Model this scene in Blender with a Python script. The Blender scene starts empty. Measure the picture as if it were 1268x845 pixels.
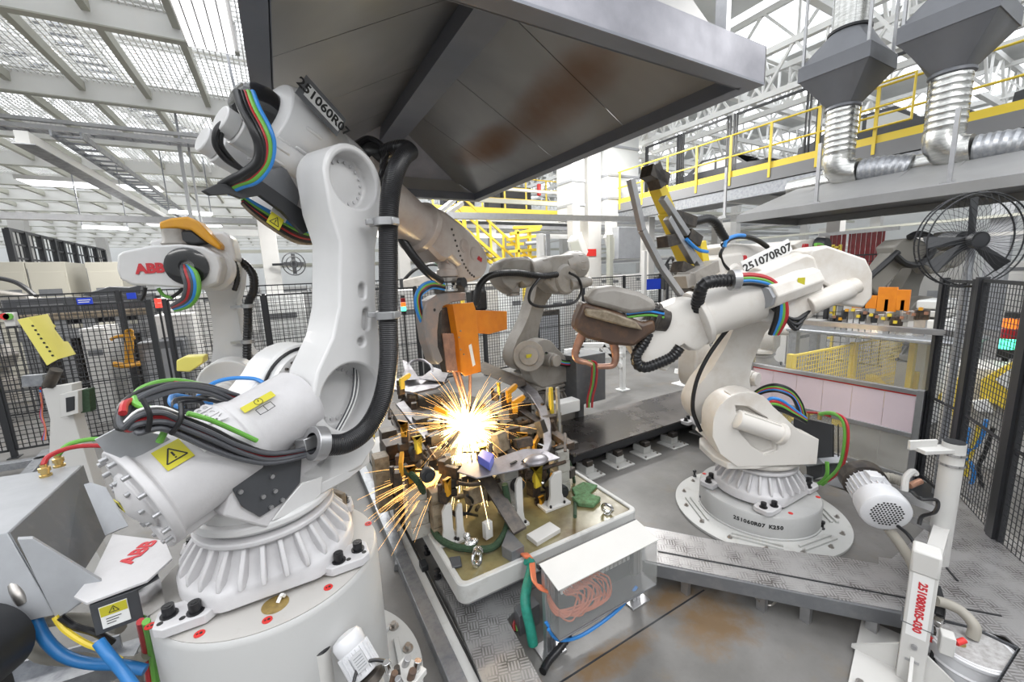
import bpy, bmesh, math, random
import numpy as np
from mathutils import Vector, Matrix
random.seed(7)
PI = math.pi
SC = bpy.context.scene
COL = SC.collection
# ------------------------------------------------------------------ camera
FPX, CX, CY, EYE = 500.0, 634.0, 422.5, 2.5
_y, _p, _r = (math.radians(a) for a in (29.28, 9.49, -2.30))
FW = Vector((math.sin(_y)*math.cos(_p), math.cos(_y)*math.cos(_p), -math.sin(_p)))
_r0 = Vector((math.cos(_y), -math.sin(_y), 0)); _u0 = _r0.cross(FW)
RT = _r0*math.cos(_r) + _u0*math.sin(_r); UP = -_r0*math.sin(_r) + _u0*math.cos(_r)
CAM = Vector((0, 0, EYE))
def ray(x, y): return FW + RT*((x-CX)/FPX) - UP*((y-CY)/FPX)
def Zp(x, y, z=0.0):
    d = ray(x, y); return CAM + d*((z-EYE)/d.z)
def Xp(x, y, v):
    d = ray(x, y); return CAM + d*(v/d.x)
def Yp(x, y, v):
    d = ray(x, y); return CAM + d*(v/d.y)
def Kp(x, y, k): return CAM + ray(x, y)*k
class Fr:
    def __init__(s, o, yaw):
        s.m = Matrix.Translation(Vector(o)) @ Matrix.Rotation(math.radians(yaw), 4, 'Z'); s.i = s.m.inverted(); s.o = Vector(o); s.yaw = math.radians(yaw)
    def W(s, x, y, z): return s.m @ Vector((x, y, z))
    def L(s, p): return s.i @ Vector(p)
    def hit(s, x, y, yl):
        a = s.L(CAM); d = s.L(CAM+ray(x, y))-a; return a + d*((yl-a.y)/d.y)
# ------------------------------------------------------------------ materials
def _nt(name):
    m = bpy.data.materials.new(name); m.use_nodes = True
    nt = m.node_tree; b = nt.nodes['Principled BSDF']; return m, nt, b
def mat(name, c, rough=0.5, metal=0.0, var=0.0, vs=4.0, c2=None, bump=0.0, bs=60.0, spec=0.5, coat=0.0, mix=(0.35, 0.65), emit=None, es=0.0, trans=0.0, alpha=1.0, rv=0.0, stretch=None):
    m, nt, b = _nt(name); N = nt.nodes; L = nt.links
    b.inputs['Base Color'].default_value = (*c, 1); b.inputs['Roughness'].default_value = rough
    b.inputs['Metallic'].default_value = metal; b.inputs['Specular IOR Level'].default_value = spec
    b.inputs['Coat Weight'].default_value = coat; b.inputs['Transmission Weight'].default_value = trans
    b.inputs['Alpha'].default_value = alpha
    if emit: b.inputs['Emission Color'].default_value = (*emit, 1); b.inputs['Emission Strength'].default_value = es
    if var or c2 or bump or rv:
        tc = N.new('ShaderNodeTexCoord'); mp = N.new('ShaderNodeMapping'); L.new(tc.outputs['Object'], mp.inputs['Vector'])
        if stretch: mp.inputs['Scale'].default_value = stretch
    if var or c2:
        n = N.new('ShaderNodeTexNoise'); n.inputs['Scale'].default_value = vs; n.inputs['Detail'].default_value = 6; n.inputs['Roughness'].default_value = .62
        L.new(mp.outputs['Vector'], n.inputs['Vector'])
        mr = N.new('ShaderNodeMapRange'); mr.inputs['From Min'].default_value = mix[0]; mr.inputs['From Max'].default_value = mix[1]; L.new(n.outputs['Fac'], mr.inputs['Value'])
        mx = N.new('ShaderNodeMix'); mx.data_type = 'RGBA'; L.new(mr.outputs['Result'], mx.inputs['Factor'])
        cc = c2 if c2 else tuple(v*(1-var) for v in c)
        mx.inputs[6].default_value = (*c, 1); mx.inputs[7].default_value = (*cc, 1); L.new(mx.outputs[2], b.inputs['Base Color'])
        if rv:
            m2 = N.new('ShaderNodeMapRange'); m2.inputs['To Min'].default_value = rough; m2.inputs['To Max'].default_value = min(1, rough+rv); L.new(mr.outputs['Result'], m2.inputs['Value']); L.new(m2.outputs['Result'], b.inputs['Roughness'])
    if bump:
        n2 = N.new('ShaderNodeTexNoise'); n2.inputs['Scale'].default_value = bs; n2.inputs['Detail'].default_value = 3; L.new(mp.outputs['Vector'], n2.inputs['Vector'])
        bp = N.new('ShaderNodeBump'); bp.inputs['Strength'].default_value = bump; bp.inputs['Distance'].default_value = .01
        L.new(n2.outputs['Fac'], bp.inputs['Height']); L.new(bp.outputs['Normal'], b.inputs['Normal'])
    return m
M = {}
M['white'] = mat('robot_white_paint', (.64, .635, .635), .34, var=.07, vs=2.2, bump=.03, bs=120, coat=.25)
M['cream'] = mat('robot_cream_paint', (.66, .63, .59), .38, c2=(.52, .46, .39), vs=2.5, mix=(.5, .75), bump=.03)
M['greyrobot'] = mat('dusty_robot_paint', (.31, .29, .265), .45, c2=(.20, .18, .155), vs=5, mix=(.45, .8))
M['wristwhite'] = mat('sooty_robot_paint', (.47, .42, .385), .34, c2=(.33, .25, .21), vs=3, mix=(.35, .75), coat=.2)
M['castwhite'] = mat('cast_white_paint', (.58, .57, .58), .45, var=.10, vs=5, bump=.08, bs=90)
M['pedestal'] = mat('pedestal_paint', (.47, .47, .465), .5, c2=(.36, .355, .34), vs=1.6, mix=(.48, .82), bump=.04)
M['pedtop'] = mat('pedestal_top_paint', (.46, .445, .425), .5, c2=(.28, .24, .19), vs=4, mix=(.52, .85), bump=.05)
M['rail_paint'] = mat('light_grey_paint', (.50, .50, .485), .5, c2=(.30, .285, .26), vs=6, mix=(.55, .9))
M['darkplate'] = mat('dark_grey_panel', (.060, .063, .07), .42, var=.15, vs=6)
M['greymetal'] = mat('grey_sheet_metal', (.15, .155, .165), .42, metal=.25, c2=(.21, .21, .21), vs=9, mix=(.5, .8))
M['greybox'] = mat('grey_painted_sheet', (.36, .37, .39), .45, metal=.1, var=.12, vs=5)
M['galv'] = mat('galvanised_steel', (.36, .37, .39), .38, metal=.75, c2=(.24, .25, .27), vs=14, mix=(.4, .7), rv=.15)
M['alu'] = mat('aluminium', (.46, .46, .47), .33, metal=.8, var=.12, vs=10)
M['chrome'] = mat('polished_steel', (.70, .70, .70), .18, metal=1, var=.1, vs=20)
M['black'] = mat('black_rubber', (.012, .012, .014), .36, var=.3, vs=20)
M['blackgloss'] = mat('black_gloss_plastic', (.015, .015, .017), .16, coat=.5)
M['blackpaint'] = mat('black_powder_coat', (.022, .023, .026), .45)
M['darksteel'] = mat('dark_oily_steel', (.05, .045, .043), .4, metal=.5, c2=(.12, .10, .08), vs=12, mix=(.4, .75))
M['steel'] = mat('machined_steel', (.42, .40, .38), .35, metal=.9, c2=(.28, .24, .2), vs=15, mix=(.45, .8))
M['redcable'] = mat('red_cable_sheath', (.42, .025, .03), .38)
M['greencable'] = mat('green_cable_sheath', (.14, .40, .06), .38)
M['bluecable'] = mat('blue_cable_sheath', (.03, .22, .60), .36)
M['greycable'] = mat('grey_cable_sheath', (.07, .073, .082), .42)
M['bluehose'] = mat('blue_hose', (.02, .16, .42), .35)
M['orangecable'] = mat('orange_wires', (.62, .17, .08), .45)
M['greenwrap'] = mat('green_tape_wrap', (.02, .26, .19), .5, var=.3, vs=30)
M['greenfab'] = mat('green_fabric_sleeve', (.035, .07, .035), .9, var=.4, vs=40, bump=.3)
M['greenpad'] = mat('green_cloth', (.12, .25, .12), .85, c2=(.07, .12, .05), vs=20, bump=.3)
M['yellow'] = mat('yellow_paint', (.74, .56, .05), .42, var=.08, vs=4)
M['paleyellow'] = mat('pale_yellow_panel', (.78, .70, .16), .45, var=.05, vs=4)
M['railyellow'] = mat('railing_yellow', (.78, .58, .06), .45)
M['orange'] = mat('orange_shield', (.72, .24, .012), .45, c2=(.62, .18, .01), vs=5)
M['amber'] = mat('amber_clamp_paint', (.62, .30, .015), .4, c2=(.6, .28, .02), vs=20)
M['copper'] = mat('copper_electrode', (.55, .30, .20), .4, metal=.7, c2=(.35, .2, .15), vs=10)
M['brass'] = mat('brass_fitting', (.60, .44, .18), .3, metal=.9)
M['brown'] = mat('scorched_gun_body', (.07, .042, .03), .45, c2=(.15, .08, .04), vs=8, mix=(.45, .75))
M['red'] = mat('red_paint', (.60, .03, .025), .45)
M['inkred'] = mat('red_ink', (.55, .03, .04), .5)
M['ink'] = mat('black_ink', (.02, .02, .02), .5)
M['labelyellow'] = mat('warning_yellow', (.52, .47, .03), .45)
M['paper'] = mat('white_sticker', (.78, .78, .77), .5)
M['concrete'] = None
M['platform_oil'] = mat('oily_base_plate', (.21, .185, .09), .28, c2=(.10, .065, .02), vs=3.2, mix=(.42, .72), rv=.2, spec=.6)
M['blue_sign'] = mat('blue_sign', (.01, .05, .55), .4)
M['redcurtain'] = mat('red_strip_curtain', (.42, .025, .03), .3, c2=(.20, .01, .015), vs=30, stretch=(1, 3, .15), mix=(.4, .6), trans=.15)
M['glass'] = mat('clear_panel', (.93, .96, .95), .05, spec=.5, alpha=.07)
M['glasstint'] = mat('scratched_polycarbonate', (.42, .43, .42), .08, spec=.5, alpha=.22)
M['pinkpanel'] = mat('pale_pink_panel', (.72, .60, .64), .4, var=.04, vs=3)
M['greyrobot7'] = mat('dark_robot_paint', (.20, .19, .17), .5)
M['wallgrey'] = mat('pale_grey_steel', (.20, .20, .205), .5)
M['beigewall'] = mat('beige_machine_paint', (.42, .40, .34), .6)
M['slab'] = mat('dark_worn_plate', (.075, .068, .064), .25, metal=.55, c2=(.17, .155, .15), vs=1.3, mix=(.45, .70), rv=.18)
M['cyanlamp'] = mat('green_lamp_lit', (.05, .8, .45), .4, emit=(.1, 1, .55), es=3)
M['redlamp'] = mat('red_lamp_lit', (.8, .02, .02), .4, emit=(1, .05, .03), es=2)
M['reddim'] = mat('red_lamp_off', (.35, .01, .02), .3)
M['orangelamp'] = mat('orange_lamp', (.8, .2, .02), .4, emit=(1, .22, .03), es=1.0)
M['lightpanel'] = mat('lit_diffuser', (.9, .9, .9), .5, emit=(.97, .97, 1), es=2.6)
M['offwhite'] = mat('offwhite_paint', (.58, .57, .55), .5, var=.06, vs=2)
M['wallpanel'] = mat('pale_wall_cladding', (.66, .67, .66), .6, var=.08, vs=.7)
M['beamwhite'] = mat('white_painted_beam', (.80, .80, .78), .5, var=.06, vs=1.5)
M['beamgrey'] = mat('grey_green_purlin', (.46, .46, .40), .55)
M['hoodout'] = mat('brushed_hood_steel', (.27, .27, .30), .36, metal=.45, c2=(.19, .19, .215), vs=1.6, rv=.12)
M['hoodside'] = mat('blue_grey_hood_trim', (.17, .18, .21), .42, metal=.35, var=.1, vs=3)
M['funnel'] = mat('grey_extract_hood', (.16, .165, .18), .45, metal=.25, var=.08, vs=3)
M['canopy'] = mat('grey_canopy_sheet', (.24, .24, .24), .45, metal=.2, var=.12, vs=2)
M['duct'] = mat('spiral_duct_steel', (.60, .60, .58), .26, metal=.95, c2=(.42, .42, .40), vs=6, stretch=(1, 1, 6))
M['carpart'] = mat('bare_body_panel_steel', (.30, .295, .32), .34, metal=.6, c2=(.20, .185, .195), vs=5, rv=.12)
M['fixtan'] = mat('fixture_plate_paint', (.27, .22, .155), .5, c2=(.11, .08, .05), vs=14, mix=(.4, .7))
M['fixdark'] = mat('dark_fixture_steel', (.04, .034, .03), .45, metal=.4, c2=(.12, .08, .055), vs=18, mix=(.4, .7))
M['fixgrey'] = mat('grey_fixture_block', (.38, .37, .34), .45, c2=(.20, .165, .13), vs=12, mix=(.5, .8))
M['vplastic'] = mat('violet_blue_block', (.10, .13, .55), .4)
M['drumwhite'] = mat('white_drum_paint', (.66, .66, .68), .4, var=.1, vs=6)
M['dust'] = mat('dusty_grey_lid', (.44, .43, .43), .7, c2=(.28, .27, .26), vs=30)
M['hosegrey'] = mat('beige_corrugated_hose', (.32, .30, .26), .5)
M['whitefabric'] = M['paper']
def gridtex(m):
    return m
def mat_concrete():
    m, nt, b = _nt('worn_concrete'); N = nt.nodes; L = nt.links
    tc = N.new('ShaderNodeTexCoord')
    def noise(s, d=8, r=.6):
        n = N.new('ShaderNodeTexNoise'); n.inputs['Scale'].default_value = s; n.inputs['Detail'].default_value = d; n.inputs['Roughness'].default_value = r; L.new(tc.outputs['Object'], n.inputs['Vector']); return n
    def ramp(src, a, bb, c0, c1):
        r = N.new('ShaderNodeValToRGB'); r.color_ramp.elements[0].position = a; r.color_ramp.elements[1].position = bb
        r.color_ramp.elements[0].color = (*c0, 1); r.color_ramp.elements[1].color = (*c1, 1); L.new(src.outputs['Fac'], r.inputs['Fac']); return r
    a = ramp(noise(1.1), .35, .68, (.19, .184, .177), (.11, .106, .10))
    s = ramp(noise(1.3, 10, .7), .55, .70, (0, 0, 0), (1, 1, 1))
    mx = N.new('ShaderNodeMix'); mx.data_type = 'RGBA'; mx.inputs[7].default_value = (.17, .12, .06, 1)
    sm = N.new('ShaderNodeMath'); sm.operation = 'MULTIPLY'; sm.inputs[1].default_value = .45; L.new(s.outputs['Color'], sm.inputs[0]); L.new(sm.outputs[0], mx.inputs[0])
    L.new(a.outputs['Color'], mx.inputs[6])
    d = ramp(noise(14, 8, .7), .55, .75, (0, 0, 0), (1, 1, 1)); m2 = N.new('ShaderNodeMix'); m2.data_type = 'RGBA'; m2.inputs[7].default_value = (.09, .087, .084, 1)
    dm = N.new('ShaderNodeMath'); dm.operation = 'MULTIPLY'; dm.inputs[1].default_value = .3; L.new(d.outputs['Color'], dm.inputs[0]); L.new(dm.outputs[0], m2.inputs[0])
    L.new(mx.outputs[2], m2.inputs[6])
    def mth(op, a, bb=None):
        k = N.new('ShaderNodeMath'); k.operation = op
        for i, v in enumerate((a, bb)):
            if v is None: continue
            if isinstance(v, (int, float)): k.inputs[i].default_value = v
            else: L.new(v, k.inputs[i])
        return k.outputs[0]
    sp = N.new('ShaderNodeSeparateXYZ'); L.new(tc.outputs['Object'], sp.inputs[0]); nz = noise(5, 8, .7); dd = None
    for q, rx, ry in ((Zp(885, 770), .30, .22), (Zp(830, 742), .22, .10), (Zp(760, 815), .35, .10)):
        e = mth('ADD', mth('POWER', mth('DIVIDE', mth('SUBTRACT', sp.outputs[0], q.x), rx), 2.0), mth('POWER', mth('DIVIDE', mth('SUBTRACT', sp.outputs[1], q.y), ry), 2.0))
        dd = e if dd is None else mth('MINIMUM', dd, e)
    st = N.new('ShaderNodeMapRange'); st.inputs['From Min'].default_value = 1.6; st.inputs['From Max'].default_value = .0; L.new(mth('ADD', dd, mth('MULTIPLY', mth('SUBTRACT', nz.outputs['Fac'], .5), 5.0)), st.inputs['Value'])
    m3 = N.new('ShaderNodeMix'); m3.data_type = 'RGBA'; L.new(mth('MULTIPLY', st.outputs['Result'], .75), m3.inputs[0]); L.new(m2.outputs[2], m3.inputs[6]); m3.inputs[7].default_value = (.16, .09, .03, 1)
    L.new(m3.outputs[2], b.inputs['Base Color'])
    rr = N.new('ShaderNodeMapRange'); rr.inputs['To Min'].default_value = .22; rr.inputs['To Max'].default_value = .55; L.new(noise(1.7).outputs['Fac'], rr.inputs['Value']); L.new(rr.outputs['Result'], b.inputs['Roughness'])
    bp = N.new('ShaderNodeBump'); bp.inputs['Strength'].default_value = .08; bp.inputs['Distance'].default_value = .01; L.new(noise(30, 4).outputs['Fac'], bp.inputs['Height']); L.new(bp.outputs['Normal'], b.inputs['Normal'])
    return m
M['concrete'] = mat_concrete()
def mat_tread(name, c, c2, ang=0.0, cell=.055):
    # five-bar tread plate: blocks of raised bars, alternate blocks turned by a quarter
    m, nt, b = _nt(name); N = nt.nodes; L = nt.links
    def mth(op, a, bb=None):
        n = N.new('ShaderNodeMath'); n.operation = op
        for i, v in enumerate((a, bb)):
            if v is None: continue
            if isinstance(v, (int, float)): n.inputs[i].default_value = v
            else: L.new(v, n.inputs[i])
        return n.outputs[0]
    tc = N.new('ShaderNodeTexCoord'); mp = N.new('ShaderNodeMapping'); mp.inputs['Rotation'].default_value = (0, 0, ang); mp.inputs['Scale'].default_value = (1/cell, 1/cell, 1)
    L.new(tc.outputs['Object'], mp.inputs['Vector']); sp = N.new('ShaderNodeSeparateXYZ'); L.new(mp.outputs['Vector'], sp.inputs[0])
    x, y = sp.outputs[0], sp.outputs[1]
    ck = mth('FLOORED_MODULO', mth('ADD', mth('FLOOR', x), mth('FLOOR', y)), 2.0)
    u = mth('FRACT', x); v = mth('FRACT', y)
    def bars(p, q):
        s = mth('SINE', mth('MULTIPLY', p, 2*PI*3.5)); s = mth('GREATER_THAN', s, .1)
        e = mth('LESS_THAN', mth('ABSOLUTE', mth('SUBTRACT', q, .5)), .40); return mth('MULTIPLY', s, e)
    A = bars(u, v); B = bars(v, u)
    h = mth('ADD', mth('MULTIPLY', A, ck), mth('MULTIPLY', B, mth('SUBTRACT', 1.0, ck)))
    bp = N.new('ShaderNodeBump'); bp.inputs['Strength'].default_value = .9; bp.inputs['Distance'].default_value = .008; L.new(h, bp.inputs['Height']); L.new(bp.outputs['Normal'], b.inputs['Normal'])
    n = N.new('ShaderNodeTexNoise'); n.inputs['Scale'].default_value = 6; n.inputs['Detail'].default_value = 9; L.new(tc.outputs['Object'], n.inputs['Vector'])
    r = N.new('ShaderNodeMapRange'); r.inputs['From Min'].default_value = .4; r.inputs['From Max'].default_value = .7; L.new(n.outputs['Fac'], r.inputs['Value'])
    f = mth('SUBTRACT', r.outputs['Result'], mth('MULTIPLY', h, .7))
    cl = N.new('ShaderNodeClamp'); L.new(f, cl.inputs[0])
    mx = N.new('ShaderNodeMix'); mx.data_type = 'RGBA'; L.new(cl.outputs[0], mx.inputs[0]); mx.inputs[6].default_value = (*c, 1); mx.inputs[7].default_value = (*c2, 1)
    L.new(mx.outputs[2], b.inputs['Base Color']); b.inputs['Metallic'].default_value = .6; b.inputs['Roughness'].default_value = .36
    return m
M['tread'] = mat_tread('tread_plate', (.44, .43, .43), (.13, .12, .115), math.radians(42), .075)
M['tread2'] = mat_tread('scuffed_tread_plate', (.38, .38, .385), (.12, .118, .116), 0.3, .07)
def mat_hoodin():
    m, nt, b = _nt('stained_hood_lining'); N = nt.nodes; L = nt.links
    tc = N.new('ShaderNodeTexCoord'); n = N.new('ShaderNodeTexNoise'); n.inputs['Scale'].default_value = 1.0; n.inputs['Detail'].default_value = 3; n.inputs['Distortion'].default_value = .6
    L.new(tc.outputs['Object'], n.inputs['Vector'])
    n2 = N.new('ShaderNodeTexNoise'); n2.inputs['Scale'].default_value = 1.3; n2.inputs['Detail'].default_value = 4; L.new(tc.outputs['Object'], n2.inputs['Vector'])
    mx = N.new('ShaderNodeMix'); mx.data_type = 'RGBA'; mx.inputs[6].default_value = (.40, .395, .385, 1); mx.inputs[7].default_value = (.20, .20, .20, 1); L.new(n.outputs['Fac'], mx.inputs[0])
    # one rusty heat stain on the right-hand sheets
    sp = N.new('ShaderNodeSeparateXYZ'); L.new(tc.outputs['Object'], sp.inputs[0])
    def mth(op, a, bb=None):
        k = N.new('ShaderNodeMath'); k.operation = op
        for i, v in enumerate((a, bb)):
            if v is None: continue
            if isinstance(v, (int, float)): k.inputs[i].default_value = v
            else: L.new(v, k.inputs[i])
        return k.outputs[0]
    def blob(cx, cy, rx, ry, sl=0):
        dx = mth('SUBTRACT', sp.outputs[0], cx); dy = mth('SUBTRACT', sp.outputs[1], cy)
        dx = mth('ADD', dx, mth('MULTIPLY', dy, sl))
        return mth('ADD', mth('POWER', mth('DIVIDE', dx, rx), 2.0), mth('POWER', mth('DIVIDE', dy, ry), 2.0))
    d = mth('MINIMUM', blob(1.0, -.75, .26, .95, -.12), blob(1.0, .75, .20, .95, .05))
    d = mth('ADD', d, mth('MULTIPLY', mth('SUBTRACT', n2.outputs['Fac'], .5), 2.2))
    r = N.new('ShaderNodeMapRange'); r.interpolation_type = 'SMOOTHSTEP'; r.inputs['From Min'].default_value = 1.9; r.inputs['From Max'].default_value = -.5; L.new(d, r.inputs['Value'])
    m2 = N.new('ShaderNodeMix'); m2.data_type = 'RGBA'; L.new(r.outputs['Result'], m2.inputs[0]); L.new(mx.outputs[2], m2.inputs[6]); m2.inputs[7].default_value = (.15, .06, .012, 1)
    L.new(m2.outputs[2], b.inputs['Base Color']); b.inputs['Metallic'].default_value = .7
    rr = N.new('ShaderNodeMapRange'); rr.inputs['To Min'].default_value = .24; rr.inputs['To Max'].default_value = .42; L.new(n.outputs['Fac'], rr.inputs['Value']); L.new(rr.outputs['Result'], b.inputs['Roughness'])
    return m
M['hoodin'] = mat_hoodin()
# ------------------------------------------------------------------ mesh builder
def catmull(pts, k=6, closed=False):
    P = [Vector(p) for p in pts]
    if len(P) < 3: return P
    out = []; n = len(P)
    rng = range(n) if closed else range(n-1)
    for i in rng:
        if closed: a, b, c, d = P[i-1], P[i], P[(i+1) % n], P[(i+2) % n]
        else: a, b, c, d = P[max(i-1, 0)], P[i], P[i+1], P[min(i+2, n-1)]
        for j in range(k):
            t = j/k; out.append(.5*((2*b) + (c-a)*t + (2*a-5*b+4*c-d)*t*t + (3*b-a-3*c+d)*t**3))
    if not closed: out.append(P[-1])
    return out
def basis(d, up=None):
    d = Vector(d).normalized(); u = Vector(up) if up else Vector((0, 0, 1))
    if abs(d.dot(u)) > .98: u = Vector((1, 0, 0)) if abs(d.x) < .9 else Vector((0, 1, 0))
    a = u.cross(d).normalized(); b = d.cross(a); return a, b, d
class MB:
    def __init__(s, T=None): s.v = []; s.f = []; s.T = T
    def _a(s, vs, fs):
        o = len(s.v)
        if s.T is not None: vs = [s.T @ Vector(p) for p in vs]
        s.v += [Vector(p) for p in vs]; s.f += [tuple(i+o for i in q) for q in fs]; return s
    def box(s, c, d, R=None):
        c = Vector(c); hx, hy, hz = d[0]/2, d[1]/2, d[2]/2
        vs = [Vector((x*hx, y*hy, z*hz)) for x in (-1, 1) for y in (-1, 1) for z in (-1, 1)]
        if R is not None:
            R3 = R if not isinstance(R, (int, float)) else Matrix.Rotation(R, 3, 'Z'); vs = [R3 @ v for v in vs]
        return s._a([c+v for v in vs], [(0, 1, 3, 2), (4, 6, 7, 5), (0, 4, 5, 1), (2, 3, 7, 6), (0, 2, 6, 4), (1, 5, 7, 3)])
    def bar(s, p0, p1, w, h=None, up=None):
        h = w if h is None else h; p0, p1 = Vector(p0), Vector(p1); a, b, d = basis(p1-p0, up)
        vs = []
        for p in (p0, p1):
            for i, j in ((-1, -1), (1, -1), (1, 1), (-1, 1)): vs.append(p + a*(i*w/2) + b*(j*h/2))
        return s._a(vs, [(3, 2, 1, 0), (4, 5, 6, 7), (0, 1, 5, 4), (1, 2, 6, 5), (2, 3, 7, 6), (3, 0, 4, 7)])
    def cyl(s, p0, p1, r, r1=None, n=16, caps=True):
        r1 = r if r1 is None else r1; p0, p1 = Vector(p0), Vector(p1); a, b, d = basis(p1-p0); vs = []
        for p, q in ((p0, r), (p1, r1)):
            for i in range(n):
                t = 2*PI*i/n; vs.append(p + (a*math.cos(t) + b*math.sin(t))*q)
        fs = [(i, (i+1) % n, n+(i+1) % n, n+i) for i in range(n)]
        if caps: fs += [tuple(range(n-1, -1, -1)), tuple(range(n, 2*n))]
        return s._a(vs, fs)
    def lathe(s, prof, o=(0, 0, 0), ax=(0, 0, 1), n=32, cap=True):
        # prof: list of (radius, distance along axis)
        o = Vector(o); a, b, d = basis(ax); vs = []; m = len(prof)
        for r, z in prof:
            for i in range(n):
                t = 2*PI*i/n; vs.append(o + d*z + (a*math.cos(t) + b*math.sin(t))*max(r, 1e-4))
        fs = [(j*n+i, j*n+(i+1) % n, (j+1)*n+(i+1) % n, (j+1)*n+i) for j in range(m-1) for i in range(n)]
        if cap: fs += [tuple(range(n-1, -1, -1)), tuple(range((m-1)*n, m*n))]
        return s._a(vs, fs)
    def loft(s, rings, cap=True):
        n = len(rings[0]); vs = [p for r in rings for p in r]; m = len(rings)
        fs = [(j*n+i, j*n+(i+1) % n, (j+1)*n+(i+1) % n, (j+1)*n+i) for j in range(m-1) for i in range(n)]
        if cap: fs += [tuple(range(n-1, -1, -1)), tuple(range((m-1)*n, m*n))]
        return s._a(vs, fs)
    def extr(s, poly, vec):
        vec = Vector(vec); P = [Vector(p) for p in poly]; return s.loft([P, [p+vec for p in P]])
    def prism(s, p2, ax, lo, hi):
        mk = {'y': lambda a, b, t: (a, t, b), 'z': lambda a, b, t: (a, b, t), 'x': lambda a, b, t: (t, a, b)}[ax]
        return s.loft([[Vector(mk(a, b, t)) for a, b in p2] for t in (lo, hi)])
    def tube(s, pts, r, n=8, k=6, closed=False, rr=None):
        P = catmull(pts, k, closed) if k > 1 else [Vector(p) for p in pts]
        m = len(P); vs = []; a = None
        for i, p in enumerate(P):
            d = (P[(i+1) % m]-P[i-1]) if closed else (P[min(i+1, m-1)]-P[max(i-1, 0)])
            if d.length < 1e-9: d = Vector((0, 0, 1))
            d.normalize()
            if a is None: a = basis(d)[0]
            a = (a-d*a.dot(d)); a = a.normalized() if a.length > 1e-6 else basis(d)[0]
            b = d.cross(a); q = rr(i/(m-1))*r if rr else r
            for j in range(n):
                t = 2*PI*j/n; vs.append(p+(a*math.cos(t)+b*math.sin(t))*q)
        L = m if closed else m-1
        fs = [(i*n+j, i*n+(j+1) % n, ((i+1) % m)*n+(j+1) % n, ((i+1) % m)*n+j) for i in range(L) for j in range(n)]
        if not closed: fs += [tuple(range(n-1, -1, -1)), tuple(range((m-1)*n, m*n))]
        return s._a(vs, fs)
    def ridged(s, pts, r, step=.02, amp=.12, n=14, k=10):
        P = catmull(pts, k); L = [0]
        for i in range(1, len(P)): L.append(L[-1]+(P[i]-P[i-1]).length)
        T = L[-1]; N = max(4, int(T/step*2)); Q = []; i = 0
        for q in range(N+1):
            t = T*q/N
            while i < len(P)-2 and L[i+1] < t: i += 1
            u = (t-L[i])/max(L[i+1]-L[i], 1e-9); Q.append(P[i].lerp(P[i+1], min(max(u, 0), 1)))
        cnt = len(Q)-1
        return s.tube(Q, r, n=n, k=1, rr=lambda t: 1.0 if int(round(t*cnt)) % 2 else 1-amp)
    def torus(s, c, ax, R, r, n=28, m=8, a0=0, a1=2*PI):
        a, b, d = basis(ax); c = Vector(c); full = abs(a1-a0-2*PI) < 1e-6
        pts = [c+(a*math.cos(a0+(a1-a0)*i/n)+b*math.sin(a0+(a1-a0)*i/n))*R for i in range(n if full else n+1)]
        return s.tube(pts, r, n=m, k=1, closed=full)
    def sph(s, c, r, n=14, m=9, sc=(1, 1, 1)):
        c = Vector(c); pr = [[c+Vector((math.sin(PI*j/m)*math.cos(2*PI*i/n)*sc[0], math.sin(PI*j/m)*math.sin(2*PI*i/n)*sc[1], -math.cos(PI*j/m)*sc[2]))*r for i in range(n)] for j in range(m+1)]
        return s.loft(pr)
    def build(s, name, m, parent=None, bevel=0, seg=2, origin=None, smooth=True, label=None, local=False, ang=38):
        me = bpy.data.meshes.new(name)
        o = bpy.data.objects.new(name, me); COL.objects.link(o)
        vs = s.v
        if parent is not None:
            o.parent = parent
            if not local:
                inv = world_of(parent).inverted(); vs = [inv @ v for v in vs]
        else:
            og = Vector(origin) if origin is not None else Vector((sum(v.x for v in vs)/len(vs), sum(v.y for v in vs)/len(vs), min(v.z for v in vs)))
            o.location = og; vs = [v-og for v in vs]
        bm = bmesh.new(); bv = [bm.verts.new(v) for v in vs]
        for q in s.f:
            try: bm.faces.new([bv[i] for i in q])
            except ValueError: pass
        bmesh.ops.remove_doubles(bm, verts=bm.verts, dist=1e-5)
        bmesh.ops.recalc_face_normals(bm, faces=bm.faces)
        if smooth:
            for f in bm.faces: f.smooth = True
            ca = math.radians(ang)
            for e in bm.edges:
                if len(e.link_faces) != 2 or e.calc_face_angle(0) > ca: e.smooth = False
        bm.to_mesh(me); bm.free()
        me.materials.append(M[m] if isinstance(m, str) else m)
        if bevel:
            b = o.modifiers.new('bevel', 'BEVEL'); b.width = bevel; b.segments = seg; b.limit_method = 'ANGLE'; b.angle_limit = math.radians(40); b.harden_normals = False
        if label: o['label'] = label
        return o
WM = {}
def world_of(o):
    m = Matrix.Identity(4)
    while o is not None: m = (Matrix.Translation(o.location) @ o.rotation_euler.to_matrix().to_4x4()) @ m; o = o.parent
    return m
def thing(name, label, cat, loc=(0, 0, 0), rz=0.0, group=None):
    o = bpy.data.objects.new(name, None); COL.objects.link(o); o.empty_display_size = .1
    o.location = loc; o.rotation_euler = (0, 0, rz); o['label'] = label; o['category'] = cat
    if group: o['group'] = group
    return o
def tag(o, label, cat, group=None, kind=None):
    o['label'] = label; o['category'] = cat
    if group: o['group'] = group
    if kind: o['kind'] = kind
    return o
def struct(o): o['kind'] = 'structure'; return o
def kids(o): return [c for c in list(o.children)]
def dup(root, loc=None, rz=None, label=None, group=None):
    def cp(o, par):
        c = o.copy(); COL.objects.link(c); c.parent = par
        for ch in kids(o): cp(ch, c)
        return c
    r = cp(root, None)
    if loc is not None: r.location = loc
    if rz is not None: r.rotation_euler = (0, 0, rz)
    if label: r['label'] = label
    if group: r['group'] = group
    return r
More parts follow.
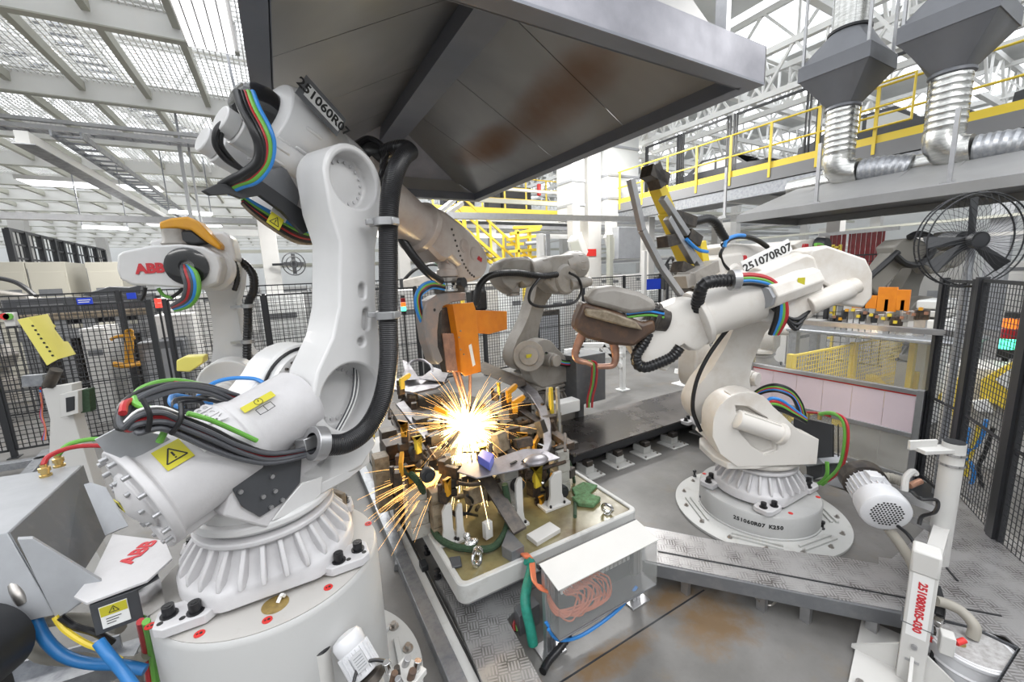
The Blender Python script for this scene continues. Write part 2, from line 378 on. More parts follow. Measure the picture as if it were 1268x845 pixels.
def cut(o, cutter):
    # boolean difference, applied
    md = o.modifiers.new('cut', 'BOOLEAN'); md.operation = 'DIFFERENCE'; md.solver = 'EXACT'; md.object = cutter
    bv = [m for m in o.modifiers if m.type == 'BEVEL']
    dg = bpy.context.evaluated_depsgraph_get(); dg.update()
    for m in bv: m.show_viewport = False
    dg.update()
    me = bpy.data.meshes.new_from_object(o.evaluated_get(dg)); 
    o.modifiers.remove(md); old = o.data; o.data = me
    for m in bv: m.show_viewport = True
    for c in ([cutter]): bpy.data.objects.remove(c, do_unlink=True)
    bm = bmesh.new(); bm.from_mesh(me)
    for e in bm.edges:
        e.smooth = not (len(e.link_faces) != 2 or e.calc_face_angle(0) > math.radians(38))
    for f in bm.faces: f.smooth = True
    bm.to_mesh(me); bm.free()
    return o
def text(name, s, size, o, xdir, ydir, m, parent, ext=.0015, bold=.0, align='CENTER', spacing=1.0):
    # lettering as thin raised mesh; o = centre, xdir = reading direction, ydir = up direction (world)
    cu = bpy.data.curves.new(name, 'FONT'); cu.body = s; cu.size = size; cu.extrude = ext; cu.offset = bold; cu.align_x = align; cu.align_y = 'CENTER'; cu.resolution_u = 3; cu.space_character = spacing
    t = bpy.data.objects.new('tmp', cu); COL.objects.link(t)
    dg = bpy.context.evaluated_depsgraph_get(); dg.update()
    me = bpy.data.meshes.new_from_object(t.evaluated_get(dg)); bpy.data.objects.remove(t, do_unlink=True)
    x = Vector(xdir).normalized(); z = x.cross(Vector(ydir)).normalized(); y = z.cross(x)
    R = Matrix((x, y, z)).transposed().to_4x4(); T = Matrix.Translation(Vector(o)) @ R
    if parent is not None: T = world_of(parent).inverted() @ T
    me.transform(T); me.materials.clear(); me.materials.append(M[m] if isinstance(m, str) else m)
    ob = bpy.data.objects.new(name, me); COL.objects.link(ob); ob.parent = parent
    return ob
def quadplate(mb, c, x, y, w, h, t):
    x = Vector(x).normalized(); z = x.cross(Vector(y)).normalized(); y = z.cross(x); c = Vector(c)
    P = [c+x*(i*w/2)+y*(j*h/2) for i, j in ((-1, -1), (1, -1), (1, 1), (-1, 1))]
    return mb.loft([[p-z*t/2 for p in P], [p+z*t/2 for p in P]])
def warning_label(parent, c, x, y, w=.1, h=.1, paper=0.0):
    x = Vector(x).normalized(); z = x.cross(Vector(y)).normalized(); y = z.cross(x); c = Vector(c)
    b = MB(); quadplate(b, c, x, y, w, h, .002); lab = b.build('warning_label', 'labelyellow', parent, label='yellow warning sticker')
    tr = MB(); s = min(w, h)*.34; z0 = c+z*.0018
    A = [z0+y*s*1.0, z0-x*s*1.1-y*s*.8, z0+x*s*1.1-y*s*.8]
    for i in range(3): tr.bar(A[i], A[(i+1) % 3], s*.16, .001, up=z)
    tr.bar(z0+y*s*.4, z0-y*s*.25, s*.2, .001, up=z); tr.bar(z0-y*s*.4, z0-y*s*.58, s*.2, .001, up=z)
    tr.build('warning_symbol', 'ink', lab)
    return lab
def bolts(mb, c, ax, R, n, r, h, a0=0, a1=2*PI, k=8):
    a, b, d = basis(ax); c = Vector(c)
    for i in range(n):
        t = a0+(a1-a0)*i/(n if abs(a1-a0-2*PI) < 1e-6 else max(n-1, 1)); p = c+(a*math.cos(t)+b*math.sin(t))*R
        mb.cyl(p-d*.004, p+d*h, r, n=k)
    return mb

def bolt_ring(name, m, parent, c, ax, R, n, r, h, T=None, a0=0, a1=2*PI, k=8, local=True):
    # every bolt is a part of its own; all share one mesh
    a, b, d = basis(ax); c = Vector(c); first = None; Rm = T if T is not None else Matrix.Identity(4)
    for i in range(n):
        t = a0+(a1-a0)*i/(n if abs(a1-a0-2*PI) < 1e-6 else max(n-1, 1)); p = c+(a*math.cos(t)+b*math.sin(t))*R
        if first is None:
            q = MB(); dd = (Rm.to_3x3() @ d) if T is not None else d
            q.cyl(-dd*.004, dd*h, r, n=k); first = q.build(name, m, parent, local=True); o = first
        else:
            o = first.copy(); COL.objects.link(o); o.parent = parent
        o.location = Rm @ p
        if not local: o.location = world_of(parent).inverted() @ (Rm @ p)
# ------------------------------------------------------------------ six-axis industrial robot
def rounded(cx, cy, r, a0, a1, n=10): return [(cx+r*math.cos(math.radians(a0+(a1-a0)*i/n)), cy+r*math.sin(math.radians(a0+(a1-a0)*i/n))) for i in range(n+1)]
def robot(name, label, loc, base_yaw, yaw, a2, b, paint='white', cast='castwhite', off=.30, L=1.75, wpaint=None, group=None, detail=2, arm_len=1.2, pitch5=None, feet=True, base=True, cover='blackgloss', fr=1.0, ds=0.0, dr_=1.0, fore=True, cap=True, drum=True, dmotor=True, aw=1.0):
    root = thing(name, label, 'robot', loc, math.radians(base_yaw), group)
    wpaint = wpaint or paint
    R = Matrix.Rotation(math.radians(yaw-base_yaw), 4, 'Z')
    T = R
    k = 20 if detail < 2 else 32
    info = {}
    # --- cast base with four bolted feet
    if base:
        def ro(t, z):
            c = .30
            for a in (38, 142, -38, -142):
                dd = abs((math.degrees(t)-a+180) % 360-180)
                if dd < 17: c = max(c, .47 if dd < 9 else .47-.0145*(dd-9)*1.0)
            back = abs((math.degrees(t)-180+180) % 360-180)
            if back < 24: c = max(c, .40)
            sx = min(.42/max(abs(math.cos(t)), .01), .36/max(abs(math.sin(t)), .01)); return max(c, min(sx, .415))
        n = 96; mb = MB(); rings = []
        for z, f in ((.03, 0), (.10, 0), (.125, .12), (.145, .42), (.20, .68), (.26, .86), (.285, 1)):
            rings.append([(lambda q: Vector((q*math.cos(2*PI*i/n), q*math.sin(2*PI*i/n), z)))((1-f)*min(ro(2*PI*i/n, z), .412)+f*.27) for i in range(n)])
        mb.loft(rings)
        mb.lathe([(.30, .27), (.33, .285), (.33, .31), (.29, .315)], n=k*2)
        if detail > 0:
            for i in range(26):
                t = 2*PI*i/26+.06; e = Vector((math.cos(t), math.sin(t), 0)); s = Vector((-e.y, e.x, 0))*.011
                P = [e*.28+Vector((0, 0, .12)), e*.40+Vector((0, 0, .12)), e*.395+Vector((0, 0, .165)), e*.315+Vector((0, 0, .272)), e*.28+Vector((0, 0, .28))]
                mb.loft([[p-s for p in P], [p+s for p in P]])
            for i in range(4):
                a = math.radians((38, 142, -142, -38)[i]); e = Vector((math.cos(a), math.sin(a), 0)); s = Vector((-e.y, e.x, 0))
                mb.loft([[e*.30+s*.10+Vector((0, 0, .03)), e*.30-s*.10+Vector((0, 0, .03)), e*.30-s*.075+Vector((0, 0, .22)), e*.30+s*.075+Vector((0, 0, .22))], [e*.40+s*.11+Vector((0, 0, .03)), e*.40-s*.11+Vector((0, 0, .03)), e*.36-s*.08+Vector((0, 0, .12)), e*.36+s*.08+Vector((0, 0, .12))]])
        bo = mb.build('base_casting', cast, root, bevel=.006, local=True)
        if feet:
            for a in (38, 142, -142, -38):
                t = math.radians(a); c = Vector((math.cos(t), math.sin(t), 0))*.43
                # foot squared to the base
                sx, sy = (1 if c.x > 0 else -1), (1 if c.y > 0 else -1)
                f = MB(); P = [(sx*.24, sy*.20), (sx*.43, sy*.20), (sx*.45, sy*.23), (sx*.45, sy*.33), (sx*.41, sy*.36), (sx*.26, sy*.36), (sx*.22, sy*.32)]
                if sx*sy < 0: P = P[::-1]
                f.prism(P, 'z', .012, .058); fo = f.build('foot', cast, root, bevel=.005, local=True)
                for q in ((sx*.30, sy*.315), (sx*.40, sy*.275)):
                    bb = MB(); bb.cyl((q[0], q[1], .055), (q[0], q[1], .064), .034, n=16); bb.cyl((q[0], q[1], .06), (q[0], q[1], .105), .024, .024, n=12); bb.cyl((q[0], q[1], .10), (q[0], q[1], .107), .013, n=6)
                    bb.build('bolt', 'black', fo, local=True)
                if detail > 1:
                    for q in ((sx*.27, sy*.25), (sx*.345, sy*.33), (sx*.425, sy*.315)):
                        bb = MB(); bb.cyl((q[0], q[1], .0575), (q[0], q[1], .0595), .012, n=12); bb.build('bolt_hole', 'ink', fo, local=True)
    # --- turret (turns on the base)
    J2 = Vector((.38, 0, .85)); mb = MB(T)
    mb.lathe([(.27, .315), (.30, .325), (.30, .345), (.335, .35), (.335, .385), (.30, .40), (.2, .41)], n=k*2)
    # flared turret floor following the ring, then left and right cheeks
    P = rounded(0, 0, .31, 100, 260, 12) + [(.30, -.30), (.50, -.24), (.56, -.10), (.56, .20), (.50, .34), (.25, .36)]
    P2 = [(x*.86, y*.86) for x, y in P]
    mb.loft([[Vector((x, y, .39)) for x, y in P], [Vector((x, y, .45)) for x, y in P], [Vector((x*.95, y*.95, .50)) for x, y in P2]])
    t1 = mb.build('turret', paint, root, bevel=.008, local=True)
    mb = MB(T)
    side = [(-.30, .42), (.42, .42), (.58, .55), (.66, .72), (.66, .86)] + rounded(.38, .85, .28, 10, 150, 10) + [(.02, .88), (-.12, .74), (-.30, .66)]
    mb.prism(side, 'y', .13, .36)
    mb.prism([(.0, .42), (.40, .42), (.52, .52), (.50, .58), (.2, .60), (.0, .55)], 'y', -.30, .13)
    t2 = mb.build('turret_cheek', paint, root, bevel=.02, seg=3, local=True)
    mb = MB(T); mb.lathe([(.245, .055), (.245, .13), (.2, .13)], o=J2, ax=(0, 1, 0), n=k*2)
    gf = mb.build('gearbox_flange', paint, root, local=True); bolt_ring('flange_bolt', 'darksteel' if detail > 1 else paint, gf, J2+Vector((0, .05, 0)), (0, -1, 0), .222, 30 if detail > 1 else 8, .008, .012, T)
    mb = MB(T); mb.torus(J2+Vector((0, .128, 0)), (0, 1, 0), .255, .009, n=48); mb.build('seal_ring', 'black', t2, local=True)
    mb = MB(T); mb.cyl(J2+Vector((-.02, .36, .0)), J2+Vector((-.02, .56, 0)), .10, n=k); mb.cyl(J2+Vector((-.02, .56, .0)), J2+Vector((-.02, .62, 0)), .085, n=k)
    if dmotor: mb.build('drive_motor', paint, root, bevel=.01, local=True)
    info['cheek'] = t2
    # --- lower arm
    al = math.radians(a2); u = Vector((math.sin(al), 0, math.cos(al))); v = Vector((math.cos(al), 0, -math.sin(al)))
    A = arm_len; J3 = J2+u*A
    def av(pu, pv): p = J2+u*pu+v*(pv*aw); return (p.x, p.z)
    out = [av(-.25*math.cos(t), -.25*math.sin(t)) for t in [math.radians(q) for q in range(-95, 96, 12)]]
    out += [av(.16, -.215), (av(.34, -.125)), av(.50, -.09), av(A-.35, -.09), av(A-.2, -.15)]
    out += [av(A+.19*math.sin(t), -.19*math.cos(t)) for t in [math.radians(q) for q in range(0, 181, 15)]]
    out += [av(A-.2, .175), av(A-.35, .15), av(.55, .16), av(.34, .19), av(.16, .235)]
    mb = MB(T)
    y0, y1 = -.30, -.05
    # the plate thins towards the top, so the side view is loftable in three slabs
    mb.loft([[Vector((x, y, z)) for x, z in out] for y in (y0, y1)])
    arm = mb.build('lower_arm', paint, root, bevel=.022, seg=3, local=True)
    bpy.context.view_layer.update()
    for c, r, d in ((J2, .195, .16), (J3, .152, .10)):
        cb = MB(T); cb.cyl(c+Vector((0, y0-.05, 0)), c+Vector((0, y0+d, 0)), r, r*.94, n=48); co = cb.build('cutter', paint, root, local=True, smooth=False); cut(arm, co)
    if detail > 0:
        for pu, pv, ln in ((.44, .09, .04), (.31, .06, .0), (.60, .06, .02)):
            cb = MB(T); c = J2+u*pu+v*pv
            if ln: cb.loft([[c+Vector((0, y, 0))+(u*(ln+.022*math.sin(t)) if math.sin(t) >= 0 else u*(-ln+.022*math.sin(t)))+v*.022*math.cos(t) for t in [2*PI*i/20 for i in range(20)]] for y in (y0-.02, y0+.05)])
            else: cb.cyl(c+Vector((0, y0-.02, 0)), c+Vector((0, y0+.05, 0)), .024, n=20)
            co = cb.build('cutter', paint, root, local=True, smooth=False); cut(arm, co)
        bolt_ring('hub_bolt', cast, arm, J2+Vector((0, y0+.16, 0)), (0, -1, 0), .145, 24 if detail > 1 else 8, .011, .012, T); bolt_ring('hub_bolt', cast, arm, J3+Vector((0, y0+.10, 0)), (0, -1, 0), .112, 18 if detail > 1 else 8, .009, .010, T)
    # --- elbow and forearm
    br = math.radians(b); e1 = Vector((math.cos(br), 0, -math.sin(br))); n1 = Vector((math.sin(br), 0, math.cos(br))); yy = Vector((0, 1, 0)); FY = .2
    O = J3+n1*off; O.y = FY
    mb = MB(T); mb.lathe([(.15, .04), (.195, .045), (.20, .10), (.225, .12), (.225, .34), (.19, .37)], o=J3, ax=(0, 1, 0), n=k*2)
    elb = mb.build('elbow_housing', paint, root, bevel=.006, local=True)
    bolt_ring('elbow_bolt', 'steel' if detail > 1 else paint, elb, J3+Vector((0, .062, 0)), (0, -1, 0), .208, 26 if detail > 1 else 8, .010, .012, T)
    def fp(t, w, y=0): return O+e1*t+n1*w+yy*y
    mb = MB(T)
    hs = [(-.24, -.10), (-.24, .13), (-.18, .19), (.20, .19), (.42, .15), (.42, -.15), (.22, -off-.18), (-.05, -off-.14), (-.14, -off)]
    mb.loft([[fp(t, w, y) for t, w in hs] for y in (-.13, .14)])
    mb.build('elbow_body', paint, elb, bevel=.03, seg=3, local=True)
    if not fore:
        root_w = world_of(root); info.update(root=root, T=T, J2=J2, J3=J3, fp=fp, arm=arm, turret=t1, w=lambda p: root_w @ (T @ Vector(p))); return info
    mb = MB(T); mb.lathe([(r_*dr_, z_) for r_, z_ in ((.12, -.42), (.19, -.40), (.215, -.34), (.215, -.16), (.19, -.12), (.17, .0))], o=fp(-.05+ds, .02), ax=e1, n=k*2)
    if detail > 0:
        for i in range(12):
            t = 2*PI*i/12+.2; a_, b_, d_ = basis(e1); q = a_*math.cos(t)+b_*math.sin(t); mb.bar(fp(-.36+ds, .02)+q*.212*dr_, fp(-.26+ds, .02)+q*.212*dr_, .022, .02, up=q)
    dr = mb.build('motor_drum', paint, root, bevel=.008, local=True) if drum else None
    if cap: mb = MB(T); mb.lathe([(.02, -.585), (.07, -.58), (.115, -.53), (.135, -.47), (.135, -.40)], o=fp(-.05+ds, .02), ax=e1, n=k); mb.build('end_cover', cover, dr, local=True)
    for y, w, ln in ((-.13, -.22, .26), (.14, -.24, .22)):
        mb = MB(T); mb.cyl(fp(-.05, w, y), fp(-.20-ln, w, y), .085, n=k); mb.cyl(fp(-.20-ln, w, y), fp(-.27-ln, w, y), .07, n=k)
        if detail > 1:
            for i in range(8):
                t = 2*PI*i/8; a_, b_, d_ = basis(e1); q = a_*math.cos(t)+b_*math.sin(t); mb.bar(fp(-.30, w, y)+q*.08, fp(-.22, w, y)+q*.08, .014, .03, up=q)
        mb.build('axis_motor', paint, root, bevel=.008, local=True)
    # tube
    sc = L/1.75
    mb = MB(T); mb.lathe([(r_*fr, z_) for r_, z_ in ((.165, .30), (.155, .50*sc), (.135, .85*sc), (.14, .93*sc), (.168, .95*sc), (.168, 1.0*sc), (.15, 1.02*sc))], o=fp(0, 0), ax=e1, n=k*2)
    fo = mb.build('forearm', wpaint, root, bevel=.004, local=True)
    if detail > 1: bolt_ring('forearm_bolt', 'steel', fo, fp(.955*sc, 0), -e1, .150*fr, 24, .007, .012, T)
    # fork shaped wrist housing
    wo = [(1.0, .145), (1.12, .165), (1.45, .17), (1.60, .15)] + rounded(1.66, 0.0, .14, 62, -62, 8) + [(1.62, -.175), (1.54, -.21), (1.47, -.19), (1.42, -.12), (1.27, -.10), (1.22, -.15), (1.14, -.17), (1.0, -.145)]
    mb = MB(T); W0 = []
    for y, f in ((-.145, .80), (-.12, .95), (-.07, 1.0), (.07, 1.0), (.12, .95), (.145, .80)):
        W0.append([fp(((t-1.33)*(.9+.1*f)+1.33)*sc, w*f*fr, y) for t, w in wo])
    mb.loft(W0); wr = mb.build('wrist_housing', wpaint, root, bevel=.006, local=True)
    if detail > 0:
        for t in (1.56, 1.40):
            mb = MB(T); mb.cyl(fp(t*sc, .035, -.14), fp(t*sc, .035, -.15), .062, n=24); mb.cyl(fp(t*sc, .035, -.15), fp(t*sc, .035, -.153), .052, n=24); mb.build('inspection_cover', wpaint, wr, local=True)
        for i in range(13 if detail > 1 else 0):
            q = i/12; t = 1.20+.42*q; w = (.07-.22*math.sin(q*PI/2*1.0)+.02*q)*fr; mb = MB(T); mb.cyl(fp(t*sc, w, -.13), fp(t*sc, w, -.152), .010, n=8); mb.build('housing_bolt', 'darksteel', wr, local=True)
    # wrist joint, hanging from the fork
    p5 = math.radians(pitch5 if pitch5 is not None else 92-b)+br
    e5 = Vector((math.cos(p5), 0, -math.sin(p5)))
    W5 = fp(1.36*sc, -.05*fr)
    mb = MB(T); mb.cyl(W5-yy*.075, W5+yy*.075, .10, n=k); mb.lathe([(.085, 0), (.085, .12), (.10, .13), (.10, .19), (.07, .20)], o=W5, ax=e5, n=k)
    mb.build('wrist_joint', wpaint, root, bevel=.006, local=True)
    mb = MB(T); mb.lathe([(.07, .195), (.095, .20), (.095, .235), (.06, .24)], o=W5, ax=e5, n=k); mb.build('tool_flange', 'steel', root, local=True)
    def w(p): return root_w @ (T @ Vector(p))
    root_w = world_of(root)
    info.update(root=root, T=T, J2=J2, J3=J3, fp=fp, u=u, v=v, e1=e1, n1=n1, W5=W5, e5=e5, w=w, sc=sc, arm=arm, wrist=wr, drum=dr, turret=t1)
    return info
def balancer(R, o, tilt, L, r, paint, detail=2):
    # spring cylinder beside the arm; o = rear end centre in the turret frame
    t = math.radians(tilt); d = Vector((math.cos(t), 0, math.sin(t))); o = Vector(o)
    mb = MB(R['T']); mb.lathe([(.02, -.055), (.045, -.05), (.10, -.03), (r*.62, -.012), (r*.62, -.0), (r*1.10, .0), (r*1.13, .012), (r*1.13, .03), (r*1.02, .045), (r, .07), (r, L*.52), (r*.94, L*.54), (r*.94, L*.56), (r*.9, L*.6), (r*.86, L*.62), (r*.88, L), (r*.80, L+.03), (.06, L+.04)], o=o, ax=d, n=56)
    body = mb.build('balancing_cylinder', paint, R['root'], bevel=.004, local=True)
    mb = MB(R['T']); bolt_ring('cover_bolt', 'alu', body, o+d*.004, -d, r*.98, 14, .010, .028, R['T'], k=10); bolt_ring('cover_bolt', 'alu', body, o-d*.008, -d, r*.52, 8, .010, .028, R['T'], k=10)
    mb = MB(R['T']); a, b_, _ = basis(d); c = o+d*(L*.30)
    mb.box(c+Vector((0, 0, -r*.92)), (L*.5, r*.7, r*.5), Matrix.Rotation(-t, 3, 'Y')); mb.build('cylinder_saddle', paint, body, bevel=.015, local=True)
    return body, o, d
# ------------------------------------------------------------------ robot in the foreground on its tall round pedestal
PED = Vector((-.2, 2.43, 0))
ped = thing('robot_pedestal', 'tall round white pedestal carrying the big foreground robot, ochre stain by its rim', 'pedestal', PED)
mb = MB(); mb.lathe([(.52, 0), (.53, .01), (.535, .05), (.535, .96), (.525, .99), (.52, .992)], o=PED, n=96, cap=False); mb.build('drum_wall', 'pedestal', ped, ang=60)
mb = MB(); mb.lathe([(.522, .985), (.524, .996), (.50, 1.0), (.01, 1.0)], o=PED, n=96); mb.build('top_plate', 'pedtop', ped)
mb = MB(); mb.lathe([(.53, .0), (.735, .0), (.735, .03), (.53, .03)], o=PED, n=96, cap=False); fl = mb.build('floor_flange', 'rail_paint', ped)
for a in range(-80, 100, 20):
    t = math.radians(a); p = PED+Vector((math.cos(t), math.sin(t), 0))*.665
    mb = MB(); mb.cyl(p+Vector((0, 0, .03)), p+Vector((0, 0, .042)), .034, n=16); mb.cyl(p+Vector((0, 0, .04)), p+Vector((0, 0, .07)), .02, n=6); mb.build('anchor_bolt', 'steel', fl)
for a in (-45, -5, 35):
    t = math.radians(a); e = Vector((math.cos(t), math.sin(t), 0)); s = Vector((-e.y, e.x, 0)); mb = MB()
    mb.bar(PED+e*.60-s*.16+Vector((0, 0, .045)), PED+e*.60+s*.16+Vector((0, 0, .045)), .035, .03); mb.build('flange_bar', 'rail_paint', fl, bevel=.004)
for px, py in ((247, 785.5), (331, 768.5), (406.5, 728), (449, 683), (456, 649), (434, 628), (186, 776)):
    c = Zp(px, py, 1.0); c = PED+(c-PED)*1.0; c.z = 1.0
    mb = MB(); mb.cyl(c, c+Vector((0, 0, .003)), .021, n=20); mk = mb.build('red_cap', 'red', ped)
    mb = MB(); mb.cyl(c+Vector((.006, 0, .002)), c+Vector((.006, 0, .0045)), .006, n=8); mb.cyl(c+Vector((-.008, .0, .002)), c+Vector((-.008, 0, .0045)), .004, n=8); mb.build('cap_hole', 'ink', mk)
c = Zp(341, 749, 1.0); mb = MB(); mb.cyl(c, c+Vector((0, 0, .002)), .058, n=32); d_ = mb.build('brass_plate', mat('ochre_disc', (.42, .30, .10), .4, metal=.4, c2=(.28, .2, .08), vs=30), ped, label='round ochre metal disc')
mb = MB(); mb.tube([c+Vector((.01, .0, .004)), c+Vector((.022, .012, .02)), c+Vector((.03, .01, .03)), c+Vector((.038, .022, .012))], .009, n=6); mb.build('crumpled_paper', 'paper', d_)

R1 = robot('industrial_robot', 'big white six-axis robot in the foreground, reaching a spot welding gun into the sparks', (-.2, 2.43, 1.0), 0, 30, 8, 23.3, off=.28, L=1.78, wpaint='wristwhite', pitch5=67, fr=1.32, ds=.17, dr_=1.12)
m1 = Fr((-.2, 2.43, 1.0), 30); r1 = R1['root']
def H1(px, py, yl): return m1.o*0 + m1.m @ m1.hit(px, py, yl)
bal, bo_, bd_ = balancer(R1, (-.53, -.14, .67), 15.7, .72, .205, 'castwhite')
def T1(p): return R1['w'](p)
X1 = Vector((math.cos(m1.yaw), math.sin(m1.yaw), 0)); Y1 = Vector((-math.sin(m1.yaw), math.cos(m1.yaw), 0)); Z1 = Vector((0, 0, 1))
bdw = X1*bd_.x + Z1*bd_.z   # cylinder axis in the world
bup = (Z1*bd_.x - X1*bd_.z).normalized()
def on_cyl(t, a, lift=.0):  # point on the cylinder's skin: t along the axis, a degrees round from the right side
    c = T1(bo_)+bdw*t; q = (-Y1*math.cos(math.radians(a))+bup*math.sin(math.radians(a))); r = .205 if t < .37 else .180
    return c+q*(r+lift), q
# labels on the cylinder
c, q = on_cyl(.135, 47, .002); warning_label(bal, c, bdw, q.cross(bdw), .095, .10)
c, q = on_cyl(.225, 52, .002); mb = MB(); quadplate(mb, c, bdw, q.cross(bdw), .028, .16, .002); mb.build('type_plate', 'paper', bal)
c, q = on_cyl(.50, 50, .003); mb = MB(); quadplate(mb, c+bup*.02, bdw, q.cross(bdw), .15, .034, .002); yl_ = mb.build('yellow_strip', 'labelyellow', bal)
zq = q; c0 = c+bup*.02+zq*.002; mb = MB(); mb.torus(c0, zq, .017, .0014, n=24, m=4); mb.build('warning_circle', 'ink', yl_)
mb = MB(); mb.bar(c0-bup*.002, c0+bup*.009, .003, .001, up=zq); mb.build('exclamation_mark', 'ink', yl_)
xx = bdw; yv = q.cross(bdw).normalized(); c1 = c0-yv.normalized()*.048; mb = MB()
for s in (-1, 1):
    P = [c1, c1+xx*s*.034, c1+xx*s*.034+yv*.0, c1]
    a = c1-yv*.018; b_ = c1+yv*.018
    mb.bar(a, a+xx*s*.036+yv*.002, .003, .001, up=zq); mb.bar(b_, b_+xx*s*.036-yv*.002, .003, .001, up=zq); mb.bar(a+xx*s*.036, b_+xx*s*.036, .003, .001, up=zq)
mb.bar(c1-yv*.018, c1+yv*.018, .003, .001, up=zq); mb.build('open_book_symbol', 'ink', yl_)
warning_label(bal, T1(bo_)-bdw*.0545+bup*.02-Y1*.0, Y1*-1, bup, .05, .05)
# dark side shield below the cylinder
P = [H1(*q, -.315) for q in ((266, 577), (300, 566), (374, 566), (372, 598), (352, 622), (322, 641), (300, 628), (287, 604))]
mb = MB(); mb.extr(P, Y1*.012); shd = mb.build('side_shield', 'darkplate', r1, bevel=.003)
for q in ((297, 609), (336, 590), (325, 615), (349, 619), (335, 628), (340, 608)):
    p = H1(*q, -.318); mb = MB(); mb.cyl(p, p-Y1*.012, .010, n=10); mb.build('shield_screw', 'alu', shd)
P = [H1(*q, -.30) for q in ((276, 640), (288, 606), (262, 600), (268, 588), (300, 566), (376, 560), (402, 545), (413, 560), (411, 590), (398, 622), (370, 640), (330, 655))]
mb = MB(); mb.extr(P, Y1*.10); mb.build('turret_side_frame', 'castwhite', R1['turret'], bevel=.012)
P = [H1(*q, -.305) for q in ((372, 598), (398, 590), (396, 612), (372, 632), (350, 640), (335, 645), (352, 622))]
mb = MB(); mb.extr(P, -Y1*.012); mb.build('frame_rib', 'white', R1['turret'], bevel=.005)
# clevis joining cylinder and arm
P = [H1(*q, -.26) for q in ((352, 497), (381, 478), (392, 488), (393, 512), (380, 520), (360, 512))]
mb = MB(); mb.extr(P, Y1*.10); cl = mb.build('clevis', 'white', r1, bevel=.012)
c = H1(380, 508, -.262); mb = MB(); mb.lathe([(.034, 0), (.034, .008), (.022, .010), (.022, .004), (.012, .004), (.012, .014), (.002, .014)], o=c, ax=-Y1, n=24); mb.build('pivot_pin', 'alu', cl)
# --- cable dress pack
def path(pts): return [H1(*p) for p in pts]
hose = path([(398, 551, -.40), (428, 549, -.42), (455, 530, -.42), (473, 495, -.42), (481, 450, -.42), (481, 400, -.42), (481, 340, -.42), (481, 280, -.42), (483, 245, -.42), (489, 215, -.40), (499, 195, -.34), (508, 188, -.26)])
mb = MB(); mb.ridged(hose, .054, step=.011, amp=.045, n=20, k=16); mb.build('corrugated_hose', 'black', r1)
hose2 = path([(508, 188, -.26), (502, 183, -.18), (488, 184, -.08), (473, 190, .05), (455, 195, .2)])
mb = MB(); mb.ridged(hose2, .05, step=.018, amp=.07, n=16); mb.build('hose_end', 'black', r1)
for px, py in ((479, 390), (477, 275)):
    c = H1(px+1, py, -.42); mb = MB(); mb.lathe([(.058, -.022), (.070, -.022), (.070, .022), (.058, .022)], o=c, ax=(0, 0, 1), n=28, cap=False)
    mb.box(c-X1*.0+Vector((0, 0, 0))-Y1*.07, (.05, .02, .036), m1.yaw); mb.bar(c+Y1*.06, c+Y1*.16, .03, .03); cl = mb.build('hose_clamp', 'alu', r1, bevel=.003)
    mb = MB(); mb.bar(H1(px-24, py, -.36), H1(px-2, py, -.40), .034, .03); mb.build('clamp_arm', 'alu', cl, bevel=.003)
c = H1(393, 549, -.40); mb = MB(); d_ = (H1(430, 549, -.42)-H1(380, 552, -.40)).normalized(); mb.lathe([(.052, -.03), (.082, -.03), (.082, .03), (.052, .03)], o=c, ax=d_, n=32, cap=False); rg = mb.build('hose_ring', 'alu', r1, bevel=.003)
mb = MB(); mb.bar(c-Z1*.0+Y1*.03, c-Z1*.02+Y1*.12, .09, .06); mb.build('ring_bracket', 'alu', rg, bevel=.004)
# cables out of the ring back over the cylinder, then looping at its far end
cab = [('greycable', 0, .0105), ('greycable', 3, .0105), ('black', 6, .013), ('greycable', 9, .0105), ('redcable', 12, .013), ('black', 16, .014), ('greycable', 20, .010), ('black', 23, .012), ('paper', 10, .005)]
base_l = [(395, 556), (340, 566), (300, 558), (262, 541), (228, 526), (200, 517), (172, 521), (158, 530), (152, 520), (160, 500), (185, 486), (220, 478), (258, 482), (295, 494)]
for i, (m_, d, r) in enumerate(cab):
    k = (len(cab)/2-i)*3.3
    pts = []
    for j, (x, y) in enumerate(base_l):
        f = min(1, j/3)
        if j < 7: pts.append(H1(x+f*random.uniform(-2, 2), y-10*(1-f)*0+k*(.35+.65*f)*(-1 if True else 1)*-1+random.uniform(-1.2, 1.2), -.36+.03*(i % 3)-.02*f))
        else:
            t = (j-7)/6; pts.append(H1(x+k*.9*(1-t), y+k*.55*t+random.uniform(-2, 2), -.34+.35*t+.02*(i % 3)))
    mb = MB(); mb.tube(pts, r, n=8, k=5); mb.build('cable', m_, r1)
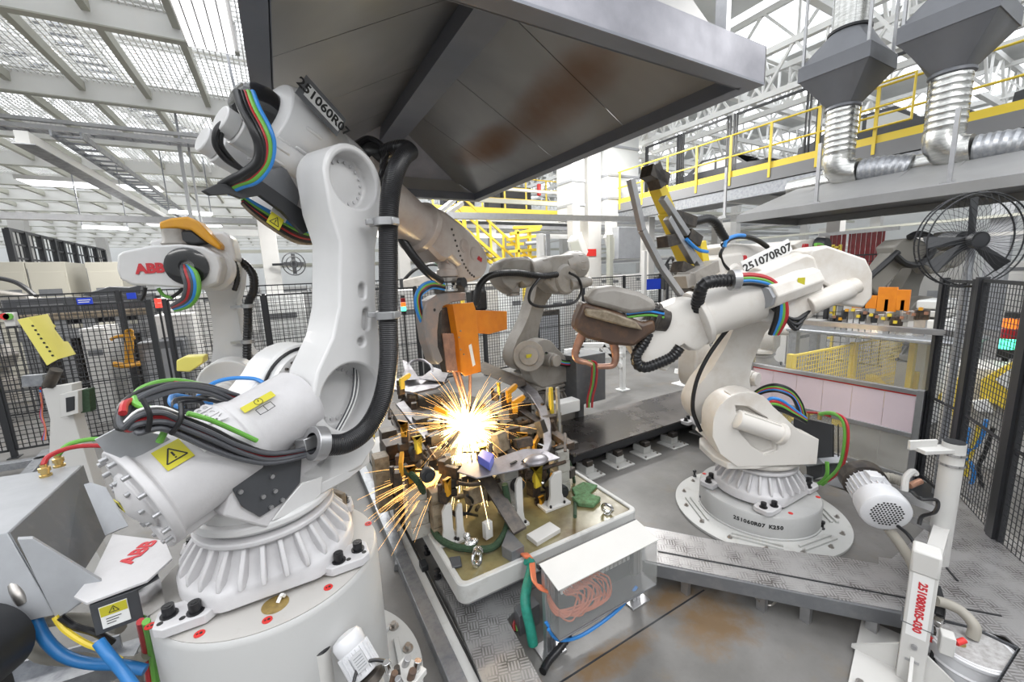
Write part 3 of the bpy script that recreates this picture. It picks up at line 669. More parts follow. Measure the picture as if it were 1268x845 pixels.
for m_, r, pts in (('greencable', .012, [(197, 548, -.33), (205, 530, -.34), (200, 512, -.33), (168, 500, -.25), (172, 484, -.1), (195, 474, .0), (225, 472, .05), (262, 480, .1)]),
                   ('greencable', .010, [(232, 512, -.37), (260, 520, -.37), (292, 534, -.36), (318, 546, -.36)]),
                   ('bluecable', .011, [(225, 505, -.1), (212, 500, 0), (215, 490, .1), (240, 494, .15), (262, 500, .2)]),
                   ('bluecable', .011, [(245, 492, .1), (262, 476, .2), (285, 469, .2), (313, 469, .15), (326, 474, .1)]),
                   ('redcable', .013, [(152, 512, -.3), (155, 500, -.25), (168, 497, -.2), (180, 505, -.2)]),
                   ('redcable', .011, [(215, 475, .0), (245, 478, .0), (270, 487, .0), (290, 498, .0)]),
                   ('greycable', .010, [(215, 505, .0), (228, 498, .05), (248, 498, .08), (250, 508, .05), (232, 510, .0), (216, 504, -.05), (222, 494, .0), (262, 496, .1), (300, 510, .0)]),
                   ('black', .010, [(205, 512, -.05), (225, 500, .05), (262, 490, .1), (300, 500, .0)])):
    mb = MB(); mb.tube(path(pts), r, n=8, k=6); mb.build('cable', m_, r1)
for (x0, y0), (x1, y1) in (((224, 500), (212, 538)), ((176, 494), (183, 534))):
    P = [H1(x0, y0, -.40), H1((x0+x1)/2+6, (y0+y1)/2, -.42), H1(x1, y1, -.40)]; mb = MB(); mb.tube(P, .009, n=6, k=4); mb.build('cable_tie', 'black', r1)
# bracket the loop lies on
P = [H1(*q, -.22) for q in ((118, 545), (150, 528), (205, 540), (215, 548), (170, 575), (130, 560))]
mb = MB(); mb.extr(P, Y1*.01); mb.build('cable_bracket', 'greybox', r1)
# thin wires through the lower hub
for i in range(4):
    mb = MB(); mb.tube(path([(441-i, 454, -.16), (444-i*2, 470, -.18), (441-i*2, 492, -.22), (433-i*2, 512, -.24), (421-i*2, 534, -.28)]), .0045, n=6); mb.build('thin_wire', 'greycable' if i % 2 else 'paper', r1)
# motor end: black cap with three coloured cables and a cable shelf
dp = R1['drum']
for m_, r, dx in (('black', .021, 0), ('black', .016, 5.5), ('redcable', .012, 10), ('greencable', .014, 15), ('bluecable', .013, 21)):
    s = dx
    pts = [(294+s*.9, 117-s*.05-2, -.02), (300+s, 135, -.10), (313+s, 160, -.14), (320+s*.9, 180, -.14), (318+s*.8, 200+s*.15, -.12), (303+s*.8, 214+s*.45, -.08), (288+s*.5, 222+s*.45, -.02), (274+s*.4, 230+s*.45, .05)]
    mb = MB(); mb.tube(path(pts), r, n=10, k=8); mb.build('motor_cable', m_, r1)
for r_, o_ in ((.014, 0), (.012, 7)):
    mb = MB(); mb.tube(path([(292, 152+o_*.5, .05), (278+o_*.5, 152+o_*.6, .05), (268+o_, 162, .06), (267+o_, 180, .08), (280+o_, 198, .1), (300, 210, .12)]), r_, n=8); mb.build('motor_cable', 'black', r1)
P = [H1(*q, .0) for q in ((252, 236), (268, 228), (300, 228), (318, 220), (340, 235), (378, 262), (386, 284), (376, 290), (350, 262), (322, 242), (300, 246), (285, 240), (262, 242))]
mb = MB(); mb.extr(P, Y1*.03); mb.build('cable_shelf', 'blackpaint', r1, bevel=.002)
P = [H1(*q, .02) for q in ((330, 212), (352, 205), (372, 240), (368, 256), (318, 236))]
mb = MB(); mb.extr(P, Y1*.05); mb.build('cable_shield', 'greymetal', r1)
for m_, r, s in (('bluecable', .012, 0), ('bluecable', .010, 4), ('greencable', .012, 9), ('black', .012, 14), ('redcable', .010, 19), ('black', .012, 24), ('fixtan', .010, 29)):
    mb = MB(); mb.tube(path([(300, 243+s*.3, .1), (318-s*.2, 254+s*.35, .1), (345-s*.3, 268+s*.5, .12), (375-s*.2, 283+s*.6, .15), (400, 292+s*.3, .25)]), r, n=8); mb.build('under_cable', m_, r1)
c = H1(343, 270, .06); mb = MB(); quadplate(mb, H1(349, 260, .07), (H1(360, 268, .07)-H1(338, 252, .07)), (H1(352, 250, .07)-H1(343, 274, .07)), .09, .11, .002); tg = mb.build('cable_tag', 'paper', r1)
warning_label(tg, H1(341, 274, .055), (H1(360, 268, .07)-H1(338, 252, .07)), (H1(352, 250, .07)-H1(343, 274, .07)), .075, .07)
# twisted black cables behind the elbow
for i in range(4):
    mb = MB(); mb.tube([H1(477-8*t+3*math.sin(t*7+i*1.6), 190+62*t, -.1-.12*t+.03*math.cos(t*7+i*1.6)) for t in [j/9 for j in range(10)]], .012, n=7, k=3); mb.build('elbow_cable', 'black', r1)
mb = MB(); mb.sph(H1(460, 190, .1), .09, sc=(1.2, .8, .8)); mb.tube(path([(440, 180, .1), (455, 172, .1), (470, 178, .05), (478, 190, 0)]), .022); mb.build('connector_block', 'black', r1)
# number plate behind the elbow, along the forearm
a_, b_ = H1(371, 102, -.08), H1(424, 160, -.08); d_ = (b_-a_); up_ = -Y1.cross(d_).normalized(); up_ = up_ if up_.z > 0 else -up_
mb = MB(); quadplate(mb, (a_+b_)/2, d_, up_, d_.length*.95, .135, .006); npl = mb.build('plate_backing', 'greymetal', r1)
mb = MB(); quadplate(mb, (a_+b_)/2-Y1*.004+d_*.04, d_, up_, d_.length*.80, .078, .004); mb.build('number_plate', 'paper', npl)
text('plate_number', '251060R07', .076, (a_+b_)/2-Y1*.0075+d_*.04, d_, up_, 'ink', npl, bold=.0015)
# maker's letters on the wrist
fpw = lambda t, w, y: T1(R1['fp'](t, w, y))
e1w = (fpw(1, 0, 0)-fpw(0, 0, 0)).normalized(); n1w = (fpw(0, 1, 0)-fpw(0, 0, 0)).normalized()
text('logo', 'ABB', .055, fpw(1.64*R1['sc'], .02, -.1485), e1w, n1w, 'inkred', R1['wrist'], bold=.0005, ext=.004, spacing=1.1)
# faint letters on the cylinder band
c, q = on_cyl(.33, 72, .001)
text('band_letters', 'ABB', .09, c+q*.001, q.cross(bdw), -bdw, 'castwhite', bal, bold=.001)
# --- electrical box and shields behind the base (towards the left of the picture)
bx = thing('robot_supply_box', 'grey sheet metal supply box with blue hoses and warning label, left of the tall pedestal', 'supply box', (-1.0, 2.2, 0))
def slab(name, px, z0, z1, m_, par, bev=.003):
    P = [Zp(x, y, z1) for x, y in px]; mb = MB(); mb.loft([[Vector((p.x, p.y, z0)) for p in P], P]); return mb.build(name, m_, par, bevel=bev)

# small bracket with tan foam pad on the pedestal behind the base
kb = Zp(405, 640, 1.0); mb = MB(); mb.box(kb+Vector((0, .03, .07)), (.14, .10, .13), .5); mb.build('grey_bracket', 'greybox', ped, bevel=.006)
mb = MB(); mb.box(kb+Vector((.08, .02, .07)), (.035, .12, .14), .5); mb.build('tan_pad', 'fixtan', ped, bevel=.006)
# ------------------------------------------------------------------ setting: floor, walls
mb = MB(); mb.box((10, 20, -.1), (80, 80, .2)); o = mb.build('floor', 'concrete', origin=(0, 0, 0)); struct(o)
for nm, c, d in (('wall_far', (20, 46, 6), (90, .3, 12)), ('wall_right', (44, 20, 6), (.3, 60, 12)), ('wall_left', (-24, 20, 6), (.3, 60, 12)), ('wall_near', (10, -14, 6), (80, .3, 12))):
    mb = MB(); mb.box(c, d); struct(mb.build(nm, 'wallpanel'))
a_, b_ = Zp(650, 874, .0), Zp(872, 731, .0); mb = MB(); mb.bar(a_, b_, .012, .003, up=(0, 0, 1)); struct(mb.build('trim_2', 'blackpaint'))
def PL(P, yaw):   # upright plane through P; returns pixel -> point
    F = Fr(P, yaw); return (lambda x, y, d=0.0: F.m @ F.hit(x, y, d)), F
# ------------------------------------------------------------------ supply box beside the base
def zbox(name, x0, x1, y0, y1, z0, z1, m_, par, bev=.003, origin=None):
    mb = MB(); mb.box(((x0+x1)/2, (y0+y1)/2, (z0+z1)/2), (x1-x0, y1-y0, z1-z0)); return mb.build(name, m_, par, bevel=bev, origin=origin)
def poly3(name, pts, vec, m_, par, bev=.002, label=None):
    mb = MB(); mb.extr(pts, vec); return mb.build(name, m_, par, bevel=bev, label=label)
A_, B_, C_, D_ = Zp(101, 576, 1.42), Zp(9, 660, 1.42), Zp(68, 762, 1.05), Zp(130, 664, 1.05)
poly3('box_body', [A_, B_, C_, D_], Vector((-.62, .12, 0)), 'greybox', bx, .004)
poly3('dark_side', [A_+Vector((.004, 0, -.004)), B_+Vector((.004, 0, -.004)), C_+Vector((.004, 0, .004)), D_+Vector((.004, 0, .004))], Vector((.004, 0, 0)), 'greymetal', bx, 0)
P = [Zp(22, 665, 1.40), Zp(41, 664, 1.40), Zp(130, 719, 1.16), Zp(124, 727, 1.12), Zp(70, 764, 1.04)]
poly3('gusset', P, Vector((.01, -.03, 0)), 'greybox', bx)
P = [Zp(103, 600, 1.38), Zp(122, 606, 1.34), Zp(150, 655, 1.18), Zp(130, 664, 1.14)]
poly3('gusset', P, Vector((.03, .01, 0)), 'greybox', bx)
P = [Zp(92, 742, 1.16), Zp(117, 712, 1.16), Zp(140, 664, 1.16), Zp(205, 672, 1.16), Zp(214, 694, 1.16), Zp(183, 722, 1.16), Zp(108, 750, 1.16)]
lid = poly3('white_lid', P, Vector((0, 0, .012)), 'castwhite', bx)
text('lid_logo', 'ABB', .10, Zp(172, 684, 1.174), Zp(183, 676, 1.174)-Zp(162, 694, 1.174), Zp(164, 672, 1.174)-Zp(180, 695, 1.174), 'inkred', lid, bold=.003)
P = [Zp(110, 751, 1.15), Zp(168, 731, 1.15), Zp(197, 716, 1.15), Zp(190, 690, 1.15), Zp(130, 700, 1.15)]
poly3('connector_box', P, Vector((.0, 0, -.15)), 'darkplate', bx, .002)
P = [Zp(171, 731, 1.148), Zp(198, 716, 1.148)]; mb = MB(); nrm = Vector((.3, -1, 0)).normalized()*.004
mb.loft([[P[0], P[1], P[1]-Vector((0, 0, .145)), P[0]-Vector((0, 0, .145))], [p+nrm for p in (P[0], P[1], P[1]-Vector((0, 0, .145)), P[0]-Vector((0, 0, .145)))]]); mb.build('bright_cover', 'chrome', bx)
q0, q1 = Zp(126, 749, 1.13), Zp(158, 738, 1.13); xd = (q1-q0); nn = Vector((xd.y, -xd.x, 0)).normalized()
f0_, f1_ = Zp(110, 751, 1.15), Zp(168, 731, 1.15); xd = f1_-f0_; nn = Vector((xd.y, -xd.x, 0)).normalized(); c = f0_.lerp(f1_, .48)+nn*.004-Vector((0, 0, .075)); mb = MB(); quadplate(mb, c, xd, (0, 0, 1), .092, .105, .003); lb = mb.build('rating_label', 'paper', bx)
warning_label(lb, c+nn*.002+Vector((0, 0, .028)), xd, (0, 0, 1), .088, .045)
mb = MB()
for i in range(3): mb.bar(c+nn*.002-Vector((0, 0, .01+.012*i))-xd.normalized()*.03, c+nn*.002-Vector((0, 0, .01+.012*i))+xd.normalized()*(.02-.01*i), .003, .002, up=nn); mb.build('label_line', 'ink', lb); mb = MB()
for x, y in ((57, 590), (74, 578)):
    c = Zp(x, y, 1.42); mb = MB(); mb.lathe([(.028, 0), (.028, .012), (.02, .014), (.02, .03), (.027, .032), (.027, .055), (.016, .06), (.016, .075)], o=c, n=12); mb.build('brass_fitting', 'brass', bx)
c0, c1 = Zp(57, 590, 1.42), Zp(74, 578, 1.42)
for m_, r, pts in (('redcable', .014, [c0+Vector((0, 0, .07)), c0+Vector((.02, .04, .11)), c0+Vector((.12, .10, .12)), c0+Vector((.28, .12, .07)), c0+Vector((.40, .14, -.02))]),
                   ('greencable', .015, [c1+Vector((0, 0, .07)), c1+Vector((.05, .05, .12)), c1+Vector((.18, .08, .11)), c1+Vector((.32, .05, .03)), c1+Vector((.42, .0, -.08)), c1+Vector((.46, -.06, -.2))])):
    mb = MB(); mb.tube(pts, r, n=8); mb.build('cable', m_, bx)
e0 = Zp(22, 735, 1.18)
mb = MB(); mb.tube([Zp(20, 708, 1.22), Zp(18, 722, 1.20), Zp(24, 736, 1.16), Zp(30, 746, 1.12)], .024, n=10); mb.build('elbow_fitting', 'steel', bx)
mb = MB(); mb.tube([Zp(32, 742, 1.12), Zp(42, 762, 1.05), Zp(55, 790, .95), Zp(78, 812, .86), Zp(110, 822, .80), Zp(150, 824, .78), Zp(180, 830, .74)], .024, n=10); mb.build('blue_hose', 'bluehose', bx)
mb = MB(); mb.tube([Zp(122, 795, 1.0), Zp(135, 812, .95), Zp(152, 832, .88), Zp(172, 860, .8)], .022, n=10); mb.build('blue_hose', 'bluehose', bx)
mb = MB(); mb.tube([Zp(68, 764, 1.06), Zp(80, 780, 1.0), Zp(104, 796, .95), Zp(128, 806, .9), Zp(150, 818, .85)], .012, n=8); mb.build('earth_cable', 'yellow', bx)
mb = MB(); mb.tube([Zp(75, 764, 1.06), Zp(92, 776, 1.0), Zp(118, 784, .98), Zp(140, 796, .9)], .014, n=8); mb.build('cable', 'black', bx)
mb = MB(); mb.ridged([Zp(150, 778, .8), Zp(110, 768, .8), Zp(60, 770, .8), Zp(38, 790, .78), Zp(50, 812, .76), Zp(110, 818, .7), Zp(160, 822, .66), Zp(182, 810, .7)], .03, step=.03, amp=.06, n=10); mb.build('grey_conduit', 'hosegrey', bx)
for m_, x in (('redcable', 174), ('greencable', 181)):
    mb = MB(); mb.tube([Zp(x, 770, 1.0), Zp(x+5, 795, .8), Zp(x+9, 822, .6), Zp(x+14, 860, .4)], .016, n=8); mb.build('cable', m_, bx)
# dark tank with a dashed yellow band, at the lower left edge
tk = thing('black_motor_tank', 'dark round motor housing with dashed yellow band at the lower left edge', 'motor', Zp(-30, 800, 0))
c = Kp(-62, 828, 1.6); mb = MB(); dd = Vector((.9, -.25, .1)).normalized(); mb.lathe([(.02, -.30), (.13, -.29), (.17, -.24), (.17, .14), (.13, .18), (.02, .19)], o=c, ax=(0.3, 1, -.1), n=36); tb = mb.build('housing', 'blackpaint', tk)
for i in range(14):
    t = 2*PI*i/14; a, b, d = basis((0.3, 1, -.1)); q = a*math.cos(t)+b*math.sin(t); mb = MB(); mb.bar(c+d*(-.10)+q*.17-(d.cross(q))*.022, c+d*(-.10)+q*.17+(d.cross(q))*.022, .02, .006, up=q); mb.build('yellow_dash', 'labelyellow', tb)
mb = MB(); mb.bar(Vector((c.x, c.y, 0)), Vector((c.x, c.y, c.z-.14)), .2, .2); mb.build('foot', 'blackpaint', tk)
# ------------------------------------------------------------------ frame of steel channels on the floor at the left
gf = thing('channel_frame', 'low grey steel channel frame on the floor left behind the supply box', 'frame', Zp(30, 590, .1))
for p, q in (((-20, 582), (112, 561)), ((-20, 610), (90, 592)), ((-10, 640), (60, 560)), ((20, 700), (120, 598)), ((-30, 720), (30, 660))):
    mb = MB(); mb.bar(Zp(*p, .15), Zp(*q, .15), .12, .10); mb.build('channel', 'galv', gf, bevel=.004)
mb = MB()
for i, (x, y) in enumerate(((12, 600), (95, 575), (4, 690))): mb = MB(); p = Zp(x, y, 0); mb.bar(p, p+Vector((0, 0, .1)), .08, .08); mb.build('foot', 'galv', gf)
ch = thing('floor_tray', 'long grey open cable tray on the floor at the bottom left corner', 'cable tray', Zp(60, 840, 0))
mb = MB(); mb.bar(Zp(-20, 842, .3), Zp(150, 795, .3), .015, .10); mb.build('side_rail', 'galv', ch)
mb = MB(); mb.bar(Zp(0, 880, .3), Zp(190, 815, .3), .015, .10); mb.build('side_rail', 'galv', ch)
mb = MB(); mb.bar(Zp(-10, 862, .26), Zp(170, 806, .26), .22, .01); mb.build('tray_floor', 'galv', ch)
for x, y in ((0, 857), (160, 808)):
    p = Zp(x, y, .26); mb = MB(); mb.bar(Vector((p.x, p.y, 0)), p, .06, .06); mb.build('support', 'galv', ch)
# ------------------------------------------------------------------ sensor stand with yellow hood
Pst = Kp(85, 520, 3.3); hst, Fst = PL(Pst, -20)
st = thing('sensor_stand', 'white steel stand with bent yellow hood and a small grey sensor head', 'stand', (Pst.x, Pst.y, 0))
P = [hst(*q) for q in ((52, 482), (88, 476), (92, 520), (112, 585), (135, 660), (60, 660), (60, 585), (62, 520))]; poly3('column', P, Fst.m.to_3x3() @ Vector((0, .10, 0)), 'offwhite', st, .004)
zb = Vector((Pst.x, Pst.y, 0)); mb = MB(); mb.box(zb+Vector((0, 0, .01)), (.3, .3, .02)); mb.build('base_plate', 'offwhite', st); mb = MB(); mb.bar(zb, hst(95, 650)+Vector((0, 0, .05)), .16, .12); mb.build('column_foot', 'offwhite', st)
P = [hst(*q, -.06) for q in ((73, 489), (96, 484), (97, 512), (75, 518))]; poly3('sensor_head', P, Fst.m.to_3x3() @ Vector((0, .10, 0)), 'offwhite', st, .004)
P = [hst(*q, -.065) for q in ((81, 493), (92, 491), (92, 508), (82, 511))]; poly3('sensor_window', P, Fst.m.to_3x3() @ Vector((0, .006, 0)), 'blackpaint', st)
P = [hst(*q, -.02) for q in ((97, 484), (110, 482), (112, 510), (100, 512))]; poly3('sensor_cable_box', P, Fst.m.to_3x3() @ Vector((0, .06, 0)), 'greenfab', st)
mb = MB(); mb.tube([hst(60, 478), hst(66, 466), hst(70, 458)], .04, n=10); mb.build('swivel', 'darksteel', st)
P = [hst(*q) for q in ((26, 466), (52, 464), (54, 478), (27, 480))]; poly3('clamp_block', P, Fst.m.to_3x3() @ Vector((0, .05, 0)), 'galv', st)
P = [hst(*q, -.05) for q in ((21, 396), (35, 393), (72, 445), (58, 453))]; hd = poly3('yellow_hood', P, Fst.m.to_3x3() @ Vector((0, .006, 0)), 'paleyellow', st)
P = [hst(35, 393, -.05), hst(58, 389, .12), hst(64, 401, .12), hst(68, 404, .12), hst(66, 407, .11), hst(78, 423, .10), hst(83, 423, .12), hst(93, 439, .12), hst(72, 445, -.05)]
poly3('hood_side', P, Fst.m.to_3x3() @ Vector((.003, .006, 0)), 'paleyellow', hd)
for i in range(8):
    t = (i+.5)/8; p = hst(39+28*t, 401+42*t, -.053); mb = MB(); mb.cyl(p, p+Fst.m.to_3x3() @ Vector((0, -.004, 0)), .008, n=8); mb.build('hole', 'ink', hd)
for i in range(3):
    mb = MB(); mb.tube([hst(50, 480+i*3), hst(52, 500, .02), hst(50+i, 515, .03), hst(56, 530, .02), hst(52+i*2, 545, .0)], .006, n=6); mb.build('sensor_cable', ['redcable', 'bluecable', 'orangecable'][i], st)
# ------------------------------------------------------------------ extraction hood overhead
HX0, HX1, HY0, HY1, HZ = -.02, 3.28, 1.88, 6.88, 3.8
hood = thing('extraction_hood', 'large grey steel extraction hood hanging over the welding cell, rusty stain inside', 'extraction hood', ((HX0+HX1)/2, (HY0+HY1)/2, HZ))
RX, RZ = 1.65, 4.72
def hoodsheet(name, pts, m_='hoodin', vec=(0, 0, .01)): return poly3(name, [Vector(p) for p in pts], Vector(vec), m_, hood, 0)
ns = 3
for side, xe in ((0, HX0+.12), (1, HX1-.12)):
    for i in range(4):
        ya = HY0+.1+(HY1-HY0-.2)*i/4; yb = HY0+.1+(HY1-HY0-.2)*(i+1)/4-.008
        hoodsheet('lining_sheet', [(xe, ya, HZ+.10), (RX, ya, RZ), (RX, yb, RZ), (xe, yb, HZ+.10)])
hoodsheet('end_wall', [(HX0+.12, HY1-.10, HZ+.10), (RX, HY1-.10, RZ), (HX1-.12, HY1-.10, HZ+.10)], vec=(0, .01, 0))
hoodsheet('end_wall', [(HX0+.12, HY0+.10, HZ+.10), (RX, HY0+.10, RZ), (HX1-.12, HY0+.10, HZ+.10)], vec=(0, -.01, 0))
for p0, p1, up in (((HX0, HY0, 0), (HX1, HY0, 0), 0), ((HX0, HY1, 0), (HX1, HY1, 0), 0), ((HX0, HY0, 0), (HX0, HY1, 0), 1), ((HX1, HY0, 0), (HX1, HY1, 0), 1)):
    a, b = Vector((p0[0], p0[1], HZ)), Vector((p1[0], p1[1], HZ)); c = (a+b)/2; inw = (Vector(((HX0+HX1)/2, (HY0+HY1)/2, HZ))-c); inw.z = 0; inw.normalize(); wdt = .13
    if up: inw = Vector((math.copysign(1, inw.x), 0, 0))
    else: inw = Vector((0, math.copysign(1, inw.y), 0))
    mb = MB(); mb.box(c+inw*wdt/2+Vector((0, 0, .008)), (abs(b.x-a.x)+(wdt if up else 0), abs(b.y-a.y)+(-2*wdt if up else wdt), .016)); mb.build('rim_flange', 'hoodside', hood)
    mb = MB(); mb.box(c+Vector((0, 0, .13))+inw*.006, (max(abs(b.x-a.x), .012), max(abs(b.y-a.y), .012), .26)); mb.build('rim_band', 'hoodout', hood, bevel=.003)
    mb = MB(); mb.box(c+inw*(wdt)+Vector((0, 0, .06)), (max(abs(b.x-a.x)-.2, .012), max(abs(b.y-a.y)-.2, .012), .12)); mb.build('inner_lip', 'hoodside', hood)
mb = MB(); mb.box((RX, (HY0+HY1)/2, RZ-.12), (.30, HY1-HY0-.3, .26)); mb.build('ridge_beam', 'hoodside', hood)
for y in (2.9, 4.2, 5.6):
    mb = MB(); mb.cyl((RX+.151, y, RZ-.12), (RX+.16, y, RZ-.12), .05, n=14); mb.build('access_hole', 'ink', hood)
# outer roof, above the band
for pts in ([(HX0+.25, HY0+.05, HZ+.26), (HX1-.30, HY0+.05, HZ+.26), (RX+.55, HY0+1.2, HZ+1.35), (RX-.55, HY0+1.2, HZ+1.35)], [(HX1-.30, HY0+.05, HZ+.26), (HX1-.30, HY1-.05, HZ+.26), (RX+.55, HY1-1.2, HZ+1.35), (RX+.55, HY0+1.2, HZ+1.35)], [(HX0+.25, HY1-.05, HZ+.26), (HX1-.30, HY1-.05, HZ+.26), (RX+.55, HY1-1.2, HZ+1.35), (RX-.55, HY1-1.2, HZ+1.35)], [(HX0+.25, HY0+.05, HZ+.26), (HX0+.25, HY1-.05, HZ+.26), (RX-.55, HY1-1.2, HZ+1.35), (RX-.55, HY0+1.2, HZ+1.35)], [(RX-.55, HY0+1.2, HZ+1.35), (RX+.55, HY0+1.2, HZ+1.35), (RX+.55, HY1-1.2, HZ+1.35), (RX-.55, HY1-1.2, HZ+1.35)]):
    hoodsheet('roof_sheet', pts, 'hoodout')
for x, y in ((HX1-.2, HY0+.22), (HX1-.2, HY1-.3), (HX0+.2, HY1-.3), (HX0+.2, HY0+.22)):
    mb = MB(); mb.bar((x, y, HZ+.24), (x, y, 11), .09, .05); mb.build('hanger', 'alu', hood)
# ------------------------------------------------------------------ robot at the right on its low round base
PB = Vector((3.99, 2.12, 0))
pb = thing('robot_base_disc', 'low round white robot pedestal with black numbers on a wide floor disc', 'pedestal', PB)
mb = MB(); mb.lathe([(.76, 0), (.77, .004), (.77, .026), (.76, .03), (.02, .03)], o=PB, n=96); mb.build('floor_disc', 'rail_paint', pb)
mb = MB(); mb.lathe([(.545, .03), (.545, .045), (.535, .05), (.535, .235), (.525, .25), (.02, .25)], o=PB, n=96); pw = mb.build('drum', 'pedestal', pb)
for a in list(range(0, 360, 24)):
    t = math.radians(a); p = PB+Vector((math.cos(t), math.sin(t), 0))*.69; mb = MB(); mb.cyl(p+Vector((0, 0, .03)), p+Vector((0, 0, .037)), .022, n=12); mb.cyl(p+Vector((0, 0, .03)), p+Vector((0, 0, .055)), .012, n=6); mb.build('anchor_bolt', 'steel', pb)
for a in (150, 210, 260, 320, 20):
    t = math.radians(a); e = Vector((math.cos(t), math.sin(t), 0)); s = Vector((-e.y, e.x, 0))
    for rr_ in (.585, .635):
        mb = MB(); mb.bar(PB+e*rr_-s*.2+Vector((0, 0, .04)), PB+e*rr_+s*.2+Vector((0, 0, .04)), .022, .02); mb.build('guide_bar', 'rail_paint', pb, bevel=.003)
for q in ((868, 622), (1018, 655), (860, 590)):
    c = Zp(*q, .03); mb = MB(); mb.lathe([(.022, 0), (.022, .01), (.012, .015), (.012, .05), (.020, .055), (.020, .075), (.01, .08)], o=c, n=12); mb.build('levelling_bolt', 'black', pb)
for q in ((872, 587), (880, 603), (941, 632), (979, 636), (1013, 616)):
    c = Zp(*q, .25); c.z = .25; mb = MB(); mb.cyl(c, c+Vector((0, 0, .003)), .02, n=16); mb.build('red_cap', 'red', pb)
for i, chh in enumerate('251060R07 K250'):
    t = math.radians(190+i*3.1); e = Vector((math.cos(t), math.sin(t), 0)); s = Vector((-e.y, e.x, 0))
    if chh != ' ': text('painted_number', chh, .05, PB+e*.5365+Vector((0, 0, .155)), s, (0, 0, 1), 'ink', pb, ext=.001, bold=.002)
R2 = robot('industrial_robot', 'white six-axis robot at the right on a low round pedestal, forearm swung to the left', (3.99, 2.12, .25), 180, 150, -20, 21.5, paint='cream', cast='castwhite', off=.13, L=1.42, detail=1, fr=1.5, wpaint='cream', pitch5=20, arm_len=1.18, cap=False, drum=False, dmotor=False, aw=1.25)
m2 = Fr((3.99, 2.12, .25), 150); r2 = R2['root']
def H2(px, py, yl): return m2.m @ m2.hit(px, py, yl)
Y2 = m2.m.to_3x3() @ Vector((0, 1, 0)); X2 = m2.m.to_3x3() @ Vector((1, 0, 0))
def path2(pts): return [H2(*p) for p in pts]
for m_, o_ in (('redcable', 0), ('greencable', 3.5), ('bluecable', 6.5), ('black', 10)):
    mb = MB(); mb.tube(path2([(912, 342+o_, .45), (930, 341+o_, .45), (950, 345+o_, .45), (964-o_*.4, 356+o_*.6, .45), (972-o_*.9, 375, .45), (972-o_*1.1, 395, .42), (962-o_*.8, 414, .35)]), .022, n=8); mb.build('dress_cable', m_, r2)
mb = MB(); mb.ridged(path2([(912, 347, .46), (890, 348, .46), (872, 352, .46), (866, 365, .42), (862, 385, .3)]), .055, step=.03); mb.build('corrugated_hose', 'black', r2)
c = H2(909, 347, .46); mb = MB(); mb.lathe([(.05, -.03), (.085, -.03), (.085, .03), (.05, .03)], o=c, ax=X2, n=24); mb.build('hose_ring', 'alu', r2)
mb = MB(); mb.tube(path2([(911, 396, .0), (890, 422, .0), (872, 450, .0), (861, 478, .0), (858, 508, .0), (868, 534, .0)]), .02, n=8); mb.build('edge_cable', 'black', r2)
for m_, o_ in (('black', 0), ('greencable', 3), ('redcable', 6), ('bluecable', 9), ('black', 12)):
    mb = MB(); mb.tube(path2([(930, 490+o_*.3, -.1), (945, 480+o_*.5, .0), (962, 477+o_*.6, .1), (980, 484+o_*.6, .15), (992-o_*.4, 500+o_*.3, .15), (997-o_*.5, 518, .1)]), .016, n=8); mb.build('dress_cable', m_, r2)
for m_, o_ in (('greencable', 0), ('redcable', -3), ('bluecable', -6.5), ('black', 3), ('black', 6)):
    mb = MB(); mb.tube(path2([(948, 506+o_, .25), (955, 500+o_, .28), (968, 503+o_, .28), (985, 513+o_*.6, .25), (998, 521+o_*.4, .2)]), .015, n=8); mb.build('dress_cable', m_, r2)
a_, b_ = H2(922, 333, .05), H2(978, 306, .05); d_ = (b_-a_); up2 = d_.cross(Y2).normalized(); up2 = up2 if up2.z > 0 else -up2
mb = MB(); quadplate(mb, (a_+b_)/2, d_, up2, d_.length*1.05, .15, .008); np2 = mb.build('number_plate', 'paper', r2)
text('plate_number', '251070R07', .10, (a_+b_)/2+Y2*.006, d_, up2, 'ink', np2, bold=.002)
poly3('rear_block', [H2(*q, -.02) for q in ((972, 312), (990, 307), (1034, 322), (1042, 338), (1042, 366), (1032, 378), (1008, 374), (990, 352), (962, 340))], Y2*.34, 'cream', r2, .02)
mb = MB(); a, b = H2(948, 367, .42), H2(1005, 346, .30); mb.cyl(a, b, .12, n=8); mo = mb.build('axis_motor', 'cream', r2, bevel=.01)
mb = MB(); mb.cyl(a+(a-b).normalized()*.03, a, .10, n=8); mb.build('motor_cap', 'greybox', mo)
mb = MB(); mb.cyl(H2(938, 352, .2), H2(990, 332, .15), .15, n=28); mb.build('forearm_rear', 'cream', r2, bevel=.01)
c = H2(992, 350, .46); mb = MB(); quadplate(mb, c, X2*-1, (0, 0, 1), .06, .08, .004); mb.build('warning_label', 'labelyellow', mo)
for i in range(3):
    mb = MB(); mb.tube(path2([(950+i*4, 372, .4), (962+i*5, 386+i*3, .42), (985, 396+i*6, .4), (1003-i*4, 384+i*5, .35), (1015-i*3, 372+i*4, .3)]), .018, n=7); mb.build('rear_cable', 'black', r2)
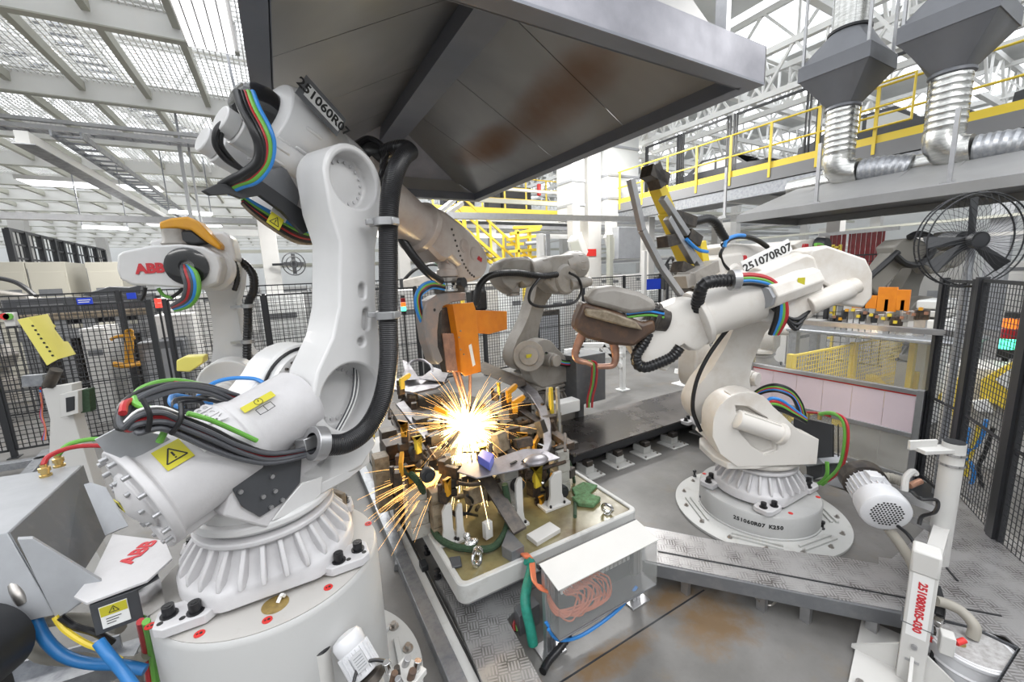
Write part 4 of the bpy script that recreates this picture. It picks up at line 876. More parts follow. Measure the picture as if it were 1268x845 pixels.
# C-shaped side casting and the cream balancing cylinder
C1 = [(905, 488), (925, 488), (945, 498), (962, 512), (975, 530), (980, 560), (975, 578), (955, 578), (935, 570), (915, 556), (903, 535), (898, 510)]
bpy.context.view_layer.update()
cb = MB(); cb.extr([H2(*q, .42) for q in ((915, 505), (932, 506), (955, 520), (970, 540), (968, 562), (952, 568), (935, 556), (920, 538))], Y2*-.20); cut(R2['cheek'], cb.build('cutter', 'cream', r2, smooth=False))
ob = poly3('side_casting', [H2(*q, .34) for q in C1], Y2*-.12, 'cream', R2['turret'], .02)
bpy.context.view_layer.update()
cb = MB(); cb.extr([H2(*q, .42) for q in ((915, 505), (932, 508), (955, 522), (968, 540), (966, 562), (952, 566), (935, 556), (920, 538))], Y2*-.13); co = cb.build('cutter', 'cream', R2['turret'], smooth=False); cut(ob, co)
b0, b1 = H2(912, 519, .36), H2(962, 536, .36)
mb = MB(); mb.lathe([(.05, -.02), (.085, 0), (.085, (b1-b0).length), (.10, (b1-b0).length+.01), (.10, (b1-b0).length+.05), (.06, (b1-b0).length+.06)], o=b0, ax=b1-b0, n=28); bb2 = mb.build('balancing_cylinder', 'cream', r2, bevel=.003)
a, b, d = basis(b1-b0)
for i in range(4):
    q = Y2*1.0*.0+(a*math.cos(i*.5+.6)+b*math.sin(i*.5+.6))*.087; mb = MB(); mb.bar(b0+q+d*.02, b1+q-d*.02, .012, .012); mb.build('tie_rod', 'cream', bb2)
# grey electrical shields at its back
hbx, Fbx = PL(H2(1010, 560, -.2)+Vector((.0, 0, 0)), 90)
sb = thing('rear_supply_box', 'dark grey shield and connector box behind the right robot base', 'supply box', (4.62, 2.05, .25))
FB = Fr((4.75, 2.1, 0), 60); hb = lambda x, y, d=0.0: FB.m @ FB.hit(x, y, d)
yb = FB.m.to_3x3() @ Vector((0, 1, 0))
poly3('shield_plate', [hb(*q) for q in ((985, 515), (1033, 526), (1033, 566), (1010, 568), (983, 560))], yb*.02, 'darkplate', sb)
poly3('gusset', [hb(*q, -.02) for q in ((1021, 532), (1024, 534), (1012, 567), (1008, 566))], yb*-.08, 'greybox', sb)
poly3('box_lid', [hb(*q, .0) for q in ((985, 560), (1012, 566), (1020, 574), (1000, 578), (984, 572))], yb*-.25, 'greybox', sb)
poly3('connector_box', [hb(*q, -.05) for q in ((998, 576), (1018, 570), (1018, 590), (1000, 597))], yb*-.2, 'darkplate', sb)
poly3('white_label', [hb(*q, -.055) for q in ((1009, 584), (1016, 581), (1016, 591), (1009, 594))], yb*-.21, 'paper', sb)
for m_, o_, r in (('greencable', 0, .02), ('redcable', 3, .012)):
    mb = MB(); mb.tube([hb(*q) for q in ((1016+o_, 513, .05), (1030+o_, 512, .05), (1042+o_, 518, .05), (1047+o_, 532, .05), (1046+o_, 555, .05), (1040+o_, 578, .02), (1028+o_, 592, 0), (1018, 600, 0))], r, n=8); mb.build('cable', m_, sb)
mb = MB(); mb.tube([hb(*q) for q in ((1024, 572), (1024, 588), (1016, 598), (1005, 602))], .018, n=8); mb.build('cable', 'greencable', sb)
mb = MB(); mb.tube([hb(*q) for q in ((1000, 511, .05), (1014, 512, .05), (1028, 516, .05))], .012, n=8); mb.build('cable', 'redcable', sb)
for x in (1000, 1015):
    c = hb(x, 516, .05); mb = MB(); mb.cyl(c-Vector((0, 0, .03)), c+Vector((0, 0, .04)), .02, n=10); mb.build('brass_fitting', 'brass', sb)
for x in (1032, 1038):
    mb = MB(); mb.bar(hb(x, 526, .05), hb(x, 566, .05), .008, .008); mb.build('wire_guard', 'black', sb)
mb = MB(); p = hb(1000, 590); mb.bar((p.x, p.y, 0), (p.x, p.y, p.z), .08, .08); mb.build('support', 'greybox', sb)
# dark folded bracket on the floor behind
poly3('floor_bracket', [], None, 'darkplate', None) if False else None
fbk = thing('folded_bracket', 'dark grey folded steel bracket lying on the floor between right robot and barrier', 'bracket', Zp(1065, 600, 0))
P = [Zp(1023, 600, .0), Zp(1036, 586, .12), Zp(1052, 586, .14), Zp(1068, 612, .03)]; poly3('left_plate', P, Vector((.02, .02, .004)), 'darkplate', fbk)
P = [Zp(1052, 586, .14), Zp(1066, 596, .12), Zp(1072, 622, .0), Zp(1062, 606, .0)]; poly3('right_plate', P, Vector((.01, -.02, .004)), 'greymetal', fbk)
rs0 = random.Random(9)
# ------------------------------------------------------------------ base plate of the welding fixture
def rrect(x0, x1, y0, y1, r, n=6):
    P = []
    for cx, cy, a in ((x1-r, y1-r, 0), (x0+r, y1-r, 90), (x0+r, y0+r, 180), (x1-r, y0+r, 270)): P += rounded(cx, cy, r, a, a+90, n)
    return P
bp_ = thing('fixture_base_plate', 'large pale grey base plate with raised rim and oily ochre surface under the welding fixture', 'base plate', (1.68, 3.3, .1))
PX0, PX1, PY0, PY1 = .83, 2.54, 2.35, 4.25
mb = MB(); o_, i_ = rrect(PX0, PX1, PY0, PY1, .07), rrect(PX0+.045, PX1-.045, PY0+.045, PY1-.045, .04)
rg = [[Vector((x, y, z)) for x, y in P] for P, z in ((rrect(PX0+.03, PX1-.03, PY0+.03, PY1-.03, .05), .20), (o_, .24), (o_, .375), (rrect(PX0+.008, PX1-.008, PY0+.008, PY1-.008, .06), .383), (rrect(PX0+.038, PX1-.038, PY0+.038, PY1-.038, .045), .383), (i_, .376), (i_, .362))]
mb.loft(rg); mb.build('rimmed_plate', 'rail_paint', bp_, ang=30)
mb = MB(); mb.loft([[Vector((x, y, z)) for x, y in i_] for z in (.360, .366)]); mb.build('oily_surface', 'platform_oil', bp_)
mb = MB(); mb.box((1.68, 3.3, .11), (1.5, 1.7, .20)); mb.build('plinth', 'greymetal', bp_)
def ring_bolt(x, y, z, tilt, name_l, R=.045):
    t = thing('lifting_eye', name_l, 'eye bolt', (x, y, z)); c = Vector((x, y, z+.055)); mb = MB(); mb.torus(c, (math.cos(tilt), math.sin(tilt), .25), R, .014, n=26, m=8); mb.build('ring', 'chrome', t)
    mb = MB(); mb.lathe([(.03, 0), (.03, .01), (.018, .014), (.015, .03)], o=(x, y, z), n=14); mb.build('shank', 'chrome', t)
p = Zp(591, 700, .366); ring_bolt(p.x, p.y, .366, -.9, 'bright steel lifting eye at the near corner of the oily base plate', .055)
p = Zp(752, 637, .366); ring_bolt(p.x, p.y, .366, .6, 'bright steel lifting eye at the right-hand corner of the oily base plate')
# green cloth scraps on the plate
for i, px in enumerate((((708, 604), (722, 596), (740, 600), (728, 612), (712, 612)), ((708, 616), (728, 612), (744, 617), (735, 626), (716, 624)))):
    P = [Zp(x, y, .40) for x, y in px]; mb = MB(); mb.loft([[p-Vector((0, 0, .032)) for p in P], [p+Vector((0, 0, random.uniform(-.01, .02))) for p in P]]); o = mb.build('green_cloth', 'greenpad', bevel=.008, origin=(P[0].x, P[0].y, .366)); tag(o, ['upper green cloth pad on the right of the oily base plate', 'lower green cloth pad on the right of the oily base plate'][i], 'cloth')
mb = MB(); P = [Zp(x, y, .39) for x, y in ((556, 690), (570, 688), (572, 700), (560, 703))]; mb.loft([[p-Vector((0, 0, .022)) for p in P], P]); o = mb.build('grey_rag', 'darkplate', bevel=.006); tag(o, 'small dark grey scrap lying on the left of the oily base plate', 'scrap')
# ------------------------------------------------------------------ the welding fixture: towers, clamps, discs
fx = thing('welding_fixture', 'crowded welding fixture of towers and amber clamps standing on the oily base plate', 'welding fixture', (1.7, 3.4, .366))
FT = .366
def fp_(px, py, y): return Yp(px, py, y)
def tower(px, y, w, d, ztop, m_, nm='tower'):
    p = Yp(px, 640, y); mb = MB(); n = 4; h = (ztop-FT)/n
    for i in range(n): mb.box((p.x, y+d/2, FT+h*(i+.5)), (w*(1-.06*(i % 2)), d*(1-.06*(i % 2)), h-.004))
    mb.build(nm, m_, fx, bevel=.004); return p
tower(636, 2.86, .15, .16, .86, 'fixgrey'); tower(700, 2.95, .14, .16, .80, 'fixgrey'); tower(520, 3.05, .16, .2, .80, 'fixgrey'); tower(545, 2.95, .12, .14, .78, 'fixtan')
tower(690, 3.5, .2, .25, .95, 'fixtan'); tower(610, 3.6, .22, .22, .9, 'fixdark'); tower(500, 3.7, .22, .22, .95, 'fixdark'); tower(565, 3.9, .3, .2, .9, 'fixdark'); tower(650, 4.0, .3, .2, .95, 'fixdark')
for px, y0, wd, zt in (((641, 649), 2.74, .02, .80), ((683, 697), 2.80, .02, .70), ((549, 561), 2.86, .02, .70), ((566, 574), 2.84, .02, .68)):
    a, b = Yp(px[0], 650, y0), Yp(px[1], 650, y0); xc = (a.x+b.x)/2; ww = abs(b.x-a.x)
    mb = MB(); mb.prism([(xc-ww*.8, FT), (xc+ww*.8, FT), (xc+ww*.5, FT+.12), (xc+ww*.5, zt), (xc-ww*.1, zt), (xc-ww*.5, zt-.05), (xc-ww*.5, FT+.12)], 'y', y0, y0+.03)
    mb.box((xc, y0+.04, FT+.012), (ww*2.2, .14, .024)); sp = mb.build('angle_bracket', 'offwhite', fx, bevel=.003)
    for dx in (-.6, .6): mb = MB(); mb.cyl((xc+dx*ww, y0-.015, FT+.02), (xc+dx*ww, y0-.015, FT+.045), .011, n=8); mb.build('bolt', 'black', sp)
p = Zp(680, 662, .40); mb = MB(); mb.box((p.x-.02, p.y+.05, .385), (.26, .13, .04), .15); mb.build('foot_block', 'offwhite', fx, bevel=.004)
for px, py, y, r in ((643, 603, 2.80, .062), (698, 611, 2.86, .066), (531, 590, 2.9, .06), (516, 560, 3.3, .06), (655, 588, 2.9, .05)):
    c = fp_(px, py, y); mb = MB(); mb.lathe([(r*.3, -.01), (r*.5, -.008), (r*.55, 0), (r*.9, 0), (r, .01), (r, .05), (r*.8, .055)], o=c, ax=(0, 1, 0), n=24); mb.build('pivot_disc', 'blackpaint' if r > .055 else 'fixdark', fx)
# amber toggle clamps: hook, arm and body
def clamp(px, py, y, s, rz, m_='amber', flip=1):
    c = fp_(px, py, y); T = Matrix.Translation(c) @ Matrix.Rotation(rz, 4, 'Z') @ Matrix.Scale(s*1.35, 4)
    mb = MB(T); mb.prism([(-.03, -.05), (.0, -.05), (.0, .0), (.03*flip+.01, .012), (.045*flip+.01, .03), (.045*flip, .045), (.01, .035), (-.03, .02)], 'y', -.009, .009); a = mb.build('clamp_hook', m_, fx)
    mb = MB(T); mb.box((-.015, .02, -.06), (.04, .035, .06)); mb.cyl((-.015, .045, -.09), (-.015, .045, .0), .012, n=8); mb.build('clamp_cylinder', 'fixdark', fx)
for i, (px, py, y, s, rz) in enumerate(((520, 548, 3.3, 1.3, .5), (497, 575, 3.1, 1.2, 1.2), (512, 585, 3.1, 1.2, .2), (462, 530, 3.6, 1.2, .4), (651, 545, 3.3, 1.5, -.3), (663, 551, 3.25, 1.3, .6), (668, 586, 2.95, 1.8, .2), (686, 600, 2.95, 1.3, 1.4), (690, 552, 3.2, 1.2, 1.9), (681, 498, 3.7, 1.4, 1.0), (690, 520, 3.6, 1.2, .5), (632, 487, 3.9, 1.5, .3), (618, 480, 4.0, 1.2, .9), (640, 500, 3.7, 1.4, 0), (556, 600, 2.9, 1.2, .7), (500, 472, 4.2, 1.2, .3), (503, 530, 3.5, 1.2, -.6), (630, 540, 3.4, 1.2, 1.2), (600, 560, 3.2, 1.1, .3), (548, 512, 3.7, 1.2, 2.4), (672, 620, 2.9, 1.0, .4))):
    clamp(px, py, y, s, rz, 'amber' if i % 3 else 'yellow', 1 if i % 2 else -1)
# uprights with yellow pins on the right-hand side
for px, y in ((686, 3.55), (694, 3.5), (682, 3.8)):
    a, b = Yp(px, 560, y), Yp(px-4, 480, y); mb = MB(); mb.bar((a.x, y, .45), (b.x, y, b.z), .035, .035); mb.build('upright', 'yellow' if px == 686 else 'fixgrey', fx, bevel=.003)
for i in range(130):
    x = random.uniform(.90, 2.44); y = random.uniform(2.98, 4.15); z = random.uniform(.42, 1.0); mb = MB(); k = random.random()
    R = Matrix.Rotation(random.uniform(-.5, .5), 3, 'Z') @ Matrix.Rotation(random.uniform(-.4, .4), 3, 'X')
    if k < .45: mb.box((x, y, z), (random.uniform(.05, .16), random.uniform(.04, .12), random.uniform(.05, .2)), R); nm, mm = 'fixture_block', random.choice(['fixdark', 'fixtan', 'darksteel', 'darksteel', 'fixdark', 'fixgrey'])
    elif k < .75: d = Vector((random.uniform(-1, 1), random.uniform(-1, 1), random.uniform(-.5, .5))).normalized(); mb.cyl((x, y, z), Vector((x, y, z))+d*random.uniform(.08, .2), random.uniform(.015, .03), n=12); nm, mm = 'air_cylinder', random.choice(['steel', 'fixdark', 'chrome'])
    else: d = Vector((random.uniform(-1, 1), random.uniform(-1, 1), random.uniform(-.3, .6))).normalized(); mb.bar((x, y, z), Vector((x, y, z))+d*random.uniform(.1, .3), .03, .015); nm, mm = 'link_arm', random.choice(['fixdark', 'darksteel', 'steel', 'brown'])
    mb.build(nm, mm, fx, bevel=.003)
for i in range(9):
    x = random.uniform(1.0, 2.3); y = random.uniform(2.95, 3.5); mb = MB(); P = [Vector((x, y, .40))]
    for j in range(5): P.append(P[-1]+Vector((random.uniform(-.12, .12), random.uniform(-.08, .1), random.uniform(-.02, .16))))
    mb.tube(P, .012, n=6); mb.build('air_hose', 'greenfab' if i % 2 else 'black', fx)
# thick green-sleeved hose bundle round the near feet
mb = MB(); mb.tube([Yp(500, 580, 3.2), Yp(520, 600, 3.0), Zp(530, 630, .45), Zp(540, 662, .42), Zp(560, 676, .41), Zp(585, 680, .41), Zp(610, 678, .41), Zp(625, 660, .43), Zp(630, 635, .5), Yp(625, 600, 2.8)], .028, n=9); mb.build('sleeved_hose', 'greenfab', fx)
mb = MB(); mb.tube([Yp(700, 560, 3.1), Yp(709, 585, 3.05), Yp(712, 610, 3.0), Zp(712, 640, .5)], .016, n=8); mb.build('sleeved_hose', 'greenfab', fx)
mb = MB(); mb.sph(Zp(584, 672, .43), .045, sc=(1.3, 1, .7)); mb.sph(Zp(592, 682, .42), .04, sc=(1, 1.2, .7)); mb.sph(Zp(578, 664, .46), .03); mb.build('foil_wrap', mat('crumpled_foil', (.7, .7, .7), .25, metal=1, bump=.9, bs=40), fx, smooth=False)
p = Zp(604, 660, .43); mb = MB(); mb.box((p.x, p.y, .46), (.07, .05, .14), .2); mb.build('valve_block', 'offwhite', fx, bevel=.003)
# sheet metal cable chute running down to the front edge
P = [Yp(590, 590, 3.0), Yp(604, 583, 3.0), Zp(652, 655, .45), Zp(636, 664, .45)]; poly3('cable_chute', P, Vector((0, 0, .02)), 'darksteel', fx, .003)
P = [Zp(628, 677, .48), Zp(632, 656, .48), Zp(652, 672, .48), Zp(643, 688, .48)]; P = [Zp(621, 676, .46), Zp(629, 655, .46), Zp(649, 676, .46), Zp(634, 684, .46)]
mb = MB(); mb.loft([[Vector((p.x, p.y, .367)) for p in P], P]); mb.build('cable_tunnel', 'greymetal', fx, bevel=.003)
# --- bare steel body parts clamped in the fixture
def sheet(name, px, y, thick, m_, label, cat='body panel', tilt=(0, 1, 0)):
    P = [Yp(a, b, yy) for a, b, yy in px]; mb = MB(); mb.extr(P, Vector(tilt)*thick); o = mb.build(name, m_, bevel=.003); tag(o, label, cat); return o
def zsheet(name, px, m_, label, cat='body panel', th=.012):
    P = [Zp(a, b, z) for a, b, z in px]; mb = MB(); mb.loft([[p-Vector((0, 0, th)) for p in P], P]); o = mb.build(name, m_, bevel=.003); tag(o, label, cat); return o
fp1 = zsheet('floor_panel', [(566, 584, .93), (590, 592, .93), (640, 582, .92), (694, 567, .92), (672, 556, .95), (648, 556, .95), (600, 572, .95), (575, 574, .94)], 'carpart', 'flat pressed steel plate at the front of the fixture, beside the violet block')
for q in ((636, 573), (650, 570)): mb = MB(); c = Zp(*q, .945); mb.box(c, (.07, .02, .01), .3); mb.build('slot', 'ink', fp1)
mb = MB(); P = [Zp(592, 574, .95), Zp(598, 566, .95), Zp(612, 572, .95), Zp(607, 584, .95)]; mb.loft([P, [p+Vector((0, 0, .07)) for p in P]]); tag(mb.build('violet_block', 'vplastic', bevel=.004), 'violet blue plastic block on the front steel plate below the sparks', 'block')
P = [(566, 598), (590, 600), (640, 590), (700, 572)]; mb = MB(); mb.tube([Yp(x, y, 2.95) for x, y in P], .018, n=8); mb.build('front_beam', 'fixdark', fx)
mb = MB(); ch_ = [(646, 475), (660, 486), (672, 505), (677, 525), (678, 548), (674, 560)]
L_, R_ = [], []
for i, (x, y) in enumerate(ch_): L_.append(Zp(x-5, y+2, 1.04-.02*i)); R_.append(Zp(x+5, y-2, 1.04-.02*i))
P = L_+R_[::-1]; mb.loft([[p-Vector((0, 0, .05)) for p in P], P]); tag(mb.build('curved_rail', 'carpart', bevel=.008), 'curved pressed steel rail on the right-hand side of the fixture', 'body panel')
P = [(592, 452), (600, 448), (650, 470), (652, 477), (640, 481), (596, 462)]; mb = MB(); mb.loft([[Zp(x, y, 1.08) for x, y in P], [Zp(x, y, 1.02) for x, y in P]]); tag(mb.build('dark_crossmember', 'fixdark', bevel=.01), 'dark ribbed crossmember behind the orange shields', 'body panel')
pl = MB()
zs = zsheet('side_member', [(484, 470, 1.12), (520, 466, 1.14), (548, 463, 1.15), (556, 470, 1.12), (540, 480, 1.10), (512, 486, 1.06), (486, 482, 1.06)], 'carpart', 'bright stamped side member lying left of the welding gun', th=.03)
mb = MB(); mb.tube([Zp(500, 468, 1.16), Zp(503, 458, 1.2), Zp(510, 448, 1.24), Zp(522, 446, 1.25), Zp(533, 452, 1.22), Zp(536, 462, 1.17)], .022, n=8); mb.build('stamped_arch', 'carpart', zs)
P = [Zp(498, 445, 1.3), Zp(506, 449, 1.26), Zp(520, 470, 1.15), Zp(503, 471, 1.15)]; poly3('stamped_web', P, Vector((0, .01, 0)), 'carpart', zs)
P = [Zp(520, 470, 1.15), Zp(538, 456, 1.2), Zp(556, 462, 1.17), Zp(550, 474, 1.13)]; poly3('stamped_web', P, Vector((0, .015, .01)), 'carpart', zs)
mb = MB(); P = [Zp(490, 500, .98), Zp(500, 496, .98), Zp(540, 545, .92), Zp(531, 550, .92)]; mb.loft([[p-Vector((0, 0, .03)) for p in P], P]); o = mb.build('sill_strip', 'carpart', bevel=.005); tag(o, 'long straight steel strip lying left of the sparks', 'body panel')
mb = MB(); P = [Zp(480, 500, .97), Zp(489, 498, .97), Zp(528, 556, .9), Zp(516, 560, .9)]; mb.loft([[p-Vector((0, 0, .05)) for p in P], P]); mb.build('support_rail', 'fixdark', fx)
mb = MB(); c = Zp(664, 570, .96); mb.sph(c, .11, sc=(1, .8, .35)); tag(mb.build('pressed_dome', 'carpart'), 'rounded grey pressed cup at the right of the fixture behind the steel plate', 'body panel')
# ------------------------------------------------------------------ spot welding gun held by the foreground robot
gun = thing('spot_welding_gun', 'spot welding gun with grey C-frame and orange shields hanging over the sparks', 'welding gun', H1(575, 352, .16))
YL = .18
mb = MB(); mb.lathe([(.075, 0), (.085, .01), (.085, .03), (.07, .035), (.07, .06), (.085, .065), (.085, .085)], o=T1(R1['W5']+R1['e5']*.24), ax=T1(R1['e5'])-T1(Vector((0, 0, 0))), n=24); mb.build('tool_changer', 'chrome', gun)
c = H1(569, 350, .06); mb = MB(); mb.cyl(c, c-Y1*.05, .045, n=20); mb.build('round_connector', 'blackpaint', gun)
P = [H1(*q, YL) for q in ((547, 344), (575, 346), (576, 364), (548, 364))]; poly3('adapter', P, Y1*.10, 'darksteel', gun, .006)
C = [(577, 362), (560, 362), (541, 366), (529, 373), (525, 384), (525.5, 400), (529, 422), (537, 447), (543, 452), (549, 447), (545, 436), (542.6, 429.5), (542, 410), (544.4, 388.6), (549.7, 379), (562, 374.4), (577, 372)]
poly3('c_frame', [H1(*q, YL-.05) for q in C], Y1*.10, mat('sooty_gun_frame', (.22, .20, .19), .42, c2=(.42, .27, .20), vs=3, mix=(.45, .7)), gun, .012)

c = H1(538, 384, YL-.051); mb = MB(); mb.cyl(c, c-Y1*.004, .013, n=14); mb.build('frame_hole', 'ink', gun)
poly3('inner_body', [H1(*q, YL) for q in ((546, 384), (562, 377), (570, 380), (572, 460), (556, 462), (550, 440), (546, 420))], Y1*.09, 'darksteel', gun, .006)
for i in range(6):
    x = 549+i*3.2; mb = MB(); mb.bar(H1(x, 413, YL-.02), H1(x+6, 460, YL-.02), .022, .03); mb.build('copper_shunt', 'copper', gun, bevel=.003)
og = poly3('orange_shield', [H1(*q, YL-.07) for q in ((560.4, 377), (586, 374.4), (588.8, 381.5), (592.4, 415), (596, 460.5), (576.4, 466), (571, 461.4), (567.5, 422))], Y1*.015, 'orange', gun, .004)
poly3('shield_side', [H1(*q, YL-.07) for q in ((560.4, 377), (562.5, 377), (573, 461.4), (571, 461.4), (567.5, 422))], Y1*.14, 'orange', og)
poly3('rear_shield', [H1(*q, YL+.16) for q in ((586, 384), (627.9, 385.5), (628.2, 408), (606.6, 414), (588, 412.6))], Y1*.08, 'orange', gun, .006)
mb = MB(); a, b = H1(582, 427, YL-.072), H1(587, 453, YL-.072); mb.bar(a, b, .045, .002, up=Y1); sl = mb.build('white_sticker', 'paper', og)
for x, y in ((570, 410), (568, 418), (570, 433), (574, 439)): c = H1(x, y, YL-.07); mb = MB(); mb.cyl(c, c-Y1*.008, .008, n=8); mb.build('screw', 'steel', og)
for x0, x1 in ((560, 575), (566, 579), (582, 582)):
    mb = MB(); mb.cyl(H1(x0, 455, YL), H1(x1, 500, YL), .020, .012, n=12); mb.build('electrode', 'copper', gun)
for m_, r, o_ in (('bluecable', .012, 0), ('greencable', .012, 3), ('redcable', .010, 5.5), ('black', .014, 8), ('bluecable', .010, 11)):
    mb = MB(); mb.tube([H1(550, 352+o_*.6, .12), H1(536, 349+o_*.7, .12), H1(522+o_*.4, 354+o_*.7, .12), H1(514.5+o_*.6, 368, .14), H1(516+o_*.6, 385, .16), H1(523+o_*.5, 402, .18), H1(531+o_*.2, 412, .2)], r, n=8); mb.build('gun_cable', m_, gun)
mb = MB(); mb.tube([H1(546, 349, .12), H1(530, 338, .12), H1(514, 320, .15), H1(500, 300, .2), H1(492, 285, .25)], .036, n=10); mb.build('gun_hose', 'black', gun)
# ------------------------------------------------------------------ weld sparks
for a_, b_ in (((1.0, 3.05, .78), (2.4, 3.05, .78)), ((1.0, 3.5, .85), (2.4, 3.5, .85)), ((1.0, 4.0, .9), (2.4, 4.0, .9)), ((1.05, 3.0, .7), (1.05, 4.1, .8)), ((2.3, 3.0, .8), (2.3, 4.1, .9)), ((1.7, 3.1, .82), (1.7, 4.1, .9)), ((1.35, 3.1, .75), (1.9, 4.0, .95)), ((2.0, 3.0, .6), (1.2, 3.7, .62))):
    mb = MB(); mb.bar(a_, b_, .09, .07); mb.build('cross_beam', rs0.choice(['fixdark', 'darksteel', 'fixtan']), fx, bevel=.004)
S = Yp(577, 522, 3.55)
sk = thing('weld_sparks', 'dazzling burst of white and gold welding sparks under the gun tip', 'sparks', S)
M['sparkcore'] = mat('white_hot_core', (1, 1, 1), .5, emit=(1, .93, .78), es=16)
M['sparkhot'] = mat('white_hot_streak', (1, .9, .6), .5, emit=(1, .80, .42), es=9)
M['sparkgold'] = mat('golden_streak', (1, .6, .2), .5, emit=(1, .55, .16), es=3.5)
mb = MB(); mb.sph(S, .045, sc=(.7, .7, 2.1)); mb.sph(S+Vector((0, 0, -.10)), .042, sc=(.9, .9, 1.5)); mb.build('white_core', 'sparkcore', sk)
rs = random.Random(11)
for px, y, w_, zt in ((492, 4.0, .16, .98), (515, 3.9, .18, .92), (535, 4.1, .2, 1.0), (480, 3.6, .14, .9), (505, 3.35, .14, .84), (600, 4.15, .2, 1.0), (575, 4.1, .2, .96)): tower(px, y, w_, .16, zt, rs0.choice(['fixdark', 'darksteel', 'fixtan']))
P = [Zp(484, 520, .86), Zp(500, 488, .92), Zp(548, 482, .96), Zp(590, 492, .96), Zp(560, 560, .80), Zp(505, 572, .76)]; poly3('dark_carrier_plate', P, Vector((0, 0, -.04)), 'fixdark', fx, .004)
for i in range(26):
    c = Zp(rs0.uniform(478, 560), rs0.uniform(478, 585), rs0.uniform(.86, 1.0)); mb = MB(); R_ = Matrix.Rotation(rs0.uniform(0, 3), 3, 'Z')
    if i % 3: mb.box(c, (rs0.uniform(.04, .13), rs0.uniform(.03, .07), rs0.uniform(.04, .14)), R_)
    else: mb.cyl(c, c+R_ @ Vector((rs0.uniform(.08, .18), 0, rs0.uniform(-.05, .08))), rs0.uniform(.012, .03), n=10)
    mb.build('fixture_block', rs0.choice(['fixdark', 'darksteel', 'fixtan', 'steel', 'brown', 'fixdark', 'amber']), fx, bevel=.003)
ld = bpy.data.lights.new('weld_glow', 'POINT'); ld.energy = 45; ld.color = (1, .78, .45); ld.shadow_soft_size = .06; lo = bpy.data.objects.new('weld_glow', ld); COL.objects.link(lo); lo.parent = sk; lo.location = (0, -.12, .0)
def streaks(name, o, n, lo, hi, r0, m_, bias=None, cone=0.0, st=.02):
    mb = MB()
    for i in range(n):
        d = Vector((rs.gauss(0, 1), rs.gauss(0, 1), rs.gauss(0, 1))).normalized()
        if bias is not None: d = (d*(1-cone)+Vector(bias)*cone*(.6+.8*rs.random())).normalized()
        L = lo+(hi-lo)*rs.random()**1.6; sag = -.30*L*L; P = []
        s0 = st*rs.random()+.02
        for j in range(5):
            t = j/4; P.append(o+d*(s0+L*t)+Vector((0, 0, sag*t*t)))
        mb.tube(P, r0*(.5+rs.random()), n=4, k=1, rr=lambda t: 1.0-.8*t)
    o_ = mb.build(name, m_, sk, smooth=False); o_['kind'] = 'stuff'
streaks('short_sparks', S-Vector((0, 0, .04)), 260, .10, .36, .0022, 'sparkhot')
streaks('long_sparks', S-Vector((0, 0, .05)), 230, .25, .80, .0017, 'sparkgold')
streaks('falling_sparks', S-Vector((0, 0, .05)), 120, .35, .95, .0022, 'sparkhot', (0, -.15, -1), .62)
streaks('side_sparks', Yp(548, 585, 3.2), 70, .25, .75, .0022, 'sparkgold', (-1, -.25, -.12), .72)
# ------------------------------------------------------------------ wire connection box on legs
wb = thing('wire_box', 'clear sided connection box with white lid, full of orange wires, standing before the base plate', 'connection box', (1.68, 1.9, 0))
for x, y in ((1.27, 1.95), (1.31, 1.95), (2.06, 1.95), (2.10, 1.95)): zbox('leg_profile', x-.018, x+.018, y-.02, y+.02, .01, .62 if x < 2 else .45, 'alu', wb)
for x in (1.29, 2.08): zbox('foot_plate', x-.09, x+.09, 1.88, 2.02, 0, .012, 'alu', wb)
zbox('back_panel', 1.26, 2.14, 1.965, 1.98, .22, .60, 'darkplate', wb)
zbox('top_rail', 1.24, 2.13, 1.98, 2.01, .595, .63, 'blackpaint', wb)
P = [Vector((1.25, 1.99, .625)), Vector((2.13, 1.99, .625)), Vector((2.13, 1.78, .585)), Vector((1.25, 1.78, .585))]; poly3('white_lid', P, Vector((0, 0, .008)), 'offwhite', wb, .002)
zbox('clear_front', 1.26, 2.13, 1.79, 1.795, .24, .58, 'glasstint', wb, 0); zbox('clear_side', 2.125, 2.13, 1.795, 1.965, .22, .58, 'glasstint', wb, 0); zbox('clear_side', 1.26, 1.265, 1.795, 1.965, .24, .58, 'glasstint', wb, 0)
zbox('box_bottom', 1.26, 2.13, 1.79, 1.965, .215, .225, 'greymetal', wb)
for i in range(9): zbox('terminal', 1.62+.04*i, 1.65+.04*i, 1.90, 1.96, .42, .53, 'offwhite', wb)
rs2 = random.Random(5)
for i in range(20):
    x = 1.36+.014*i; s = i/19; mb = MB(); e = Vector((x, 1.90, .46+.05*s)); lp = .14+.20*rs2.random()
    mb.tube([Vector((1.27, 1.93, .46-.01*i*.3)), Vector((1.32, 1.86, .36-.05*rs2.random())), Vector((1.38+.3*s, 1.83, .27+.07*rs2.random())), Vector((1.45+.28*s, 1.85, .33+.1*rs2.random())), e+Vector((.03, -.02, -.04)), e], .0055, n=5, k=5); w_ = mb.build('orange_wire', 'orangecable', wb)
    mb = MB(); mb.cyl(e-Vector((0, 0, .03)), e+Vector((0, 0, .025)), .010, n=8); mb.build('white_plug', 'paper', w_)
for i in range(6):
    mb = MB(); mb.tube([Zp(645+i*1.5, 686, .40), Zp(650+i*1.4, 690, .42), Zp(656+i, 697, .38), Vector((1.22, 2.02-.008*i, .50)), Vector((1.26, 1.96-.01*i, .48))], .009, n=6); mb.build('orange_wire', 'orangecable', wb)
